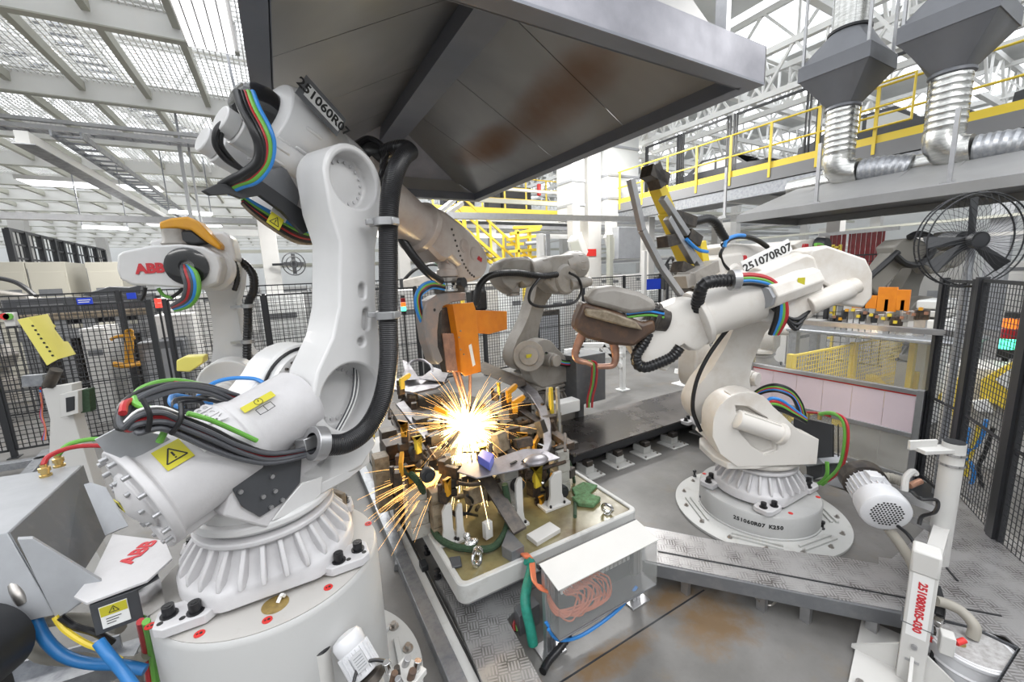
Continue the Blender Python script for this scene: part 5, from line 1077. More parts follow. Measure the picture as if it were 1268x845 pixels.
mb = MB(); mb.tube([Zp(652, 694, .40), Zp(658, 702, .36), Vector((1.20, 2.10, .32)), Vector((1.19, 2.03, .15)), Vector((1.19, 2.0, .05))], .035, n=10); mb.build('green_wrapped_bundle', 'greenwrap', wb)
for m_, pts in (('bluecable', [(1.25, 1.9, .22), (1.32, 1.88, .12), (1.5, 1.86, .08), (1.8, 1.84, .14), (1.98, 1.84, .24)]), ('bluecable', [(1.25, 1.93, .25), (1.29, 1.9, .17), (1.32, 1.88, .12)])):
    mb = MB(); mb.tube([Vector(p) for p in pts], .012, n=8); mb.build('blue_hose', m_, wb)
mb = MB(); mb.ridged([Zp(700, 772, .2), Zp(704, 786, .1), Zp(694, 802, .05), Zp(680, 818, .03), Zp(672, 832, .03)], .026, step=.02, n=10); tag(mb.build('black_conduit', 'black'), 'short black corrugated conduit on the floor below the wire box', 'conduit')
dk = thing('cable_duct_end', 'open grey duct end with coloured cables beside the wire box leg', 'cable duct', Zp(648, 765, 0))
P = [Zp(636, 752, .16), Zp(661, 738, .16), Zp(668, 748, .16), Zp(643, 764, .16)]; mb = MB(); mb.loft([[Vector((p.x, p.y, .0)) for p in P], P]); mb.build('duct', 'greymetal', dk, bevel=.003)
for m_, x in (('redcable', 636), ('greencable', 640), ('bluecable', 644), ('bluecable', 648), ('black', 632)):
    mb = MB(); mb.tube([Zp(x+8, 760, .05), Zp(x+2, 764, .06), Zp(x, 774, .03), Zp(x+1, 782, .01)], .012, n=7); mb.build('cable', m_, dk)
# ------------------------------------------------------------------ walkways and rails
def deck(name, px, z, m_, label, th=.01, cat='walkway', frame=True):
    P = [Zp(x, y, z) for x, y in px]; t = thing(name, label, cat, (P[0].x, P[0].y, 0)); mb = MB(); mb.loft([[p-Vector((0, 0, th)) for p in P], P]); d = mb.build('tread_plate', m_, t, smooth=False)
    return t, P
wk, WP = deck('tread_walkway', ((797, 652), (800, 694), (1000, 735), (1117, 757), (1168, 768), (1205, 776), (1245, 788), (1262, 802), (1225, 860), (1330, 900), (1380, 720), (1268, 674), (1188, 612), (1176, 607), (1160, 640), (1128, 672), (1104, 692), (1088, 690), (1088, 699), (1040, 690), (955, 680), (880, 668)), .25, 'tread', 'aluminium tread plate walkway crossing in front of the right robot')
def edge(a, b, z1, h, nm, m_, t_, w=.012):
    a, b = Zp(*a, z1), Zp(*b, z1); mb = MB(); mb.bar(a-Vector((0, 0, h/2)), b-Vector((0, 0, h/2)), w, h, up=(0, 0, 1)); return mb.build(nm, m_, t_)
edge((798, 695), (1168, 769), .245, .10, 'edge_beam', 'greymetal', wk, .04)
edge((800, 653), (880, 669), .245, .10, 'edge_beam', 'greymetal', wk, .03)
edge((798, 660), (798, 695), .245, .10, 'edge_beam', 'greymetal', wk, .03)
mb = MB(); mb.bar(Zp(815, 683, .2525), Zp(1240, 763, .2525), .012, .006, up=(0, 0, 1)); mb.build('joint_strip', 'blackpaint', wk)
mb = MB(); mb.bar(Zp(1165, 695, .2525), Zp(1186, 720, .2525), .012, .006, up=(0, 0, 1)); mb.build('joint_strip', 'blackpaint', wk)
edge((1205, 777), (1262, 803), .25, .2, 'drum_well_side', 'darkplate', wk); edge((1262, 803), (1225, 862), .25, .2, 'drum_well_side', 'darkplate', wk); edge((1168, 768), (1205, 777), .25, .2, 'drum_well_side', 'darkplate', wk)
for x, y in ((1083, 752), (850, 706), (1000, 738), (945, 725)):
    p = Zp(x, y, .2); mb = MB(); mb.bar((p.x, p.y, 0), (p.x, p.y, .2), .06, .04); mb.build('leg', 'alu', wk)
mb = MB(); mb.tube([Zp(934, 738, .12), Zp(942, 746, .06), Zp(954, 750, .04), Zp(962, 744, .1)], .008, n=6); mb.build('drop_handle', 'steel', wk)
lw, _ = deck('tread_floor_panel', ((538, 716), (556, 745), (600, 852), (606, 868), (690, 880), (628, 767), (652, 742), (640, 700), (560, 690)), .12, 'tread2', 'scuffed tread plate floor panel below the front corner of the base plate', th=.12)
rl = thing('floor_rail', 'long grey scuffed rail plate on the floor left of the base plate', 'rail', (.66, 4, 0))
zbox('rail_plate', .60, .70, 1.2, 5.9, .0, .11, 'galv', rl); zbox('rail_web', .70, .79, 1.2, 5.9, 0, .08, 'rail_paint', rl); zbox('dark_groove', .765, .785, 1.2, 5.9, .08, .088, 'ink', rl)
for y in (3.0, 3.9): zbox('stop_block', .745, .80, y, y+.09, .09, .14, 'blackpaint', rl)
for px, py in ((542, 716), (529, 686)):
    c = Zp(px, py, .12); mb = MB(); mb.lathe([(.03, 0), (.03, .015), (.014, .02), (.014, .05), (.024, .055), (.026, .075), (.012, .082)], o=c, n=14); mb.build('levelling_bolt', 'black', rl)
P = [Zp(490, 690, .05), Zp(502, 706, .05), Zp(488, 708, .0)]; poly3('side_tab', P, Vector((.01, 0, .06)), 'greymetal', rl)
hb_ = thing('hydraulic_unit', 'long white valve unit with black knobs on the rail left of the fixture', 'valve unit', Zp(475, 590, 0))
P = [Zp(455, 546, .34), Zp(470, 540, .34), Zp(500, 612, .34), Zp(486, 622, .34)]; mb = MB(); mb.loft([[Vector((p.x, p.y, .1)) for p in P], P]); mb.build('body', 'offwhite', hb_, bevel=.005)
for x, y in ((467, 568), (480, 598)): c = Zp(x, y, .34); mb = MB(); mb.lathe([(.02, 0), (.012, .01), (.012, .04), (.022, .045), (.022, .06)], o=c, n=12); mb.build('knob', 'black', hb_)
P = [Zp(x, y, .12) for x, y in ((440, 548), (452, 545), (500, 690), (482, 690))]
# ------------------------------------------------------------------ dark slab table on floor clamps
sl_ = thing('slab_table', 'long dark worn slab table on floor clamps behind the base plate', 'table', (4.5, 4.15, 0))
zbox('worn_top', 2.84, 4.44, 3.67, 4.64, .285, .305, 'slab', sl_); zbox('worn_top', 4.447, 6.9, 3.67, 4.64, .285, .305, 'slab', sl_)
zbox('front_edge', 2.84, 6.9, 3.665, 3.72, .20, .284, 'blackpaint', sl_); zbox('under_frame', 2.95, 6.8, 3.85, 4.55, .06, .283, 'blackpaint', sl_)
for i, x in enumerate((3.05, 3.55, 4.05, 4.6, 5.3)):
    zbox('clamp_plate', x-.14, x+.16, 3.50, 3.80, 0, .02, 'rail_paint', sl_, .004); zbox('clamp_block', x-.05, x+.08, 3.62, 3.82, .02, .12, 'rail_paint', sl_, .006); zbox('clamp_lever', x-.05, x+.05, 3.60, 3.70, .12, .19, 'darksteel', sl_, .01)
    for dx, dy in ((-.10, 3.54), (.12, 3.54), (.12, 3.60)): mb = MB(); mb.cyl((x+dx, dy, .02), (x+dx, dy, .04), .014, n=8); mb.build('nut', 'steel', sl_)
p = Zp(885, 535, .18); zbox('end_pedal', p.x-.1, p.x+.25, p.y-.05, p.y+.15, .0, .16, 'alu', sl_, .01)
# ------------------------------------------------------------------ right foreground: pole stand with blower, drum
Pc = Vector((3.02, .66, 0))
ps = thing('blower_pole_stand', 'pale grey post with red numbers and a round pole, carrying a blower, at right', 'stand', Pc)
cz = .84
mb = MB(); mb.box((Pc.x, Pc.y, .40), (.13, .115, .78), .25); mb.build('square_post', 'offwhite', ps, bevel=.004)
T_ = Matrix.Translation(Pc) @ Matrix.Rotation(.25, 4, 'Z')
mb = MB(T_); mb.box((-.01, 0, .80), (.125, .12, .14)); mb.build('post_head', 'offwhite', ps, bevel=.012)
mb = MB(T_); mb.box((0, 0, .40), (.134, .134, .006)); mb.build('joint_line', 'greymetal', ps)
for a in (0, PI/2, PI, -PI/2):
    T2_ = T_ @ Matrix.Rotation(a, 4, 'Z'); mb = MB(T2_); mb.prism([(.06, .02), (.27, .02), (.27, .04), (.06, .20)], 'y', -.008, .008); mb.build('gusset', 'offwhite', ps)
mb = MB(T_); mb.box((0, 0, .012), (.66, .50, .024)); mb.build('base_plate', 'offwhite', ps, bevel=.003)
for sx in (-1, 1):
    for sy in (-1, 1): mb = MB(T_); mb.cyl((sx*.28, sy*.2, .02), (sx*.28, sy*.2, .05), .02, n=6); mb.build('anchor_bolt', 'steel', ps)
pt = Kp(1182, 548, 2.86); pbm = Vector((pt.x, pt.y, .0)); pbm = Vector((pt.x, pt.y, 0))
mb = MB(); mb.cyl((pt.x, pt.y, .02), pt, .062, n=32); rp = mb.build('round_pole', 'offwhite', ps)
mb = MB(); mb.cyl(pt, pt+Vector((0, 0, .006)), .058, n=28); mb.build('pole_cap', 'blackpaint', rp)
mb = MB(); mb.bar((pt.x, pt.y, .5), (Pc.x, Pc.y, .5), .08, .12); mb.bar((pt.x, pt.y, .1), (Pc.x, Pc.y, .1), .08, .12); mb.build('pole_bracket', 'offwhite', ps)
for dz in (.08, .16): mb = MB(); mb.lathe([(.062, -.008), (.072, -.008), (.072, .008), (.062, .008)], o=pt-Vector((0, 0, dz)), n=28, cap=False); mb.build('pipe_clamp', 'chrome', rp)
P = [Kp(1143, 540, 2.9), Kp(1148, 546, 2.9), Kp(1176, 547, 2.86), Kp(1160, 535, 3.05), Kp(1163, 524, 3.1)]
mb = MB(); mb.box(pt+Vector((-.12, .07, -.05)), (.22, .10, .03), -.5); mb.box(pt+Vector((-.16, .12, -.02)), (.2, .02, .07), -.5); mb.build('bracket_arm', 'offwhite', ps, bevel=.004)
tx = T_.to_3x3()
text('post_number', '251080R05-030', .050, T_ @ Vector((-.0675, 0, .525)), Vector((0, 0, -1)), tx @ Vector((0, -1, 0)), 'inkred', ps, bold=.0018)
mb = MB(T_); mb.box((-.0655, 0, .55), (.002, .085, .44)); mb.build('number_strip', 'paper', ps)
mb = MB(T_); mb.cyl((-.066, 0, .27), (-.085, 0, .27), .014, n=10); mb.build('screw', 'alu', ps); mb = MB(T_); mb.box((-.067, 0, .17), (.006, .06, .014)); mb.build('slot', 'alu', ps)
# blower
bc = Kp(1095, 632, 2.95); ax = Vector((-.72, -.62, -.16)).normalized()
bl = thing('blower_motor', 'white finned blower motor with perforated grille mounted beside the round pole', 'motor', bc)
mb = MB(); mb.lathe([(.115, -.02), (.122, -.06), (.150, -.062), (.158, .04), (.152, .075), (.135, .088), (.02, .09)], o=bc-ax*.05, ax=ax, n=40); gr = mb.build('fan_cowl', 'drumwhite', bl)
a, b, d = basis(ax)
for i in range(-5, 6):
    for j in range(-5, 6):
        x, y = i*.0205+(.01 if j % 2 else 0), j*.0182
        if x*x+y*y < .0098: c = bc+ax*.0395+a*x+b*y; mb = MB(); mb.cyl(c, c+ax*.0015, .0072, n=8); mb.build('vent_hole', 'ink', gr, smooth=False)
mb = MB(); mb.cyl(bc-ax*.12, bc-ax*.30, .118, n=32); body = mb.build('motor_body', 'drumwhite', bl)
for i in range(24):
    t = 2*PI*i/24; q = a*math.cos(t)+b*math.sin(t); mb = MB(); mb.bar(bc-ax*.13+q*.126, bc-ax*.29+q*.126, .005, .022, up=q); mb.build('cooling_fin', 'drumwhite', body)
mb = MB(); mb.box(bc-ax*.2+Vector((0, 0, .13)), (.1, .08, .05), .7); mb.build('terminal_box', 'drumwhite', body, bevel=.005)
mb = MB(); mb.lathe([(.09, -.30), (.15, -.31), (.15, -.40), (.08, -.42)], o=bc, ax=ax, n=28); mb.build('impeller_housing', 'darksteel', bl)
mb = MB(); mb.bar(bc-ax*.33, Vector((pt.x, pt.y, bc.z-.02)), .08, .05); mb.bar(bc-ax*.33+Vector((0, 0, -.1)), Vector((pt.x, pt.y, bc.z-.2)), .05, .05); mb.build('mount_bracket', 'alu', bl)
mb = MB(); mb.ridged([Kp(1072, 622, 3.1), Kp(1074, 604, 3.15), Kp(1084, 594, 3.2), Kp(1100, 592, 3.2), Kp(1116, 596, 3.15)], .042, step=.02, n=14); mb.build('suction_hose', 'hosegrey', bl)
mb = MB(); mb.tube([Kp(1120, 608, 3.0), Kp(1122, 592, 3.0), Kp(1130, 584, 3.0), Kp(1134, 588, 3.0)], .022, n=8); mb.build('white_handle', 'offwhite', bl)
mb = MB(); mb.tube([Kp(1100, 655, 3.0), Kp(1115, 675, 2.95), Kp(1128, 695, 2.9), Kp(1135, 712, 2.85)], .035, n=10); mb.build('drain_hose', 'hosegrey', bl)
mb = MB(); mb.cyl(Kp(1126, 602, 3.0), Kp(1140, 596, 3.02), .022, n=10); mb.build('copper_fitting', 'copper', bl)
for pts in ([(1130, 610, 2.9), (1140, 618, 2.8), (1160, 620, 2.78), (1158, 634, 2.78), (1142, 640, 2.85), (1138, 650, 2.85)], [(1112, 652, 2.9), (1124, 662, 2.8), (1136, 680, 2.7), (1144, 705, 2.62), (1156, 725, 2.6), (1163, 745, 2.55), (1160, 780, 2.5), (1152, 830, 2.4)], [(1150, 720, 2.6), (1158, 735, 2.58), (1168, 752, 2.55), (1162, 790, 2.5), (1158, 830, 2.4)]):
    mb = MB(); mb.tube([Kp(*q) for q in pts], .012, n=8); mb.build('motor_cable', 'black', bl)
mb = MB(); mb.tube([Kp(1158, 726, 2.6), Kp(1163, 745, 2.55), Kp(1162, 762, 2.52)], .028, n=8); mb.build('cable_gland', 'black', bl)
for i in range(6):
    c = Kp(1150+rs2.random()*14, 770+i*10, 2.45); mb = MB(); mb.box(c, (.04+.02*rs2.random(), .04, .03), rs2.random()); mb.build('valve', rs2.choice(['chrome', 'darksteel', 'red', 'alu']), bl, bevel=.003)
# drum with dusty lid
dc = Zp(1203, 800, .22); dc.z = 0
dr_ = thing('waste_drum', 'white steel drum with dusty lid and grey hose in the walkway well', 'drum', (dc.x, dc.y, 0))
mb = MB(); mb.lathe([(.185, .0), (.185, .03), (.19, .04), (.185, .05), (.185, .12), (.193, .13), (.185, .14), (.185, .205), (.197, .215), (.197, .232), (.188, .236)], o=dc, n=48); mb.build('drum_shell', 'drumwhite', dr_)
mb = MB(); mb.lathe([(.001, .222), (.183, .222), (.186, .238), (.172, .230), (.166, .238), (.01, .240)], o=dc, n=48); ld = mb.build('dusty_lid', 'dust', dr_)
q = Zp(1188, 797, .24); mb = MB(); mb.cyl(q, q+Vector((0, 0, .004)), .028, n=20); mb.build('filler_hole', 'brass', ld)
mb = MB(); mb.tube([Zp(1204, 790, .25), Zp(1206, 775, .32), Zp(1190, 757, .36), Zp(1172, 748, .38), Zp(1158, 744, .40)], .030, n=12); mb.build('grey_hose', 'hosegrey', dr_)
q = Zp(1172, 796, .3); mb = MB(); mb.box(q, (.07, .06, .12), .4); mb.build('level_switch', 'offwhite', dr_, bevel=.006); mb = MB(); mb.cyl(q+Vector((.04, -.03, 0)), q+Vector((.09, -.05, .01)), .016, n=10); mb.build('red_plug', 'red', dr_)
# ------------------------------------------------------------------ near foreground: small pole, motor and valves before the tall pedestal
q = Zp(397, 802, .75)
np_ = thing('short_round_pole', 'short white round pole with black cap in front of the tall pedestal', 'pole', (q.x, q.y, 0))
mb = MB(); mb.cyl((q.x, q.y, 0), q, .047, n=32); mb.build('pole', 'offwhite', np_); mb = MB(); mb.lathe([(.047, 0), (.047, .004), (.03, .012), (.002, .014)], o=q, n=32); mb.build('black_cap', 'blackgloss', np_)
gm = Zp(440, 810, .72); ga = Vector((-.25, .42, .55)).normalized()
gmt = thing('gear_motor', 'white ribbed gear motor with type plate beside the short capped pole', 'motor', (gm.x, gm.y, 0))
mb = MB(); mb.lathe([(.060, -.10), (.066, -.09), (.066, .03), (.070, .035), (.072, .075), (.062, .095), (.03, .105), (.002, .107)], o=gm, ax=ga, n=40); gb = mb.build('motor_body', 'drumwhite', gmt)
a, b, d = basis(ga)
for i in range(20):
    t = 2*PI*i/20; v_ = a*math.cos(t)+b*math.sin(t); mb = MB(); mb.bar(gm-ga*.085+v_*.070, gm+ga*.025+v_*.070, .004, .012, up=v_); mb.build('cooling_fin', 'drumwhite', gb)
v_ = (CAM-gm); v_ = (v_-ga*v_.dot(ga)).normalized(); mb = MB(); quadplate(mb, gm-ga*.03+v_*.080, ga.cross(v_), ga, .055, .075, .006); tp = mb.build('type_plate', 'alu', gb)
for i in range(5): mb = MB(); quadplate(mb, gm-ga*(.055-.012*i)+v_*.0835, ga.cross(v_), ga, .04, .003, .001); mb.build('plate_line', 'greymetal', tp)
mb = MB(); mb.lathe([(.05, 0), (.07, .01), (.07, .04), (.05, .05)], o=gm-ga*.16, ax=ga, n=28); mb.build('gear_flange', 'darksteel', gmt)
mb = MB(); mb.bar(Vector((gm.x+.08, gm.y-.12, 0)), Vector((gm.x+.05, gm.y-.08, gm.z-.16)), .12, .12); mb.build('motor_stand', 'offwhite', gmt)
mb = MB(); mb.tube([Zp(438, 845, .7), Zp(444, 828, .72), Zp(462, 818, .72), Zp(482, 820, .7)], .008, n=8); mb.build('motor_cable', 'black', gmt)
vb = thing('valve_block', 'white valve block with steel and rust brown fittings at the bottom edge', 'valve', Zp(500, 835, 0))
c = Zp(505, 835, .66); mb = MB(); mb.box(c, (.11, .14, .03), .5); mb.build('mount_plate', 'offwhite', vb, bevel=.004)
mb = MB(); mb.bar((c.x, c.y, 0), c, .06, .06); mb.build('mount_post', 'offwhite', vb)
for i, (px, py, m_) in enumerate(((482, 824, 'chrome'), (492, 830, 'darksteel'), (500, 818, 'alu'), (507, 834, 'brown'), (514, 826, 'chrome'), (497, 842, 'alu'), (485, 838, 'brown'))):
    p = Zp(px, py, .70); mb = MB(); mb.cyl(p-Vector((0, 0, .04)), p+Vector((rs2.uniform(-.02, .02), rs2.uniform(-.02, .02), .02)), .014+.006*rs2.random(), n=10); mb.build('fitting', m_, vb, bevel=.002)
# ------------------------------------------------------------------ fences
def fence(name, a, b, h, nseg, label, pitch=.055, wire=.0045, cat='fence', z0=.12, rails=(.12, .95), post=.06, group=None, m_='blackpaint', frame=.03):
    a, b = Vector((a[0], a[1], 0)), Vector((b[0], b[1], 0)); t = thing(name, label, cat, (a+b)/2, 0, group); d = (b-a).normalized(); L = (b-a).length/nseg; up = Vector((0, 0, 1))
    for i in range(nseg+1):
        p = a+d*L*i; mb = MB(); mb.bar(p, p+up*(h+.03), post, post, up=d); po = mb.build('post', m_, t); mb = MB(); mb.bar(p, p+up*.012, .16, .12, up=d); mb.build('foot_plate', m_, po)
    for i in range(nseg):
        p = a+d*(L*i+post*.7); q = a+d*(L*(i+1)-post*.7); mb = MB()
        mb.bar(p+up*z0, q+up*z0, frame, frame, up=up); mb.bar(p+up*h, q+up*h, frame, frame, up=up); mb.bar(p+up*z0, p+up*h, frame, frame, up=d); mb.bar(q+up*z0, q+up*h, frame, frame, up=d); mb.bar(p+up*(h*.45), q+up*(h*.45), frame*.6, frame*.6, up=up)
        fr_ = mb.build('panel_frame', m_, t, smooth=False)
        mb = MB(); n = int((q-p).length/pitch)
        for j in range(1, n): r = p+d*((q-p).length*j/n); mb.bar(r+up*z0, r+up*h, wire, wire, up=d)
        n = int((h-z0)/pitch)
        for j in range(1, n): z = z0+(h-z0)*j/n; mb.bar(p+up*z, q+up*z, wire, wire, up=up)
        mb.build('wire_mesh', m_, fr_, smooth=False)
    return t
fence('mesh_fence', (-7.7, 8.95), (-1.95, 8.95), 2.28, 3, 'black wire mesh safety fence at the left behind the yellow hooded stand', pitch=.07, wire=.010)
fence('mesh_fence', (-1.75, 8.95), (2.6, 8.95), 2.28, 3, 'black wire mesh safety fence behind the small left robot', pitch=.07, wire=.008)
fence('mesh_fence', (2.7, 8.95), (10.5, 8.95), 2.28, 5, 'black wire mesh safety fence behind the slab table', pitch=.07, wire=.008)
fence('mesh_fence', (-9, 11.6), (3, 11.6), 2.45, 6, 'second black mesh fence further back at left', pitch=.12, wire=.01)
fence('mesh_fence', (3.85, .02), (4.76, .68), 2.27, 1, 'near black mesh fence panel at the right edge', pitch=.045, wire=.0045, post=.075)
fence('mesh_fence', (4.80, .70), (5.50, 1.10), 2.27, 1, 'black mesh fence panel right of the round pole', pitch=.045, wire=.0045, post=.07)
fence('mesh_fence', (5.56, 1.13), (5.95, 1.45), 2.25, 1, 'narrow black mesh fence panel at the end of the clear barrier', pitch=.045, wire=.005)
fence('mesh_fence', (5.9, .55), (8.6, 1.15), 2.2, 2, 'black mesh fence beyond the near fence at the far right', pitch=.06, wire=.006)
fence('mesh_fence', (11.5, 3.2), (11.5, 9.5), 2.6, 4, 'black mesh fence far behind the clear barrier', pitch=.14, wire=.012)
# tall dark fence of close posts, far left
tf = thing('tall_post_fence', 'tall black fence of close upright posts at the far left', 'fence', (-6, 12, 0))
ptsx = [(8, 283.5), (28.5, 288), (48, 292.5), (65, 296.5), (76, 299), (91, 302), (105, 305), (117, 307), (127.5, 309.5)]
top = [Zp(x, y, 4.3) for x, y in ptsx]
for p in top: mb = MB(); mb.bar((p.x, p.y, 0), p, .14, .14); mb.build('post', 'blackpaint', tf)
for i in range(len(top)-1):
    mb = MB(); mb.bar(top[i], top[i+1], .08, .08); mb.build('top_rail', 'blackpaint', tf)
    for zz in (3.9, 3.5, 2.7, 1.2): mb = MB(); a_, b_ = top[i].copy(), top[i+1].copy(); a_.z = b_.z = zz; mb.bar(a_, b_, .05, .05); mb.build('cross_rail', 'blackpaint', tf)
    for j in (1, 2, 3): mb = MB(); q_ = top[i].lerp(top[i+1], j/4); mb.bar((q_.x, q_.y, 0), q_, .025, .025); mb.build('thin_bar', 'blackpaint', tf)
# ------------------------------------------------------------------ clear barrier with pink lower panel
ba = thing('clear_barrier', 'clear plastic barrier with pale pink lower panel and aluminium rails', 'barrier', (5.9, 2.3, 0))
zbox('top_rail', 5.87, 5.93, 1.15, 3.35, 1.69, 1.75, 'alu', ba); zbox('middle_rail', 5.87, 5.93, 1.48, 3.35, 1.02, 1.07, 'alu', ba); zbox('lower_rail', 5.87, 5.93, 1.48, 3.35, .53, .58, 'alu', ba); zbox('bottom_rail', 5.87, 5.93, 1.48, 3.35, .04, .09, 'alu', ba)
for y in (1.50, 3.33): zbox('upright', 5.865, 5.935, y-.03, y+.03, 0, 1.08 if y < 2 else 1.75, 'alu', ba)
for i in range(6): y = 1.5+.305*i; zbox('pink_panel', 5.895, 5.905, y, y+.300, .58, 1.02, 'pinkpanel', ba, 0)
for i in range(6): y = 1.5+.305*i; zbox('clear_strip', 5.885, 5.889, y, y+.31, 1.07, 1.69, 'glass', ba, 0)
for i in range(6): y = 1.5+.305*i; zbox('scratched_strip', 5.885, 5.889, y, y+.30, .09, .53, 'glasstint', ba, 0)
zbox('red_strip', 5.888, 5.893, 1.5, 3.3, 1.0, 1.02, 'red', ba)
# ------------------------------------------------------------------ big wall fan
fc = Kp(1202, 298, 3.75); fa = Vector((-.60, -.80, -.02)).normalized()
fn = thing('pedestal_fan', 'large dark cage fan on a post above the mesh fence at right', 'fan', (fc.x, fc.y, 0))
a, b, d = basis(fa)
mb = MB()
for s, R in ((.0, .43), (.07, .415), (-.07, .415)): mb.torus(fc+fa*s, fa, R, .007, n=56, m=6)
mb.build('cage_rings', 'blackpaint', fn)
mb = MB()
for i in range(44):
    t = 2*PI*i/44; q = a*math.cos(t)+b*math.sin(t); q2 = a*math.cos(t+.35)+b*math.sin(t+.35)
    mb.tube([fc+fa*.10+q*.06, fc+fa*.10+(q*.6+q2*.4).normalized()*.26, fc+fa*.07+q2*.415, fc+q2*.43, fc-fa*.07+q2*.415, fc-fa*.10+q2*.22, fc-fa*.10+q2*.08], .0018, n=3, k=2)
mb.build('cage_wires', 'blackpaint', fn, smooth=False)
mb = MB(); mb.lathe([(.03, .10), (.075, .095), (.075, .04), (.05, .03), (.05, -.05), (.09, -.06), (.09, -.26), (.06, -.28)], o=fc, ax=fa, n=28); mb.build('hub_motor', 'blackpaint', fn)
for k in range(4):
    t = math.radians((95, 180, 218, 320)[k]); q = a*math.cos(t)+b*math.sin(t); s = fa.cross(q)
    r0 = [fc+q*.05+s*-.03, fc+q*.05+s*.03, fc+q*.38+s*.055+fa*.03, fc+q*.39+s*-.055-fa*.02]; mb = MB(); mb.extr(r0, fa*.005); mb.build('blade', 'blackpaint', fn)
mb = MB(); mb.cyl((fc.x+.14, fc.y+.02, 0), (fc.x+.14, fc.y+.02, fc.z), .032, n=16); mb.build('fan_pole', 'galv', fn)
mb = MB(); mb.bar((fc.x+.14, fc.y+.02, fc.z), fc-fa*.16, .05, .05); mb.build('yoke', 'blackpaint', fn); mb = MB(); mb.cyl((fc.x+.14, fc.y+.02, 0), (fc.x+.14, fc.y+.02, .03), .25, n=28); mb.build('base_disc', 'blackpaint', fn)
# signal towers
def beacon(p, label, cols, s=1.0, post=True):
    t = thing('signal_tower', label, 'signal light', (p.x, p.y, 0)); z = p.z
    for m_ in cols: mb = MB(); mb.cyl((p.x, p.y, z), (p.x, p.y, z+.052*s), .032*s, n=18); mb.build('lamp_segment', m_, t); z += .058*s
    mb = MB(); mb.cyl((p.x, p.y, z), (p.x, p.y, z+.03*s), .030*s, n=18); mb.build('cap', 'blackpaint', t)
    mb = MB(); mb.cyl((p.x, p.y, 0), (p.x, p.y, p.z-.03*s), .012*s, n=8); mb.cyl((p.x, p.y, p.z-.05*s), (p.x, p.y, p.z-.004), .034*s, n=14); mb.build('stem', 'blackpaint', t)
beacon(Kp(1247, 432, 5.2), 'signal tower with green lamp lit behind the right mesh fence', ('cyanlamp', 'reddim', 'orangelamp'), 2.3)
beacon(Kp(500, 385, 5.9), 'signal tower with green and orange lit left of the orange shields', ('cyanlamp', 'orangelamp', 'reddim'), 1.1)
beacon(Kp(197, 381, 7.5), 'signal tower with red lamp lit below the small left robot', ('redlamp', 'redlamp'), 1.5)
# ------------------------------------------------------------------ further robots
R3 = robot('industrial_robot', 'dusty grey robot behind the fixture with its forearm held level to the left', (3.46, 5.08, .44), 185, 187, -24, 3, paint='greyrobot', cast='greyrobot', off=.16, L=1.12, detail=1, fr=1.25, pitch5=88, cap=False)
r3 = R3['root']; m3 = Fr((3.46, 5.08, .44), 187)
def H3(px, py, yl): return m3.m @ m3.hit(px, py, yl)
zbox('mid_pedestal', 3.06, 3.86, 4.72, 5.44, 0, .44, 'greyrobot', None, .01); o = COL.objects['mid_pedestal'] if 'mid_pedestal' in COL.objects else bpy.data.objects['mid_pedestal']; o.name = 'robot_plinth'; tag(o, 'grey plinth under the dusty grey robot behind the fixture', 'plinth')
mb = MB(); mb.ridged([H3(*q, .4) for q in ((690, 340), (670, 342), (640, 338), (612, 340), (598, 348), (591, 362), (590, 382))], .045, step=.03, n=12); mb.build('hose', 'black', r3)
mb = MB(); mb.tube([H3(*q, .45) for q in ((668, 345), (657, 360), (656, 374), (670, 380), (695, 378), (712, 374), (720, 360), (716, 345), (705, 338))], .02, n=8); mb.build('cable_loop', 'black', r3)
for m_, o_ in (('black', 0), ('greencable', 2), ('bluecable', 4), ('redcable', 6), ('black', 8)):
    mb = MB(); mb.tube([H3(*q, .45) for q in ((676, 437+o_), (686, 441+o_), (698, 447+o_*.7), (710, 446+o_*.7), (717, 436+o_*.5))], .016, n=7); mb.build('dress_cable', m_, r3)
mb = MB(); mb.cyl(H3(655, 441, .5), H3(655, 441, .44), .21, n=32); mb.cyl(H3(655, 441, .53), H3(655, 441, .5), .13, n=24); hc = mb.build('hub_cover', 'greyrobot', r3, bevel=.01)
for px, py in ((655, 441), (664, 454)): c = H3(px, py, .54); mb = MB(); mb.box(c, (.08, .012, .045)); mb.build('yellow_label', 'labelyellow', hc)
gb3 = thing('gripper_unit', 'black gripper unit hanging from the dusty grey robot, behind the orange shields', 'gripper', H3(590, 385, .2))
mb = MB(); mb.box(H3(590, 372, .2), (.22, .2, .26)); mb.build('body', 'blackpaint', gb3, bevel=.03); mb = MB(); mb.cyl(H3(590, 384, .2), H3(590, 390, .2), .2, n=20); mb.build('flange', 'darksteel', gb3)
eb = thing('equipment_box', 'grey electrical box with cables behind the base plate corner', 'electrical box', Zp(730, 470, 0))
c = Kp(722, 462, 6.0); zbox('box', c.x-.2, c.x+.35, c.y-.1, c.y+.25, c.z-.45, c.z+.28, 'greymetal', eb, .01); mb = MB(); mb.bar((c.x, c.y+.1, 0), (c.x, c.y+.1, c.z-.4), .1, .1); mb.build('support', 'greymetal', eb)
for m_, x in (('greencable', 728), ('redcable', 732), ('redcable', 726)): mb = MB(); mb.tube([Kp(x, 447, 5.8), Kp(x+7, 452, 5.8), Kp(x+6, 475, 5.8), Kp(x+2, 492, 5.8), Kp(x+1, 505, 5.8)], .016, n=7); mb.build('cable', m_, eb)
c = Kp(700, 503, 5.4); mb = MB(); mb.box(c, (.36, .18, .16)); mb.build('junction_box', 'paper', eb, bevel=.01)
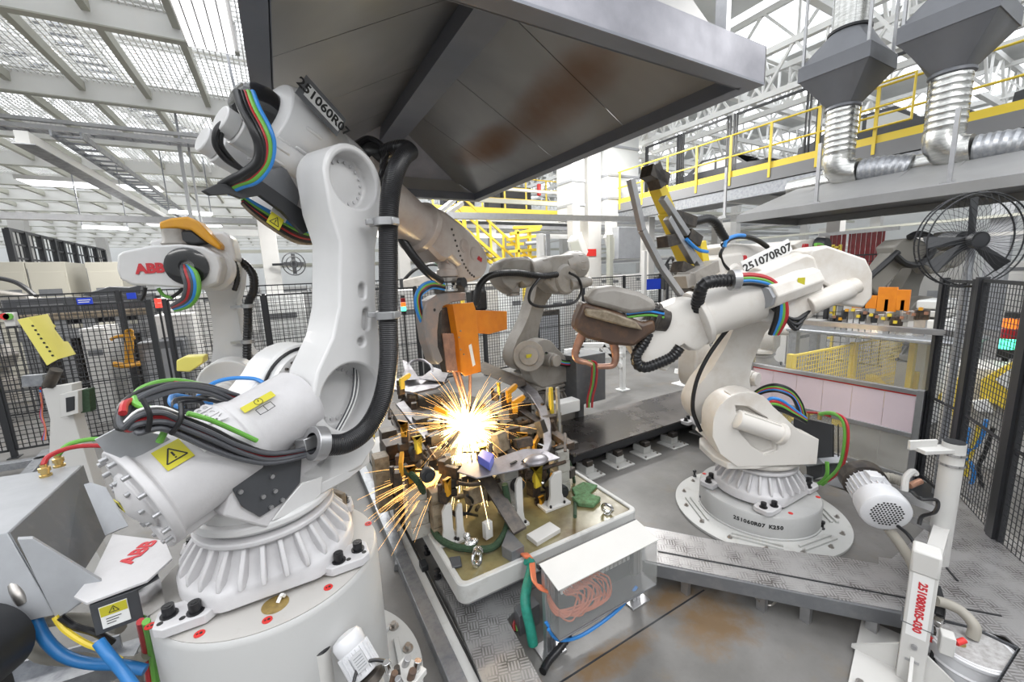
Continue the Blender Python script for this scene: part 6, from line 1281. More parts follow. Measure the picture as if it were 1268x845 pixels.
# brown spot gun carried by the right robot
g2 = thing('spot_welding_gun', 'scorched brown welding gun with copper arms held by the right robot', 'welding gun', H2(760, 400, .2))
def V2(q, yl=.2): return H2(*q, yl)
poly3('gun_body', [V2(q) for q in ((708, 392), (716, 372), (760, 384), (786, 396), (800, 392), (802, 405), (776, 424), (750, 422), (720, 414), (706, 404))], Y2*.24, 'brown', g2, .03)
poly3('gun_top', [V2(q) for q in ((722, 366), (730, 356), (752, 353), (782, 360), (800, 370), (802, 382), (770, 386), (740, 378), (722, 374))], Y2*.26, 'greyrobot', g2, .04)
poly3('gun_bracket', [V2(q, .1) for q in ((716, 378), (740, 380), (772, 392), (780, 402), (760, 398), (730, 390), (716, 386))], Y2*.4, 'fixtan', g2, .015)
for pts in ([(722, 412), (716, 426), (712, 438), (715, 446), (726, 449)], [(758, 418), (761, 432), (762, 444), (758, 453), (740, 454)]):
    mb = MB(); mb.tube([V2(q, .3) for q in pts], .042, n=10, rr=lambda t: 1-.45*t); mb.build('copper_arm', 'copper', g2)
mb = MB(); mb.cyl(V2((726, 449), .3), V2((733, 452), .3), .022, n=10); mb.build('electrode', 'copper', g2)
mb = MB(); mb.box(V2((716, 389), .18), (.07, .05, .07)); mb.build('orange_connector', 'amber', g2, bevel=.01)
mb = MB(); mb.cyl(V2((800, 392), .3), V2((826, 398), .3), .12, .10, n=20); mb.cyl(V2((806, 393), .3), V2((812, 395), .3), .14, n=20); mb.build('gun_mount', 'darksteel', g2, bevel=.01)
for m_, o_ in (('black', 0), ('bluecable', 3), ('black', 5), ('greencable', 7)):
    mb = MB(); mb.tube([V2(q, .42) for q in ((776, 386+o_), (790, 384+o_), (806, 383+o_), (822, 386+o_))], .014, n=7); mb.build('gun_cable', m_, g2)
mb = MB(); mb.ridged([V2(q, .35) for q in ((803, 412), (797, 425), (788, 440), (790, 452), (800, 455), (815, 450), (832, 442), (842, 430))], .05, step=.03, n=12); mb.build('gun_hose', 'black', g2)
# small robot at the left
R4 = robot('industrial_robot', 'small white robot at the left with red letters on its forearm housing', (-.16, 5.25, .62), 170, 172, 0, 4, paint='white', off=.15, detail=1, fore=False)
r4 = R4['root']; m4 = Fr((-.16, 5.25, .62), 172); Y4 = m4.m.to_3x3() @ Vector((0, 1, 0))
def H4(px, py, yl): return m4.m @ m4.hit(px, py, yl)
zbox('robot_plinth', -.6, .3, 4.85, 5.65, 0, .62, 'offwhite', None, .01); tag(COL.objects[-1] if False else [o for o in bpy.data.objects if o.name.startswith('robot_plinth')][-1], 'white plinth under the small left robot', 'plinth')
fh = poly3('forearm_housing', [H4(*q, .30) for q in ((163, 318), (168, 314), (200, 307), (235, 305), (262, 308), (280, 318), (284, 332), (280, 350), (268, 356), (235, 356), (180, 353), (166, 346), (162, 335))], Y4*.26, 'white', r4, .02)
lx = H4(208, 333, .565) - H4(190, 334, .565)
text('logo', 'ABB', .115, H4(186, 333, .566), lx, (0, 0, 1), 'inkred', fh, bold=.006, ext=.004)
c = H4(232, 330, .56); mb = MB(); mb.lathe([(.17, -.02), (.17, .02), (.13, .03), (.06, .03), (.05, .0)], o=c, ax=Y4, n=32); mb.build('black_boot', 'blackgloss', r4)
for m_, o_ in (('greycable', -9), ('redcable', -5), ('greycable', -2), ('bluecable', 2), ('greencable', 6)):
    mb = MB(); mb.tube([H4(230+o_*.4, 330, .58), H4(236+o_, 338, .68), H4(240+o_, 352, .70), H4(238+o_*1.0, 366, .68), H4(230+o_*.7, 376+o_*.4, .6), H4(216+o_*.3, 382+o_*.3, .45)], .022, n=8, k=7); mb.build('dress_cable', m_, r4)
for pts, r in (([(258, 312, .3), (275, 312, .3), (290, 325, .3), (294, 345, .3), (290, 360, .3)], .025), ([(282, 318, .1), (300, 325, .0), (313, 340, .0), (314, 360, .0), (308, 375, .0), (307, 400, .0), (306, 430, .0), (306, 465, .0)], .045)):
    mb = MB(); mb.ridged([H4(*q) for q in pts], r, step=.03, n=12); mb.build('corrugated_hose', 'black', r4)
for y in (379, 423):
    c = H4(307, y, 0); mb = MB(); mb.lathe([(.05, -.02), (.065, -.02), (.065, .02), (.05, .02)], o=c, n=20); mb.bar(c, c-m4.m.to_3x3() @ Vector((-.16, 0, 0)), .03, .03); mb.build('hose_clamp', 'alu', r4)
for m_, pts in (('greencable', [(196, 357, .4), (203, 366, .4), (214, 369, .4)]), ('black', [(212, 369, .4), (222, 362, .4), (228, 355, .4)]), ('black', [(180, 356, .4), (178, 366, .4), (174, 372, .4)])):
    mb = MB(); mb.tube([H4(*q) for q in pts], .016, n=7); mb.build('thin_cable', m_, r4)
g4 = thing('yellow_gripper', 'yellow and black tool on top of the small left robot', 'gripper', H4(235, 285, .3))
poly3('yellow_cover', [H4(*q, .25) for q in ((208, 279), (222, 274), (242, 272), (255, 278), (270, 294), (282, 306), (280, 312), (264, 302), (246, 288), (230, 286), (210, 288))], Y4*.22, 'amber', g4, .02)
poly3('black_body', [H4(*q, .25) for q in ((212, 290), (246, 288), (264, 303), (250, 305), (215, 302))], Y4*.2, 'blackpaint', g4, .02)
mb = MB(); mb.lathe([(.09, 0), (.11, .03), (.09, .06), (.09, .16)], o=H4(218, 306, .4), n=20); mb.build('tool_mount', 'greyrobot', g4)
poly3('yellow_block', [H4(*q, .55) for q in ((226, 443), (234, 439), (258, 438), (258, 446), (242, 457), (226, 456))], Y4*.15, 'paleyellow', r4, .01)
# handling robot behind the right robot, yellow gripper held out to the left
R5 = robot('industrial_robot', 'white handling robot partly hidden behind the right robot, holding the yellow gripper', (5.25, 3.35, .25), 180, 185, 6, 4, paint='cream', detail=0, fore=False, off=.15)
r5 = R5['root']; m5 = Fr((5.25, 3.0, .25), 180); Y5 = Vector((0, -1, 0)); X5 = Vector((-1, 0, 0))
def H5(px, py, yl=0): return m5.m @ m5.hit(px, py, yl)
f5 = poly3('forearm_housing', [H5(*q) for q in ((894, 306), (905, 301), (930, 302), (950, 306), (962, 318), (960, 336), (940, 337), (905, 333), (896, 322))], Vector((0, .3, 0)), 'cream', r5, .02)
text('logo', 'ABB', .13, H5(918, 322, .006), -X5, (0, 0, 1), 'inkred', f5, bold=.005, ext=.004)
c = H5(942, 326, .01); mb = MB(); mb.cyl(c, c+Y5*.10, .11, .09, n=24); mb.build('black_boot', 'blackpaint', r5)
mb = MB(); mb.tube([H5(*q, .1) for q in ((895, 304), (905, 295), (922, 293), (938, 298), (950, 306))], .03, n=8); mb.build('cable', 'black', r5); mb = MB(); mb.tube([H5(*q, .12) for q in ((897, 306), (900, 297), (912, 292), (922, 292))], .022, n=8); mb.build('cable', 'bluecable', r5)
mb = MB(); mb.ridged([H5(*q, .1) for q in ((898, 296), (893, 288), (886, 276), (876, 271), (862, 274), (846, 276))], .05, step=.04, n=12); mb.build('corrugated_hose', 'black', r5)
mb = MB(); mb.tube([H5(*q, .05) for q in ((896, 306), (892, 315), (895, 326), (902, 334))], .02, n=8); mb.build('cable', 'black', r5)
g5 = thing('yellow_gripper', 'long yellow gripper frame held up left of the right robot', 'gripper', H5(850, 300, .1))
def bars(th, m_, nm, segs, w, d=.1): 
    for s in segs:
        mb = MB(); mb.bar(H5(s[0], s[1], d), H5(s[2], s[3], d), w, w*.8); mb.build(nm, m_, th, bevel=.005)
bars(g5, 'yellow', 'yellow_beam', ((812, 228, 826, 262), (824, 262, 840, 300), (838, 298, 850, 325), (850, 318, 866, 360), (864, 300, 872, 345)), .13)
bars(g5, 'alu', 'grip_rail', ((820, 245, 850, 290), (826, 270, 858, 325), (846, 300, 878, 345)), .07, .25)
bars(g5, 'darksteel', 'grip_joint', ((800, 212, 822, 224), (806, 205, 816, 232), (832, 268, 856, 276), (838, 330, 862, 342), (820, 300, 836, 296), (850, 352, 866, 366), (848, 290, 862, 300)), .14, .2)
bars(g5, 'greyrobot', 'grip_pad', ((842, 350, 882, 330), (845, 345, 868, 352)), .16, .3)
mb = MB(); mb.bar(H5(781, 222, .5), H5(795, 285, .5), .05); mb.bar(H5(795, 285, .5), H5(818, 330, .5), .05); mb.bar(H5(818, 330, .5), H5(852, 378, .5), .05); mb.build('long_tube', 'alu', g5)
mb = MB(); mb.tube([H5(*q, .3) for q in ((850, 296), (858, 304), (866, 310), (876, 312))], .018, n=7); mb.build('air_hose', 'bluecable', g5)
# ABB head beyond
R6 = robot('industrial_robot', 'white robot far behind, its red lettered head above the right robot', (8.3, 4.6, .4), 180, 200, 0, 4, paint='cream', detail=0, fore=False, off=.15)
m6 = Fr((8.2, 3.75, .4), 180)
H6 = lambda x, y, yl=0: m6.m @ m6.hit(x, y, yl)
f6 = poly3('forearm_housing', [H6(*q) for q in ((983, 303), (995, 297), (1012, 296), (1022, 302), (1024, 312), (1010, 316), (990, 314))], Vector((0, 1.0, 0)), 'cream', R6['root'], .02)
text('logo', 'ABB', .13, H6(997, 306, .006), (1, 0, 0), (0, 0, 1), 'inkred', f6, bold=.005, ext=.004)
c = H6(1012, 306, .01); mb = MB(); mb.cyl(c, c+Y5*.16, .17, .14, n=24); mb.build('black_boot', 'blackpaint', R6['root'])
for m_, o_ in (('greencable', 0), ('redcable', 2), ('bluecable', 4)): mb = MB(); mb.tube([H6(*q, .2) for q in ((1010, 303+o_), (1018, 304+o_), (1024-o_*.3, 312), (1024-o_*.5, 320))], .03, n=7); mb.build('dress_cable', m_, R6['root'])
# far right robot beyond the barrier
m7 = Fr((9.45, 2.45, .75), 150)
R7 = robot('industrial_robot', 'dark grey robot beyond the clear barrier, between red curtain and cage fan', (9.45, 2.45, .75), 180, 150, -18, 42, arm_len=.98, fore=False, paint='greyrobot7', cast='greyrobot7', off=.12, detail=1)
H7 = lambda x, y, yl=0: m7.m @ m7.hit(x, y, yl)
Y7 = m7.m.to_3x3() @ Vector((0, 1, 0))
poly3('elbow_block', [H7(*q, .36) for q in ((1107, 305), (1118, 296), (1136, 294), (1151, 302), (1152, 318), (1141, 331), (1126, 332), (1110, 322))], Y7*-.34, 'greyrobot7', R7['root'], .03)
poly3('forearm', [H7(*q, .32) for q in ((1106, 312), (1122, 328), (1098, 356), (1087, 366), (1074, 352))], Y7*-.26, 'greyrobot7', R7['root'], .03)
mb = MB(); mb.cyl(H7(1082, 356, .2), H7(1078, 378, .2), .09, n=14); mb.build('wrist_joint', 'blackpaint', R7['root'])
zbox('robot_plinth', 9.05, 9.85, 2.05, 2.85, 0, .75, 'offwhite', None, .01); tag([o for o in bpy.data.objects if o.name.startswith('robot_plinth')][-1], 'white plinth under the dark robot beyond the barrier', 'plinth')
mb = MB(); mb.tube([H7(*q, .42) for q in ((1108, 316), (1120, 326), (1136, 328), (1150, 318), (1156, 304), (1150, 293), (1136, 290), (1126, 294))], .05, n=8); mb.build('cable_loop', 'black', R7['root']); mb = MB(); mb.tube([H7(*q, .40) for q in ((1112, 312), (1092, 330), (1076, 345), (1072, 360), (1080, 372))], .045, n=8); mb.build('cable_loop', 'black', R7['root'])
# row of tooling behind the barrier
for i in range(16):
    px = 1032+i*7.5; t = thing('tooling_pin_unit', '', 'tooling', Xp(px, 405, 7.6)); c = Xp(px, 396+rs2.uniform(-5, 5), 7.6)
    mb = MB(); mb.bar((c.x, c.y, 1.42), c, .06, .06); mb.build('post', rs2.choice(['offwhite', 'alu', 'offwhite', 'fixgrey']), t)
    mb = MB(); mb.box(c+Vector((0, 0, .03)), (.08, .10, .14), rs2.random()); mb.build('clamp_head', rs2.choice(['fixdark', 'blackpaint', 'steel']), t, bevel=.01)
    mb = MB(); mb.box(c+Vector((-.05, -.03, .12*rs2.random())), (.04, .04, .04)); mb.build('yellow_tip', rs2.choice(['amber', 'yellow', 'copper']), t)
    t['label'] = 'upright tooling clamp in the row on the machine behind the clear barrier'; t['group'] = 'tooling clamps behind the barrier'
tb_ = zbox('machine_bed', 7.3, 8.2, 1.5, 3.6, 1.36, 1.42, 'galv', None, .02); tag(tb_, 'white machine bed carrying the tooling clamps behind the barrier', 'machine')
for x, y in ((7.4, 1.6), (7.4, 3.5), (8.1, 1.6), (8.1, 3.5)): zbox('bed_leg', x-.06, x+.06, y-.06, y+.06, 0, 1.36, 'galv', tb_, 0)
for i, (px, py, w_, h_) in enumerate(((1098, 371, .22, .36), (1070, 374, .3, .2), (1118, 372, .14, .3))):
    c = Xp(px, py, 7.75); t = thing('orange_shield', ['larger orange shield plate behind the barrier', 'wide orange shield plate left of the larger one behind the barrier', 'narrow orange shield plate right of the larger one behind the barrier'][i], 'shield', (c.x, c.y, 1.42)); zbox('shield_plate', c.x, c.x+.04, c.y-w_/2, c.y+w_/2, c.z-h_/2, c.z+h_/2, 'orange', t, .004); zbox('shield_post', c.x+.0, c.x+.04, c.y-.02, c.y+.02, 1.42, c.z, 'alu', t, 0)
# ------------------------------------------------------------------ steel deck ceiling at the left
ZD = 5.2
dkc = thing('ceiling', 'white steel mesh deck', 'ceiling', (-3, 10, ZD)); dkc['kind'] = 'structure'
ys = [3.8, 6.13, 8.45, 10.8, 13.1, 15.4, 17.7, 20.0, 22.3, 24.6, 26.9, 29.2, 31.5, 33.8, 36.1]
for y in ys:
    x1 = -.1 if y < 8 else 2.8
    zbox('ceiling_beam_web', -18, x1, y-.01, y+.01, ZD, ZD+.30, 'beamwhite', dkc, 0); zbox('ceiling_beam_flange', -18, x1, y-.05, y+.05, ZD-.015, ZD, 'beamgrey', dkc, 0); zbox('ceiling_beam_flange', -18, x1, y-.05, y+.05, ZD+.30, ZD+.315, 'beamwhite', dkc, 0)
for i in range(28):
    x = 2.25-.73*i
    if x > -.2: zbox('ceiling_purlin', x-.035, x+.035, 8.45, 36, ZD+.12, ZD+.24, 'beamgrey', dkc, 0)
    else: zbox('ceiling_purlin', x-.035, x+.035, 3, 36, ZD+.12, ZD+.24, 'beamgrey', dkc, 0)
mb = MB()
for i in range(150): x = -9+.062*i; mb.bar((x, 3, ZD+.26), (x, 15.4, ZD+.26), .012, .012)
for i in range(120): y = 3+.1*i; mb.bar((-9, y, ZD+.27), (.2, y, ZD+.27), .010, .010)
ms = mb.build('ceiling_mesh', 'beamwhite', dkc, smooth=False); ms['kind'] = 'stuff'
# conveyor structure seen through the mesh, grey streaks above the deck
for i, (x0, y0, x1, y1) in enumerate(((-6, 4, -1.2, 13), (-4.4, 5, -3.2, 9), (-7, 8, -2.5, 8.8), (-3.5, 3.5, -2.4, 16))):
    t = thing('overhead_conveyor', 'grey conveyor frame lying above the mesh deck', 'conveyor', ((x0+x1)/2, (y0+y1)/2, 6.1), group='conveyor frames above the mesh deck')
    a, b = Vector((x0, y0, 6.1+.3*i)), Vector((x1, y1, 6.1+.3*i)); d = (b-a).normalized(); s = Vector((-d.y, d.x, 0))*.28
    for k in (-1, 1): mb = MB(); mb.bar(a+s*k, b+s*k, .08, .14); mb.build('side_beam', 'beamwhite', t)
    for q_ in (a, b): mb = MB(); mb.bar(Vector((q_.x, q_.y, 5.3)), q_, .06); mb.build('support', 'beamwhite', t)
    n = int((b-a).length/.35)
    for j in range(n): mb = MB(); p = a+d*(.35*j); mb.cyl(p-s, p+s, .035, n=6); mb.build('roller', 'galv', t)
# big light fixture
lf = thing('ceiling_light', 'long white ceiling light fixture beside the hood', 'light', (-.33, 4.2, 4.8))
p0, p1 = Zp(212, 0, 4.8), Zp(283, 63, 4.8); zbox('light_housing', p0.x-.02, p1.x+.08, 3.3, 5.28, 4.83, 4.92, 'offwhite', lf); zbox('diffuser', p0.x, p1.x+.05, 3.32, 5.26, 4.79, 4.828, 'lightpanel', lf, 0)
for k in range(4): x = p0.x+.05+.085*k; zbox('tube_rib', x, x+.012, 3.34, 5.24, 4.783, 4.789, 'offwhite', lf, 0)
for x, y in ((p0.x, 3.6), (p1.x, 5.0)): mb = MB(); mb.bar((x, y, 4.92), (x, y, ZD), .02); mb.build('hanger', 'galv', lf)
mb = MB(); mb.tube([(-.20, 5.35, 5.2), (-.19, 5.3, 4.7), (-.15, 5.3, 4.3), (-.12, 5.3, 3.95)], .014, n=6); tag(mb.build('hanging_chain', 'galv'), 'thin hanging chain between the ceiling light and the hood', 'chain')
# trays
tr_ = thing('cable_tray', 'bright aluminium cable tray running across the left ceiling', 'cable tray', (-2, 8.2, 4.8))
a, b = Zp(-40, 149, 4.8), Zp(310, 183, 4.8)
for dz, w_ in ((0, .05), (.10, .05)): mb = MB(); mb.bar(a+Vector((0, 0, dz)), b+Vector((0, 0, dz)), .06, w_); mb.build('profile', 'alu', tr_)
n = 14
for i in range(n): p = a.lerp(b, i/n); mb = MB(); mb.bar(p, p+Vector((0, .25, 0)), .05, .04); mb.build('tray_rung', 'galv', tr_)
mb = MB(); mb.bar(a+Vector((0, .27, .05)), b+Vector((0, .27, .05)), .04, .12); mb.build('profile', 'alu', tr_)
for q_ in (a, b.lerp(a, .3)): mb = MB(); mb.bar(q_, Vector((q_.x, q_.y, 5.33)), .03); mb.build('hanger', 'galv', tr_)
p = Zp(222, 181, 4.8); q = Yp(234, 272, p.y); mb = MB(); mb.bar(p, Vector((p.x, p.y, q.z-.9)), .07, .05); mb.build('drop_post', 'alu', tr_)
mb = MB(); mb.bar(p+Vector((.12, .02, 0)), Vector((p.x+.12, p.y, q.z-.9)), .03, .03); mb.build('drop_post', 'alu', tr_)
lt = thing('cable_ladder', 'long cable ladder on a grey beam running away under the left ceiling', 'cable ladder', (-2.4, 12, 4.3))
zbox('beam', -2.52, -2.40, 7.3, 22, 4.26, 4.40, 'beamwhite', lt, 0); zbox('beam_flange', -2.56, -2.36, 7.3, 22, 4.25, 4.26, 'galv', lt, 0)
for x in (-2.30, -2.02): zbox('side_rail', x-.012, x+.012, 7.6, 22, 4.45, 4.53, 'galv', lt, 0)
for i in range(48): zbox('rung', -2.30, -2.02, 7.7+.3*i, 7.75+.3*i, 4.47, 4.49, 'galv', lt, 0)
sb2 = thing('service_beam', 'pale blue grey service beam crossing the left background below the deck', 'beam', (-3, 12, 3.9))
a, b = Zp(-40, 266, 3.9), Zp(235, 274, 3.9); mb = MB(); mb.bar(a, b, .16, .12); mb.build('beam', 'alu', sb2)
for px, lab in ((118, 'white strip light in the left distance below the service beam'), (246, 'white strip light at the end of the cable ladder')):
    a = Zp(px-16 if px < 200 else 210, 281 if px < 200 else 262, 3.9 if px < 200 else 4.1); b = a+Vector((.7, .25, 0)); mb = MB(); mb.bar(a, b, .18, .06); sl0 = tag(mb.build('strip_light', 'lightpanel'), lab, 'light')
    for q_ in (a, b): mb = MB(); mb.bar(q_+Vector((0, 0, .03)), Vector((q_.x, q_.y, 5.33)), .02); mb.build('hanger', 'galv', sl0)
# ------------------------------------------------------------------ roof trusses of the hall
rf = thing('trim_1', 'white roof trusses', 'roof', (10, 10, 10)); rf['kind'] = 'structure'
def truss(a, b, h, step, w=.13, nm='roof_truss'):
    a, b = Vector(a), Vector(b); d = (b-a); L = d.length; d.normalize(); n = int(L/step); up = Vector((0, 0, h)); mb = MB()
    mb.bar(a, b, w*1.3, w*1.6); mb.bar(a+up, b+up, w*1.3, w*1.6)
    for i in range(n):
        p, q = a+d*(L*i/n), a+d*(L*(i+1)/n); m_ = (p+q)/2+up; mb.bar(p, m_, w*.7); mb.bar(m_, q, w*.7); mb.bar(p, p+up, w*.6)
    return mb.build(nm, 'beamwhite', rf, smooth=False)
for y in (1.5, 6, 10.5, 15, 19.5, 24, 30, 37): truss((-20, y, 9.0), (44, y, 9.0), 1.8, 2.4)
for x in (-6, 1, 8, 15, 22, 29, 36): truss((x, -6, 9.4), (x, 44, 9.4), 1.3, 2.2, .11)
for y in range(-4, 46, 3): mb = MB(); mb.bar((-20, y, 11.0), (44, y, 11.0), .10, .14); mb.build('roof_purlin', 'beamwhite', rf, smooth=False)
for x in range(12, 44, 8): zbox('roof_panel', x, x+3.2, -10, 45, 11.2, 11.3, 'wallpanel', rf, 0)
for x in (13.2, 14.6): truss((x, -2, 7.4), (x, 30, 7.4), 1.2, 1.6, .10)
truss((6, 12.5, 7.0), (36, 12.5, 7.0), 1.4, 1.8, .11)
# ------------------------------------------------------------------ mezzanine with yellow railing
XM, ZM = 11.28, 4.9
mz = thing('mezzanine_walkway', 'steel mezzanine with yellow railing and kick plate running across the upper right', 'mezzanine', (XM+2, 6, ZM))
zbox('kick_plate', XM-.02, XM, 0.5, 11.6, ZM, ZM+.16, 'railyellow', mz, 0)
zbox('edge_channel', XM-.04, XM+.12, .5, 11.6, ZM-.30, ZM-.002, 'wallgrey', mz, 0)
zbox('lower_beam', XM+.0, XM+.20, .5, 11.6, ZM-.62, ZM-.32, 'galv', mz, 0)
zbox('floor_grating', XM+.12, XM+4.5, .5, 11.6, ZM-.14, ZM-.06, 'greymetal', mz, 0)
for z in (ZM+.55, ZM+1.10): mb = MB(); mb.cyl((XM-.03, .5, z), (XM-.03, 11.6, z), .024, n=8); mb.build('hand_rail', 'railyellow', mz)
for i in range(11): y = .9+1.06*i; zbox('railing_post', XM-.06, XM-.02, y-.03, y+.03, ZM-.22, ZM+1.10, 'railyellow', mz, 0)
for x in (XM+.4, XM+4.3):
    for y in (1.0, 10.5):
        mb = MB(); mb.bar((x, y, 0), (x, y, ZM-.62), .28, .28); mb.build('column', 'offwhite', mz)
for y in (3, 5.5, 8): zbox('cross_beam', XM+.2, XM+4.4, y-.06, y+.06, ZM-.5, ZM-.16, 'beamwhite', mz, 0)
gf2 = thing('guard_frame', 'row of black guard frames standing on the mezzanine', 'guard frame', (XM+.7, 6, ZM))
for y in (1.2, 3.2, 3.45, 5.45, 5.7, 7.6, 7.8, 9.4, 9.55, 10.9):
    for dy in (0, .08): zbox('frame_post', XM+.7, XM+.75, y+dy-.02, y+dy+.02, ZM-.06, ZM+1.9, 'blackpaint', gf2, 0)
for y0, y1 in ((1.2, 3.2), (3.45, 5.45), (5.7, 7.6), (7.8, 9.4), (9.55, 10.9)):
    zbox('frame_top', XM+.7, XM+.75, y0, y1, ZM+1.84, ZM+1.9, 'blackpaint', gf2, 0); zbox('frame_bottom', XM+.7, XM+.75, y0, y1, ZM+.1, ZM+.16, 'blackpaint', gf2, 0)
gr_ = thing('gate_frame', 'yellow tubular gate on the mezzanine beside the near duct', 'gate', (XM-.1, 4, ZM))
mb = MB(); g0, g1 = 4.35, 3.5; mb.tube([(XM-.1, g0, ZM+.3), (XM-.1, g0, ZM+1.15), (XM-.1, g1, ZM+1.15), (XM-.1, g1, ZM+.3)], .03, n=8, k=1, closed=True); mb.build('gate_tube', 'railyellow', gr_)
mb = MB(); mb.cyl((XM-.1, g0, ZM+.7), (XM-.1, g1, ZM+.7), .022, n=8); mb.build('gate_bar', 'railyellow', gr_)
# bare car bodies riding on the mezzanine: a hull with window openings
def carbody(x, y, z, s, label):
    t = thing('car_body', label, 'car body', (x, y, z)); prof = [(-1.9, .1), (-1.95, .5), (-1.6, .62), (-1.0, .68), (-.45, 1.12), (.8, 1.16), (1.5, .75), (1.9, .68), (1.95, .15), (1.5, .1), (1.35, .35), (1.0, .35), (.85, .08), (-.85, .08), (-1.0, .35), (-1.35, .35), (-1.5, .1)]
    T = Matrix.Translation((x, y, z)) @ Matrix.Rotation(PI/2, 4, 'Z') @ Matrix.Scale(s, 4)
    for yy0 in (-.8, .76): mb = MB(T); mb.prism([(a, b) for a, b in prof], 'y', yy0, yy0+.04); mb.build('side_panel', 'darkplate', t)
    for w_ in ([(-.85, .72), (-.4, 1.05), (.15, 1.07), (.15, .72)], [(.25, .72), (.25, 1.07), (.75, 1.07), (1.2, .74)]):
        mb = MB(T); mb.prism(w_, 'y', .802, .806); mb.build('window_opening', 'wallpanel', t); mb = MB(T); mb.prism(w_, 'y', -.806, -.802); mb.build('window_opening', 'wallpanel', t)
    mb = MB(T); mb.box((.15, 0, 1.14), (1.2, 1.5, .03)); mb.build('roof', 'darkplate', t); mb = MB(T); mb.box((-1.3, 0, .64), (1.0, 1.5, .03)); mb.build('bonnet', 'darkplate', t); mb = MB(T); mb.box((0, 0, .12), (3.6, 1.5, .05)); mb.build('floor_pan', 'darkplate', t)
    mb = MB(T); mb.box((0, 0, -.03), (4.0, 1.2, .1)); mb.build('skid', 'amber', t)
carbody(XM+2.2, 8.6, ZM+.1, .85, 'dark bare car body on the mezzanine, left of the near duct'); carbody(XM+2.2, 4.7, ZM+.1, .85, 'dark bare car body on the mezzanine between the two ducts'); carbody(XM+2.2, .9, ZM+.1, .85, 'dark bare car body on the mezzanine right of the far duct')
# ------------------------------------------------------------------ canopy and extract ducts
ZC = 3.33; cA, cB = Zp(913, 276, ZC), Zp(972, 281, ZC); XC0, XC1, YC1, YC0 = cA.x, cB.x, cA.y, 1.2
cn = thing('grey_canopy', 'long grey sheet canopy below the mezzanine, dark underside', 'canopy', ((XC0+XC1)/2, 3.3, ZC))
zbox('front_lip', XC0-.02, XC0, YC0, YC1, ZC, ZC+.14, 'canopy', cn, 0); zbox('end_lip', XC0, XC1, YC1, YC1+.02, ZC, ZC+.14, 'canopy', cn, 0); zbox('end_lip', XC0, XC1, YC0-.02, YC0, ZC, ZC+.14, 'canopy', cn, 0); zbox('back_lip', XC1, XC1+.02, YC0, YC1, ZC, ZC+.14, 'canopy', cn, 0)
hx = 1.15
top_ = [Vector((XC0+hx, YC0+.5, ZC+.62)), Vector((XC1-.3, YC0+.5, ZC+.62)), Vector((XC1-.3, YC1-.5, ZC+.62)), Vector((XC0+hx, YC1-.5, ZC+.62))]
bot_ = [Vector((XC0, YC0, ZC+.14)), Vector((XC1, YC0, ZC+.14)), Vector((XC1, YC1, ZC+.14)), Vector((XC0, YC1, ZC+.14))]
for i in range(4): j = (i+1) % 4; poly3('sloping_sheet', [bot_[i], bot_[j], top_[j], top_[i]], Vector((0, 0, .008)), 'canopy', cn, 0)
poly3('top_sheet', top_, Vector((0, 0, .01)), 'canopy', cn, 0)
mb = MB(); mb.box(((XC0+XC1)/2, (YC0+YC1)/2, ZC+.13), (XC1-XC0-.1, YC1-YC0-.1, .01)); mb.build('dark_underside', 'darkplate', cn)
for y in (YC1-.9, YC1-2.2, YC0+1.0): mb = MB(); mb.bar((XC0+.1, y, ZC+.16), (XC0+hx, y, ZC+.63), .03, .02); mb.build('seam_angle', 'canopy', cn)
for px, py in ((968, 274), (1032, 256), (1204, 236)):
    p = Zp(px, py, ZC+.14); mb = MB(); mb.bar((XC0+.12, p.y, ZC+.14), (XC0+.12, p.y, ZC+1.15), .05, .04); mb.box((XC0+.12, p.y, ZC+.16), (.16, .16, .05)); mb.build('hanger', 'alu', cn)
def extract(near, label, s=1.0):
    d = ray(*near); X_ = 8.75; k = X_/d.x; P = CAM+d*k; return P
Pn = extract((1077, 69), ''); Yl = Zp(986, 103, Pn.z)
Wd = abs(Yl.y-Pn.y)
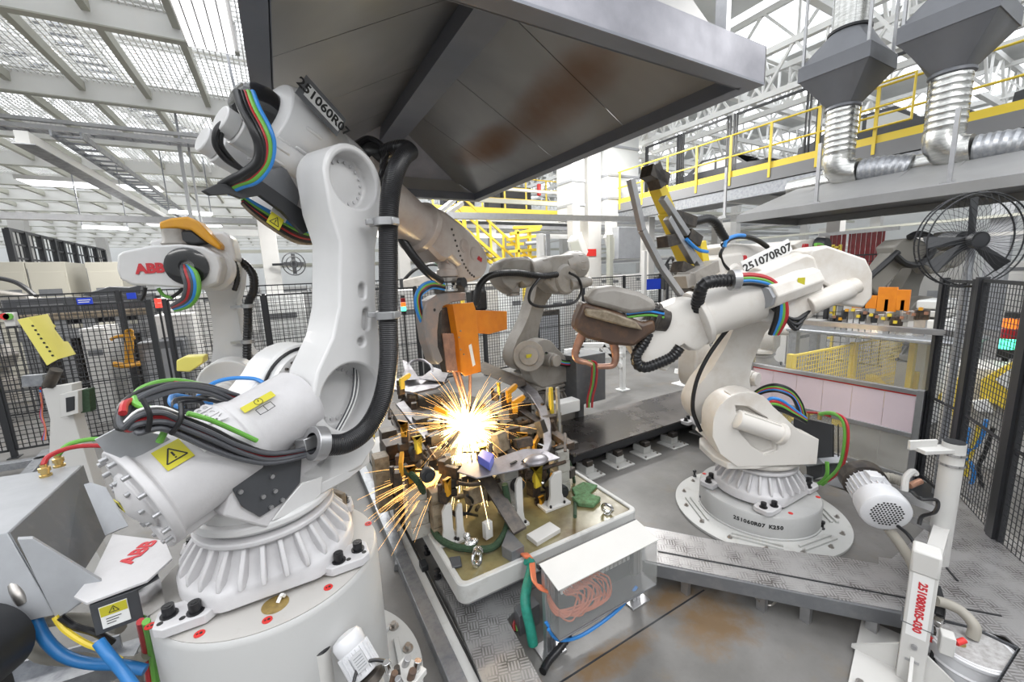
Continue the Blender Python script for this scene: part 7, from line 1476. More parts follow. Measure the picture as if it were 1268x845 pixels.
def funnel(x0, y0, label, wd=Wd):
    z = Pn.z; t = thing('extract_funnel', label, 'extraction hood', (x0+wd/2, y0+wd/2, z)); c = Vector((x0+wd/2, y0+wd/2, z)); h = wd/2
    sq = lambda s, zz, r=0: [Vector((c.x+sx*s, c.y+sy*s, zz)) for sx, sy in ((1, 1), (-1, 1), (-1, -1), (1, -1))]
    def sqn(s, zz, f, n=32):
        out = []
        for i in range(n):
            a = 2*PI*i/n+PI/4; cx, sy = math.cos(a), math.sin(a); m_ = max(abs(cx), abs(sy)); r_ = s*((1-f)/m_+f*1.0); out.append(Vector((c.x+cx*r_, c.y+sy*r_, zz)))
        return out
    mb = MB(); mb.loft([sqn(h, z, 0), sqn(h, z+.24, 0)]); mb.build('square_band', 'funnel', t, ang=25)
    mb = MB(); mb.loft([sqn(h*.97, z+.24, 0), sqn(.30, z+.24+h*.85, 1)]); mb.build('upper_cone', 'funnel', t, ang=25)
    mb = MB(); mb.loft([sqn(h*.97, z, 0), sqn(.25, z-h*.95, 1)]); mb.build('lower_cone', 'funnel', t, ang=25)
    zt = z+.24+h*.85; mb = MB(); mb.lathe([(.30, 0), (.32, .01), (.32, .05), (.28, .06)], o=(c.x, c.y, zt), n=32); mb.build('collar', 'blackpaint', t)
    dt = thing('extract_duct', label.replace('square funnel', 'bright round spiral duct').replace('hanging', 'passing'), 'duct', (c.x, c.y, ZC+.6))
    mb = MB(); mb.lathe([(.26, 0), (.26, 4)], o=(c.x, c.y, zt+.05), n=32); mb.build('upper_duct', 'duct', t)
    zb_ = z-h*.95; zl = ZC+1.05; mb = MB(); pr = []; n = 9
    for i in range(n+1):
        zz = zb_-(zb_-zl)*i/n; pr += [(.24, zz), (.245, zz-.01), (.24, zz-.02)] if i < n else [(.24, zz)]
    mb.lathe(pr, o=(c.x, c.y, 0), n=36, cap=False); mb.build('vertical_duct', 'duct', dt)
    mb = MB(); mb.lathe([(.24, 0), (.27, .02), (.27, .06), (.24, .08)], o=(c.x, c.y, zb_-.06), n=32); mb.build('top_ring', 'funnel', dt)
    mb = MB(); mb.tube([(c.x, c.y, zl+.02), (c.x, c.y, zl-.12), (c.x+.03, c.y-.10, zl-.27), (c.x+.06, c.y-.26, zl-.32), (c.x+.06, c.y-.34, zl-.32)], .245, n=24, k=4); mb.build('elbow', 'duct', dt)
    mb = MB(); mb.ridged([(c.x+.06, c.y-.34, zl-.32), (c.x+.08, c.y-.7, zl-.34), (c.x+.12, c.y-1.0, zl-.40)], .22, step=.08, amp=.08, n=20); mb.build('flexible_duct', 'galv', dt)
    mb = MB(); mb.cyl((c.x+.2, c.y-.9, ZC+.70), (c.x+.2, c.y+.9, ZC+.66), .18, n=20); mb.build('side_duct', 'duct', dt)
    for sx, sy in ((-1, 1), (-1, -1), (1, 1), (1, -1)): mb = MB(); mb.bar((c.x+sx*h*.9, c.y+sy*h*.9, z+.2), (c.x+sx*h*.9, c.y+sy*h*.9, 9), .04); mb.build('hanger_rod', 'alu', t)
    return t
funnel(Pn.x, Pn.y, 'grey square funnel hood hanging before the mezzanine, left of the pair')
Y2l = Zp(1115, 60, Pn.z); funnel(Pn.x, Y2l.y-Wd, 'grey square funnel hood hanging at the top right corner')
# ------------------------------------------------------------------ background things placed on upright planes
def bx3(name, px0, py0, px1, py1, y, dep, m_, label, cat='cabinet', floor=False, parts=True, bev=.01, group=None):
    a, b = Yp(px0, py0, y), Yp(px1, py1, y); x0, x1 = min(a.x, b.x), max(a.x, b.x); z0, z1 = min(a.z, b.z), max(a.z, b.z)
    if floor: z0 = 0
    t = thing(name, label, cat, ((x0+x1)/2, y+dep/2, z0), group=group); zbox('housing', x0, x1, y, y+dep, z0, z1, m_, t, bev)
    if parts:
        n = max(1, int((x1-x0)/.9)); w_ = (x1-x0)/n
        for i in range(n):
            zbox('door', x0+w_*i+.03, x0+w_*(i+1)-.03, y-.02, y, z0+.08*(z1-z0), z1-.08*(z1-z0), m_, t, .004); zbox('door_gap', x0+w_*i+.01, x0+w_*i+.025, y-.004, y, z0+.05*(z1-z0), z1-.05*(z1-z0), 'greymetal', t, 0)
            zbox('vent', x0+w_*i+.2*w_, x0+w_*i+.8*w_, y-.026, y-.02, z1-.28*(z1-z0), z1-.22*(z1-z0), 'greymetal', t, 0)
    return t
# left
bx3('white_cabinet', 97, 408, 160, 560, 10.2, .8, 'offwhite', 'wide white cabinet behind the left fence', floor=True)
bx3('white_cabinet', 185, 392, 262, 540, 10.3, .8, 'offwhite', 'white cabinet behind the fence and the small left robot', floor=True)
bx3('grey_cabinet', 318, 366, 395, 520, 11.9, .9, 'wallpanel', 'pale ribbed cabinet behind the fence, right of the small left robot', floor=True)
bx3('machine_line', 0, 372, 185, 395, 12.5, 1.0, 'darkplate', 'long dark machine line with blue sign behind the left fence', 'machine', floor=False)
ml = thing('machine_portal', 'grey machine portal behind the left fence', 'machine', (-5, 11.9, 0))
for px in (30, 75, 110, 150, 178): p = Yp(px, 400, 12.2); zbox('frame_post', p.x-.1, p.x+.1, 12.2, 12.4, 0, 2.0, 'alu', ml, 0)
a, b = Yp(20, 405, 12.2), Yp(185, 400, 12.2); zbox('frame_beam', a.x, b.x, 12.15, 12.4, 1.5, 1.7, 'alu', ml, 0); zbox('frame_beam', a.x, b.x, 12.15, 12.4, 1.9, 2.05, 'fixtan', ml, 0); zbox('dark_infill', a.x, b.x, 12.6, 12.7, .2, 1.5, 'darksteel', ml, 0)
def sign(px0, py0, px1, py1, y, label, m_='blue_sign', lines=2):
    a, b = Yp(px0, py0, y), Yp(px1, py1, y); t = thing('sign', label, 'sign', ((a.x+b.x)/2, y, min(a.z, b.z))); zbox('sign_board', min(a.x, b.x), max(a.x, b.x), y, y+.02, min(a.z, b.z), max(a.z, b.z), m_, t, 0)
    h = abs(a.z-b.z)
    for i in range(lines): zbox('sign_writing', min(a.x, b.x)+.1*abs(b.x-a.x), max(a.x, b.x)-(.1+.1*i)*abs(b.x-a.x), y-.006, y, min(a.z, b.z)+h*(.6-.32*i), min(a.z, b.z)+h*(.72-.32*i), 'paper', t, 0)
sign(94, 369.5, 115, 376.5, 8.86, 'blue sign with white writing on the left fence'); sign(156, 363, 169, 370, 11.5, 'blue sign beside the small left robot', lines=0)
sign(801, 346, 818, 358, 8.86, 'blue sign on the fence right of the brown welding gun', lines=0); sign(700, 318, 708, 324, 14, 'small blue sign by the yellow staircase', lines=1)
cp = thing('stamped_panel', 'dark pressed car panel lying on the machine line at left', 'body panel', Yp(140, 365, 12.6))
P = [Yp(*q, 12.6) for q in ((98, 366), (115, 361), (135, 355), (160, 356), (175, 352), (172, 366), (130, 368))]; poly3('panel', P, Vector((0, .5, 0)), 'darkplate', cp, .02)
ho = thing('orange_stool_frame', 'orange lifting frame behind the left fence', 'frame', Yp(163, 455, 9.6))
for s in ((157, 409, 157, 455), (163, 409, 163, 450), (157, 409, 163, 409)): mb = MB(); mb.bar(Yp(s[0], s[1], 9.6), Yp(s[2], s[3], 9.6), .05); mb.build('upright', 'amber', ho)
mb = MB(); mb.tube([Yp(137, 421, 9.6), Yp(145, 417, 9.6), Yp(158, 416, 9.6), Yp(168, 419, 9.6)], .03, n=6); mb.build('arm', 'amber', ho); mb = MB(); mb.tube([Yp(140, 451, 9.6), Yp(158, 453, 9.6), Yp(174, 450, 9.6)], .05, n=6); mb.build('arm', 'amber', ho)
cpn = bx3('control_panel', 2, 388, 20, 404, 8.8, .12, 'offwhite', 'small white control panel with buttons on the left fence', 'control panel', parts=False)
for m_, px in (('red', 7), ('greencable', 11)): c = Yp(px, 392, 8.79); mb = MB(); mb.cyl(c, c-Vector((0, .03, 0)), .05, n=10); mb.build('push_button', m_, cpn)
for i, (px, w_) in enumerate(((60, 30), (130, 26), (10, 30))):
    bx3('far_machine', px-w_, 325, px+w_, 372, 16, 1.5, 'beigewall', ['pale machine housing behind the tall black fence, middle', 'pale machine housing behind the tall black fence, nearest the small robot', 'pale machine housing behind the tall black fence at the left edge'][i], 'machine', floor=True)
# white column and small fan
def column(px, y, ztop, w_, label, m_='offwhite', py=400):
    p = Yp(px, py, y); t = thing('steel_column', label, 'column', (p.x, y, 0)); zbox('shaft', p.x-w_/2, p.x+w_/2, y-w_/2, y+w_/2, 0, ztop, m_, t, .01); zbox('base_plate', p.x-w_*.8, p.x+w_*.8, y-w_*.8, y+w_*.8, 0, .04, m_, t, 0); return t
column(338, 13, 5.1, .40, 'thick white steel column behind the fence left of the big arm', py=340); column(730, 12.2, 9, .62, 'wide white hall column with red band behind the hood edge', py=300)
p = Yp(730, 313, 11.88); zbox('red_band', p.x-.32, p.x+.32, 11.87, 11.885, p.z-.13, p.z+.13, 'red', None, 0); tag([o for o in bpy.data.objects if o.name == 'red_band'][0], 'red warning band round the wide white hall column', 'band')
column(797, 8.6, 3.0, .11, 'slim white post beside the blue sign on the centre fence', py=380); column(903, 11, 4.3, .42, 'cream steel column under the mezzanine, left one', py=270); column(1022, 11.5, 4.3, .5, 'cream steel column under the mezzanine beside the red curtain', py=290)
column(669, 10, 3.6, .16, 'white post under the pale crossing beam, left of the pair', py=310); column(677, 10.1, 3.6, .16, 'white post under the pale crossing beam, right of the pair', m_='alu', py=310); column(755, 10, 3.6, .16, 'grey post between the two air diffusers', m_='beamgrey', py=300)
sf = thing('small_fan', 'small dark fan on the wall behind the white column', 'fan', Yp(362, 325, 12.5)); c = Yp(364, 327, 12.5)
for r in (.3, .2, .1): mb = MB(); mb.torus(c, (.4, -1, 0), r, .014, n=24, m=5); mb.build('cage_ring', 'blackpaint', sf)
for k in range(4): a_, b_, d_ = basis((.4, -1, 0)); t = k*PI/2; q = a_*math.cos(t)+b_*math.sin(t); mb = MB(); mb.bar(c, c+q*.27, .1, .01, up=d_); mb.build('blade', 'blackpaint', sf)
mb = MB(); mb.bar(c, c+Vector((-.5, .2, 0)), .06); mb.build('arm', 'blackpaint', sf)
# pale crossing beam and its sway braces
cbm = thing('crossing_beam', 'long pale steel beam crossing behind the hood and the yellow staircase', 'beam', Yp(640, 268, 10)); a, b = Yp(488, 266, 10), Yp(800, 272, 10); mb = MB(); mb.bar(a, b, .18, .16); mb.build('beam', 'alu', cbm, smooth=False)
for s in ((545, 262, 562, 248), (552, 266, 572, 252)): mb = MB(); mb.bar(Yp(s[0], s[1], 10), Yp(s[2], s[3], 10.5), .12, .10); mb.build('brace', 'alu', cbm)
# yellow railings, far mezzanine, stairs
fmz = thing('far_mezzanine', 'far mezzanine with yellow railing seen under the hood edge', 'mezzanine', Yp(620, 262, 17)); a, b = Yp(478, 259, 17), Yp(716, 263, 17)
zbox('edge_beam', a.x-2, b.x+2, 17, 17.15, a.z-.35, a.z-.1, 'beamwhite', fmz, 0); zbox('kick_plate', a.x-2, b.x+2, 16.97, 17, a.z-.1, a.z+.25, 'railyellow', fmz, 0); zbox('floor', a.x-2, b.x+2, 17.1, 21, a.z-.2, a.z-.1, 'greymetal', fmz, 0)
for dz in (.65, 1.15, 1.6): zbox('hand_rail', a.x-2, b.x+2, 16.98, 17.02, a.z+dz, a.z+dz+.05, 'railyellow', fmz, 0)
for i in range(12): x = a.x-1.5+(b.x-a.x+3)*i/11; zbox('railing_post', x-.03, x+.03, 16.97, 17.03, a.z-.1, a.z+1.65, 'railyellow', fmz, 0)
for x in (a.x-1, (a.x+b.x)/2, b.x+1): zbox('column', x-.15, x+.15, 17.2, 17.5, 0, a.z-.35, 'offwhite', fmz, 0)
for i, (px, w_) in enumerate(((640, 18), (568, 20), (612, 8))): a_, b_ = Yp(px-w_, 230, 18.5), Yp(px+w_, 258, 18.5); o = zbox('dark_equipment', a_.x, b_.x, 18.5, 19, a.z-.1, a_.z, 'blackpaint', None, 0); tag(o, ['dark equipment rack on the far mezzanine, widest', 'dark equipment rack on the far mezzanine at left', 'narrow dark equipment rack on the far mezzanine'][i], 'rack')
for i, px in enumerate((604, 667, 706)): a_ = Yp(px, 236, 16.9); o = zbox('fire_extinguisher', a_.x-.09, a_.x+.09, 16.8, 16.95, a_.z-.25, a_.z+.3, 'red', None, .05); tag(o, ['red cylinder on the far mezzanine railing, leftmost', 'red cylinder on the far mezzanine railing, middle one', 'red cylinder on the far mezzanine railing, rightmost'][i], 'extinguisher')
ys_ = thing('yellow_staircase', 'yellow steel staircase with handrails behind the welding gun', 'staircase', Yp(620, 340, 13)); 
sA, sB = Yp(574, 282, 13), Yp(655, 352, 13)
for dz, r in ((0, .05), (.5, .035), (1.0, .035)):
    for dy in (0, 1.0): mb = MB(); mb.bar(sA+Vector((0, dy, dz)), sB+Vector((0, dy, dz)), r*2, r*2); mb.build('stair_rail' if dz else 'stringer', 'railyellow', ys_)
for i in range(6):
    p = sA.lerp(sB, i/5)
    for dy in (0, 1.0): mb = MB(); mb.bar(p+Vector((0, dy, 0)), p+Vector((0, dy, 1.0)), .06); mb.build('baluster', 'railyellow', ys_)
for i in range(11): p = sA.lerp(sB, i/10); mb = MB(); mb.box(p+Vector((0, .5, 0)), (.22, 1.0, .03)); mb.build('tread', 'galv', ys_)
mb = MB(); mb.bar((sB.x, 13.5, 0), (sB.x, 13.5, sB.z), .12); mb.bar((sA.x, 13.5, 0), (sA.x, 13.5, sA.z), .12); mb.bar((sA.x, 13.5, sA.z), (sB.x, 13.5, sB.z), .1); mb.build('stair_column', 'railyellow', ys_)
yp = thing('yellow_lifting_frame', 'stack of yellow lifting beams behind the white posts', 'lifting frame', Yp(645, 305, 12.5))
for i, s in enumerate(((632, 290, 668, 284), (628, 297, 668, 292), (628, 303, 668, 301), (630, 312, 668, 309), (636, 282, 670, 281), (628, 322, 665, 320), (640, 285, 642, 326), (655, 283, 656, 325), (612, 322, 668, 318), (650, 318, 652, 334))): mb = MB(); mb.bar(Yp(s[0], s[1], 12.5+.1*(i % 3)), Yp(s[2], s[3], 12.5+.1*(i % 3)), .14, .10); mb.build('yellow_beam', 'railyellow', yp, bevel=.01)
mb = MB(); p = Yp(648, 315, 12.8); mb.bar((p.x, p.y, 0), p, .16); mb.build('column', 'railyellow', yp); mb = MB(); mb.cyl(Yp(650, 302, 12.3), Yp(672, 300, 12.3), .07, n=10); mb.build('cylinder', 'vplastic' if False else 'greybox', yp)
# air duct towers and diffusers
for nm, q, lab in (('a', (708, 190, 724, 272), 'pale insulated air duct tower left of the hall column'), ('b', (753, 185, 790, 272), 'pale insulated air duct tower right of the hall column')):
    t = bx3('air_duct', q[0], q[1], q[2], q[3], 11.6, .9, 'wallpanel', lab, 'air duct', parts=False); a_, b_ = Yp(q[0], q[1], 11.6), Yp(q[2], q[3], 11.6)
    zbox('upper_section', a_.x, b_.x, 11.6, 12.5, a_.z-.01, 9, 'wallpanel', t, 0)
    for z in (a_.z-.9, a_.z+.1, a_.z-1.7): zbox('joint_band', a_.x-.02, b_.x+.02, 11.57, 12.5, z, z+.08, 'greybox', t, 0)
for i, (q, lab) in enumerate(((((704, 299), (716, 296), (725, 322), (709, 324)), 'white framed air diffuser left of the hall column'), (((749, 294), (764, 291), (774, 321), (757, 322)), 'white framed air diffuser right of the hall column'))):
    t = thing('air_diffuser', lab, 'air diffuser', Yp(*q[0], 10.6)); P = [Yp(*k, 10.6) for k in q]; poly3('frame', P, Vector((0, .06, 0)), 'offwhite', t); cc = sum(P, Vector())/4; poly3('grille', [cc+(p-cc)*.84-Vector((0, .01, 0)) for p in P], Vector((0, .01, 0)), 'beamgrey', t); poly3('plenum', [p+Vector((0, .07, 0)) for p in P], Vector((.6, .5, .3)), 'offwhite', t); mb = MB(); mb.bar(cc+Vector((.3, .5, .2)), cc+Vector((.3, .5, 1.5)), .3); mb.build('drop_duct', 'offwhite', t)
o = bx3('duct_box', 766, 281, 793, 320, 10.4, .3, 'greybox', 'plain grey sheet metal box right of the air diffusers', 'duct box', parts=False)
for i, (px, w_, m_) in enumerate(((705, 8, 'offwhite'), (748, 11, 'offwhite'), (812, 8, 'wallpanel'), (640, 10, 'wallpanel'), (690, 10, 'wallpanel'), (508, 16, 'offwhite'), (850, 14, 'offwhite'), (770, 10, 'wallpanel'))):
    bx3('switch_cabinet', px-w_, 352+(i % 3)*4, px+w_, 440, 9.8+.3*(i % 2), .7, m_, ['white switch cabinet behind the centre fence, below the left diffuser', 'white switch cabinet behind the centre fence, below the right diffuser', 'pale switch cabinet behind the blue sign on the centre fence', 'pale switch cabinet behind the dusty robot arm', 'pale switch cabinet right of the dusty robot arm', 'white switch cabinet behind the signal tower left of the gun', 'white switch cabinet behind the yellow gripper', 'pale switch cabinet between the diffusers and the slim post'][i], floor=True)
# white welded stand behind the slab
ws = thing('white_stand', 'white tubular stand on the floor behind the slab table', 'stand', Zp(745, 480, 0)); W_ = Zp(771, 483, 0)
for s in ((716, 428, 776, 427), (716, 441, 772, 440), (771, 427, 771, 483), (719, 428, 719, 470), (745, 428, 768, 455)): mb = MB(); mb.bar(Yp(s[0], s[1], W_.y), Yp(s[2], s[3], W_.y), .09, .09); mb.build('stand_tube', 'paper', ws, bevel=.005)
zbox('foot_plate', W_.x-.12, W_.x+.12, W_.y-.1, W_.y+.1, 0, .02, 'paper', ws); zbox('stand_back', W_.x-1.0, W_.x-.1, W_.y+.6, W_.y+.68, 0, .9, 'paper', ws)
ws2 = thing('bracket_stand', 'small white bracket stand with blue hose left of the right robot', 'stand', Zp(845, 475, 0)); W_ = Zp(848, 475, 0)
for s in ((846, 432, 846, 474), (856, 440, 856, 470), (838, 460, 860, 462)): mb = MB(); mb.bar(Yp(s[0], s[1], W_.y), Yp(s[2], s[3], W_.y), .12, .10); mb.build('upright', 'paper', ws2, bevel=.005)
zbox('foot_plate', W_.x-.25, W_.x+.2, W_.y-.15, W_.y+.15, 0, .02, 'paper', ws2); mb = MB(); mb.tube([Yp(852, 440, W_.y-.1), Yp(858, 452, W_.y-.1), Yp(856, 466, W_.y-.1)], .02, n=6); mb.build('blue_hose', 'bluecable', ws2)
# behind the barrier: yellow fence, frames, white cabinets, red curtain
yA, yB = Zp(980, 441.5, 1.2), Zp(1122, 414, 1.2)
yf = fence('yellow_fence', (yA.x, yA.y), (yB.x, yB.y), 1.2, 2, 'yellow mesh fence seen through the clear barrier', pitch=.06, wire=.008, m_='railyellow', z0=.25, post=.08)
yfr = thing('yellow_floor_frame', 'yellow steel frame low on the floor behind the barrier', 'frame', (8, 2.3, 0))
for a_, b_ in (((7.0, 2.8, .4), (8.6, 1.9, .4)), ((7.3, 2.0, .45), (8.8, 2.9, .45)), ((7.8, 2.4, .3), (9.3, 1.6, .5)), ((8.2, 2.2, 0), (8.2, 2.2, .8)), ((7.2, 2.7, 0), (7.2, 2.7, .4))): mb = MB(); mb.bar(a_, b_, .14, .12); mb.build('yellow_tube', 'railyellow', yfr, bevel=.01)
bx3('white_cabinet', 975, 405, 1020, 455, 4.6, .8, 'offwhite', 'white cabinet seen through the clear barrier beside the dress cables', floor=True)
rc = thing('red_strip_curtain', 'red translucent strip curtain hanging in the right background', 'curtain', Xp(1060, 330, 15))
a_, b_ = Xp(1028, 292, 15), Xp(1091, 332, 15)
for i in range(22):
    y = a_.y+(b_.y-a_.y)*i/22; y2 = a_.y+(b_.y-a_.y)*(i+1)/22
    if i in (7,): continue
    P = [Vector((15+.03*(i % 2), y, b_.z-.2*rs2.random())), Vector((15+.03*(i % 2), y2, b_.z)), Vector((15+.03*(i % 2), y2, a_.z)), Vector((15+.03*(i % 2), y, a_.z))]; poly3('curtain_strip', P, Vector((.01, 0, 0)), 'redcurtain', rc, 0)
zbox('curtain_rail', 14.97, 15.06, b_.y-.3, a_.y+.3, a_.z, a_.z+.1, 'alu', rc, 0)
yl2 = thing('yellow_ladder', 'yellow ladder before the red curtain', 'ladder', Xp(1036, 325, 13))
for px in (1032, 1041): a_ = Xp(px, 303, 13); zbox('stile', 12.97, 13.03, a_.y-.03, a_.y+.03, 0, a_.z, 'railyellow', yl2, 0)
for i in range(12): a_, b_ = Xp(1032, 303, 13), Xp(1041, 303, 13); zbox('rung', 12.97, 13.03, b_.y, a_.y, a_.z-.35*i-.1, a_.z-.35*i-.05, 'railyellow', yl2, 0)
wm = thing('white_tool_board', 'white board with small blue handles left of the far dark robot', 'board', Xp(1060, 372, 10.5)); a_, b_ = Xp(1048, 345, 10.5), Xp(1072, 392, 10.5); zbox('board', 10.5, 10.56, b_.y, a_.y, b_.z, a_.z, 'paper', wm, 0)
for y in (b_.y+.1, a_.y-.1): zbox('board_leg', 10.56, 10.60, y-.03, y+.03, 0, b_.z+.1, 'alu', wm, 0)
for i in range(10): y = b_.y+(a_.y-b_.y)*rs2.random(); z = b_.z+(a_.z-b_.z)*rs2.random(); zbox('handle', 10.47, 10.5, y-.04, y+.04, z, z+.22, rs2.choice(['bluecable', 'greybox', 'greybox']), wm, 0)
mm = thing('white_machine', 'large white machine with vent behind the far dark robot', 'machine', Xp(1160, 360, 12)); a_, b_ = Xp(1140, 325, 12), Xp(1185, 400, 12); zbox('housing', 12, 13, b_.y, a_.y, 0, a_.z, 'offwhite', mm, .03); zbox('vent', 11.98, 12, b_.y+.3*(a_.y-b_.y), b_.y+.75*(a_.y-b_.y), a_.z-1.0, a_.z-.6, 'greybox', mm, 0)
mw = thing('white_stepped_machine', 'white stepped machine base at the right end of the barrier', 'machine', Xp(1150, 410, 8.2))
for (p0, p1, m_) in (((1135, 372), (1168, 384), 'wallpanel'), ((1128, 384), (1168, 394), 'offwhite'), ((1132, 395), (1166, 425), 'paper')):
    a_, b_ = Xp(*p0, 8.2), Xp(*p1, 8.2); zbox('step_block', 8.2, 8.8, b_.y, a_.y, 0 if m_ == 'paper' else b_.z, a_.z, m_, mw, .02)
yb_ = thing('yellow_machine_column', 'narrow yellow column beside the white stepped machine', 'column', Xp(1133, 400, 8)); a_, b_ = Xp(1131, 388, 8), Xp(1136, 408, 8); zbox('shaft', 8, 8.1, b_.y, a_.y, 0, a_.z, 'railyellow', yb_, 0); zbox('foot', 7.95, 8.15, b_.y-.05, a_.y+.05, 0, .05, 'railyellow', yb_, 0)
# yellow machine behind the right mesh fence
ym = thing('yellow_machine', 'yellow machine with white cover plates behind the right mesh fence', 'machine', (7.6, 1.2, 0))
def xpoly(nm, px, x, dep, m_, t, bev=.01): return poly3(nm, [Xp(a, b, x) for a, b in px], Vector((dep, 0, 0)), m_, t, bev)
xpoly('yellow_body', ((1215, 470), (1240, 455), (1300, 430), (1300, 560), (1260, 520), (1232, 500), (1212, 500)), 6.9, .8, 'railyellow', ym); xpoly('white_cover', ((1232, 470), (1262, 450), (1290, 446), (1290, 480), (1262, 500), (1258, 492)), 6.88, .02, 'paper', ym, 0)
xpoly('yellow_leg', ((1180, 472), (1194, 462), (1190, 540), (1178, 545)), 6.9, .3, 'railyellow', ym); xpoly('white_leg', ((1202, 497), (1222, 495), (1230, 512), (1208, 510)), 6.85, .3, 'paper', ym); zbox('pedestal', 7.0, 7.6, .8, 1.6, 0, 1.2, 'offwhite', ym, .02)
for m_, pts in (('bluecable', ((1200, 530), (1196, 560), (1206, 585), (1200, 605))), ('bluecable', ((1222, 520), (1214, 545), (1196, 565), (1188, 585))), ('yellow', ((1212, 525), (1208, 545), (1200, 570), (1196, 590))), ('black', ((1230, 530), (1220, 560), (1212, 580), (1218, 610)))):
    mb = MB(); mb.tube([Xp(*q, 6.4) for q in pts], .02, n=7); mb.build('hose', m_, ym)
# slab steel column and grey curved housing at the far right
column(1245, 3.9, 6, .5, 'pale galvanised column behind the cage fan', m_='greybox', py=260)
bx3('far_housing', 1225, 225, 1330, 330, 2.6, 1.0, 'offwhite', 'pale housing in the far right background above the mesh fence', 'machine', parts=False, floor=True) if False else None
# ------------------------------------------------------------------ distant plant filling the hall
rs3 = random.Random(3)
def plant_unit(x, y, w_, h_, m_, label, group):
    t = thing('process_cabinet', label, 'cabinet', (x, y, 0), group=group); zbox('housing', x-w_/2, x+w_/2, y-.5, y+.5, 0, h_, m_, t, .02)
    for k in (-1, 1): zbox('door', x+k*w_/4-w_*.21, x+k*w_/4+w_*.21, y-.53, y-.5, .15, h_*.8, m_, t, .01)
    zbox('dark_gap', x-w_/2+.1, x+w_/2-.1, y-.51, y-.5, h_*.84, h_*.9, 'greymetal', t, 0); return t
u0 = plant_unit(0, 0, 1.8, 2.2, 'offwhite', 'pale process cabinet in the distant rows of the hall', 'distant process cabinets')
spots = []
for i in range(200):
    a_ = math.radians(rs3.uniform(-12, 82)); R = rs3.uniform(15, 36); x, y = R*math.sin(a_), R*math.cos(a_)
    if y < 13.4 and x < 16.2: continue
    if any(abs(x-a0)+abs(y-b0) < 2.9 for a0, b0 in spots) or any(abs(x-a0) < 1.4 and abs(y-b0) < 1.4 for a0 in (-8, 4, 16.5, 24, 32, 17, 26) for b0 in (15, 22, 30, 38, 0, 7, 2, 9)): continue
    if 16.3 < y < 21.5 and x < 14: continue
    spots.append((x, y))
for i, (x, y) in enumerate(spots):
    o = u0 if i == 0 else dup(u0); o.location = (x, y, 0); o.rotation_euler = (0, 0, rs3.choice([0, -PI/2, 0]))
# distant pipes / beams network
pb_ = thing('pipe_rack', 'white pipe rack with rails crossing the distant hall', 'pipe rack', (12, 16, 3.5))
for i in range(14):
    z = rs3.uniform(3.0, 6.5); y = rs3.uniform(14, 26); mb = MB(); mb.bar((-2, y, z), (40, y, z), rs3.uniform(.08, .25), rs3.uniform(.08, .25)); mb.build('pipe', rs3.choice(['beamwhite', 'offwhite', 'alu', 'beamgrey']), pb_, smooth=False)
for i in range(12):
    z = rs3.uniform(3.0, 6.5); x = rs3.uniform(16, 34); mb = MB(); mb.bar((x, -4, z), (x, 34, z), rs3.uniform(.08, .3), rs3.uniform(.08, .3)); mb.build('pipe', rs3.choice(['beamwhite', 'offwhite', 'alu', 'beamgrey']), pb_, smooth=False)
c0 = thing('hall_column', 'white steel column in the distant grid of the hall', 'column', (0, 0, 0), group='distant hall columns'); zbox('shaft', -.2, .2, -.2, .2, 0, 9, 'offwhite', c0, 0); zbox('base_plate', -.35, .35, -.35, .35, 0, .05, 'offwhite', c0, 0)
k_ = 0
for x in (-8, 4, 16.5, 24, 32):
    for y in (15, 22, 30, 38):
        o = c0 if k_ == 0 else dup(c0); o.location = (x, y, 0); k_ += 1
for x, y in ((17, 0), (17, 7), (26, 2), (26, 9)): o = dup(c0); o.location = (x, y, 0)
# robots' cells further away: dark grey handling arms as silhouettes of real depth
def far_arm(x, y, rz, label, s=1.0):
    t = thing('distant_robot', label, 'robot', (x, y, 0), rz); T = Matrix.Scale(s, 4)
    mb = MB(T); mb.lathe([(.4, 0), (.4, .5), (.3, .55), (.3, .8)], n=20); mb.build('base', 'greyrobot', t, local=True)
    mb = MB(T); mb.prism([(-.25, .8), (.4, .8), (.55, 1.1), (.35, 1.35), (.1, 1.2)], 'y', -.2, .2); mb.build('turret', 'greyrobot', t, bevel=.02, local=True)
    mb = MB(T); mb.prism([(.2, 1.0), (.52, 1.05), (.35, 2.3), (.1, 2.45), (-.05, 2.25)], 'y', -.26, -.06); mb.build('lower_arm', 'greyrobot', t, bevel=.03, local=True)
    mb = MB(T); mb.prism([(-.25, 2.2), (-.2, 2.6), (.2, 2.65), (1.3, 2.45), (1.45, 2.3), (1.3, 2.15), (.3, 2.1)], 'y', -.06, .2); mb.build('forearm', 'greyrobot', t, bevel=.04, local=True)
    mb = MB(T); mb.box((1.45, .07, 1.95), (.3, .3, .5)); mb.build('tool', 'blackpaint', t, bevel=.03, local=True)
    mb = MB(T); mb.tube([(-.2, .1, 2.5), (.3, .15, 2.85), (.9, .15, 2.75), (1.35, .1, 2.4)], .05, n=8); mb.build('hose', 'black', t, local=True)
    return t
far_arm(-6.1, 14.0, -.5, 'distant grey robot behind the tall black fence'); far_arm(4.4, 11.6, 2.6, 'distant grey robot behind the centre fence, left of the hall column'); far_arm(13.2, 10.8, 3.6, 'distant grey robot below the mezzanine behind the yellow gripper')
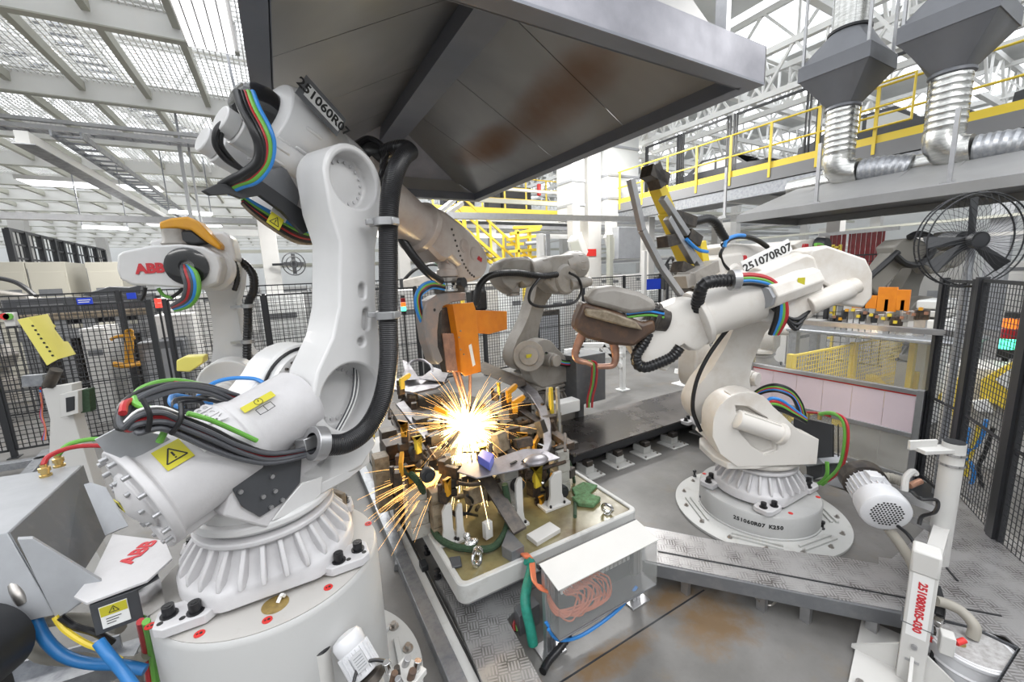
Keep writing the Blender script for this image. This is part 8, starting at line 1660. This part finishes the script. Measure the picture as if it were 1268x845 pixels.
for i, (x, y, w_, h_, m_, lab) in enumerate(((-6.9, 10.1, .8, 1.3, 'darksteel', 'dark low machine box behind the left fence, left of the orange frame'), (-2.1, 10.2, .7, 1.5, 'greymetal', 'dark grey machine box behind the fence, left of the small robot arm'), (1.0, 10.0, 1.2, 1.1, 'fixdark', 'dark pallet box behind the fence beside the big lower arm'), (3.6, 10.2, .9, 1.6, 'greymetal', 'dark grey machine box behind the orange shields'), (6.6, 10.0, 1.0, 1.4, 'darksteel', 'dark machine box behind the centre fence, right of the white stand'))):
    t = thing('machine_box', lab, 'machine', (x, y, 0)); zbox('housing', x-w_/2, x+w_/2, y-.3, y+.4, .1, h_, m_, t, .02); zbox('plinth', x-w_/2+.05, x+w_/2-.05, y-.25, y+.35, 0, .1, 'blackpaint', t, 0); zbox('door', x-w_/2+.08, x+w_/2-.08, y-.32, y-.3, .25, h_-.15, 'greybox', t, .004)
# ------------------------------------------------------------------ added area lamps that brighten the hall, built as hanging fittings
def lamp(x, y, z, sx, sy, watt, k):
    t = thing('added_fill_light', 'flat white light added to brighten the hall, hung on a rod', 'light', (x, y, z), group='lights added to brighten the hall')
    zbox('fill_housing', x-sx/2, x+sx/2, y-sy/2, y+sy/2, z+.03, z+.12, 'offwhite', t, 0); zbox('diffuser', x-sx/2+.03, x+sx/2-.03, y-sy/2+.03, y+sy/2-.03, z+.015, z+.028, 'lightpanel', t, 0)
    mb = MB(); mb.bar((x, y, z+.12), (x, y, 5.33 if z < 5.1 and y > 3 else 9.0), .03); mb.build('fill_rod', 'galv', t)
    ld = bpy.data.lights.new('lamp', 'AREA'); ld.shape = 'RECTANGLE'; ld.size = sx; ld.size_y = sy; ld.energy = watt; ld.color = (1, .985, .96); lo = bpy.data.objects.new('lamp', ld); COL.objects.link(lo); lo.parent = t; lo.location = (0, 0, 0)
k = 0
for x, y, z, w_ in ((-3.5, 1.0, 4.6, 50), (-1.2, -2.2, 5.0, 70), (2.8, -1.6, 6.0, 110), (6.8, -.6, 6.2, 110), (-4.0, 6.3, 4.6, 90), (5.2, 6.6, 6.0, 200), (9, 9.8, 7.2, 520), (13, 13, 7.2, 500), (1.8, 10.8, 4.9, 260), (-3.5, 13.5, 4.9, 260), (-6.5, 9.6, 4.9, 160), (5.0, 15.5, 7.2, 500), (17.5, 4.5, 7.2, 450), (-3, 21, 4.9, 260), (8.1, 3.0, 3.1, 40)):
    if z > 3.2: lamp(x, y, z, 2.4, .7, w_, k)
# ------------------------------------------------------------------ camera, light, view
cd = bpy.data.cameras.new('camera'); cam = bpy.data.objects.new('camera', cd); COL.objects.link(cam)
cam.matrix_world = Matrix.Translation(CAM) @ Matrix((RT, UP, -FW)).transposed().to_4x4()
cd.sensor_width = 36; cd.lens = FPX/1268*36; cd.clip_start = .05; cd.clip_end = 400; SC.camera = cam
w = bpy.data.worlds.new('sky'); SC.world = w; w.use_nodes = True
bg = w.node_tree.nodes['Background']; bg.inputs[0].default_value = (.93, .96, 1, 1); bg.inputs[1].default_value = 2.7
SC.view_settings.view_transform = 'Standard'; SC.view_settings.look = 'None'; SC.view_settings.exposure = -0.12; SC.view_settings.gamma = 1.0
SC.view_settings.use_curve_mapping = False
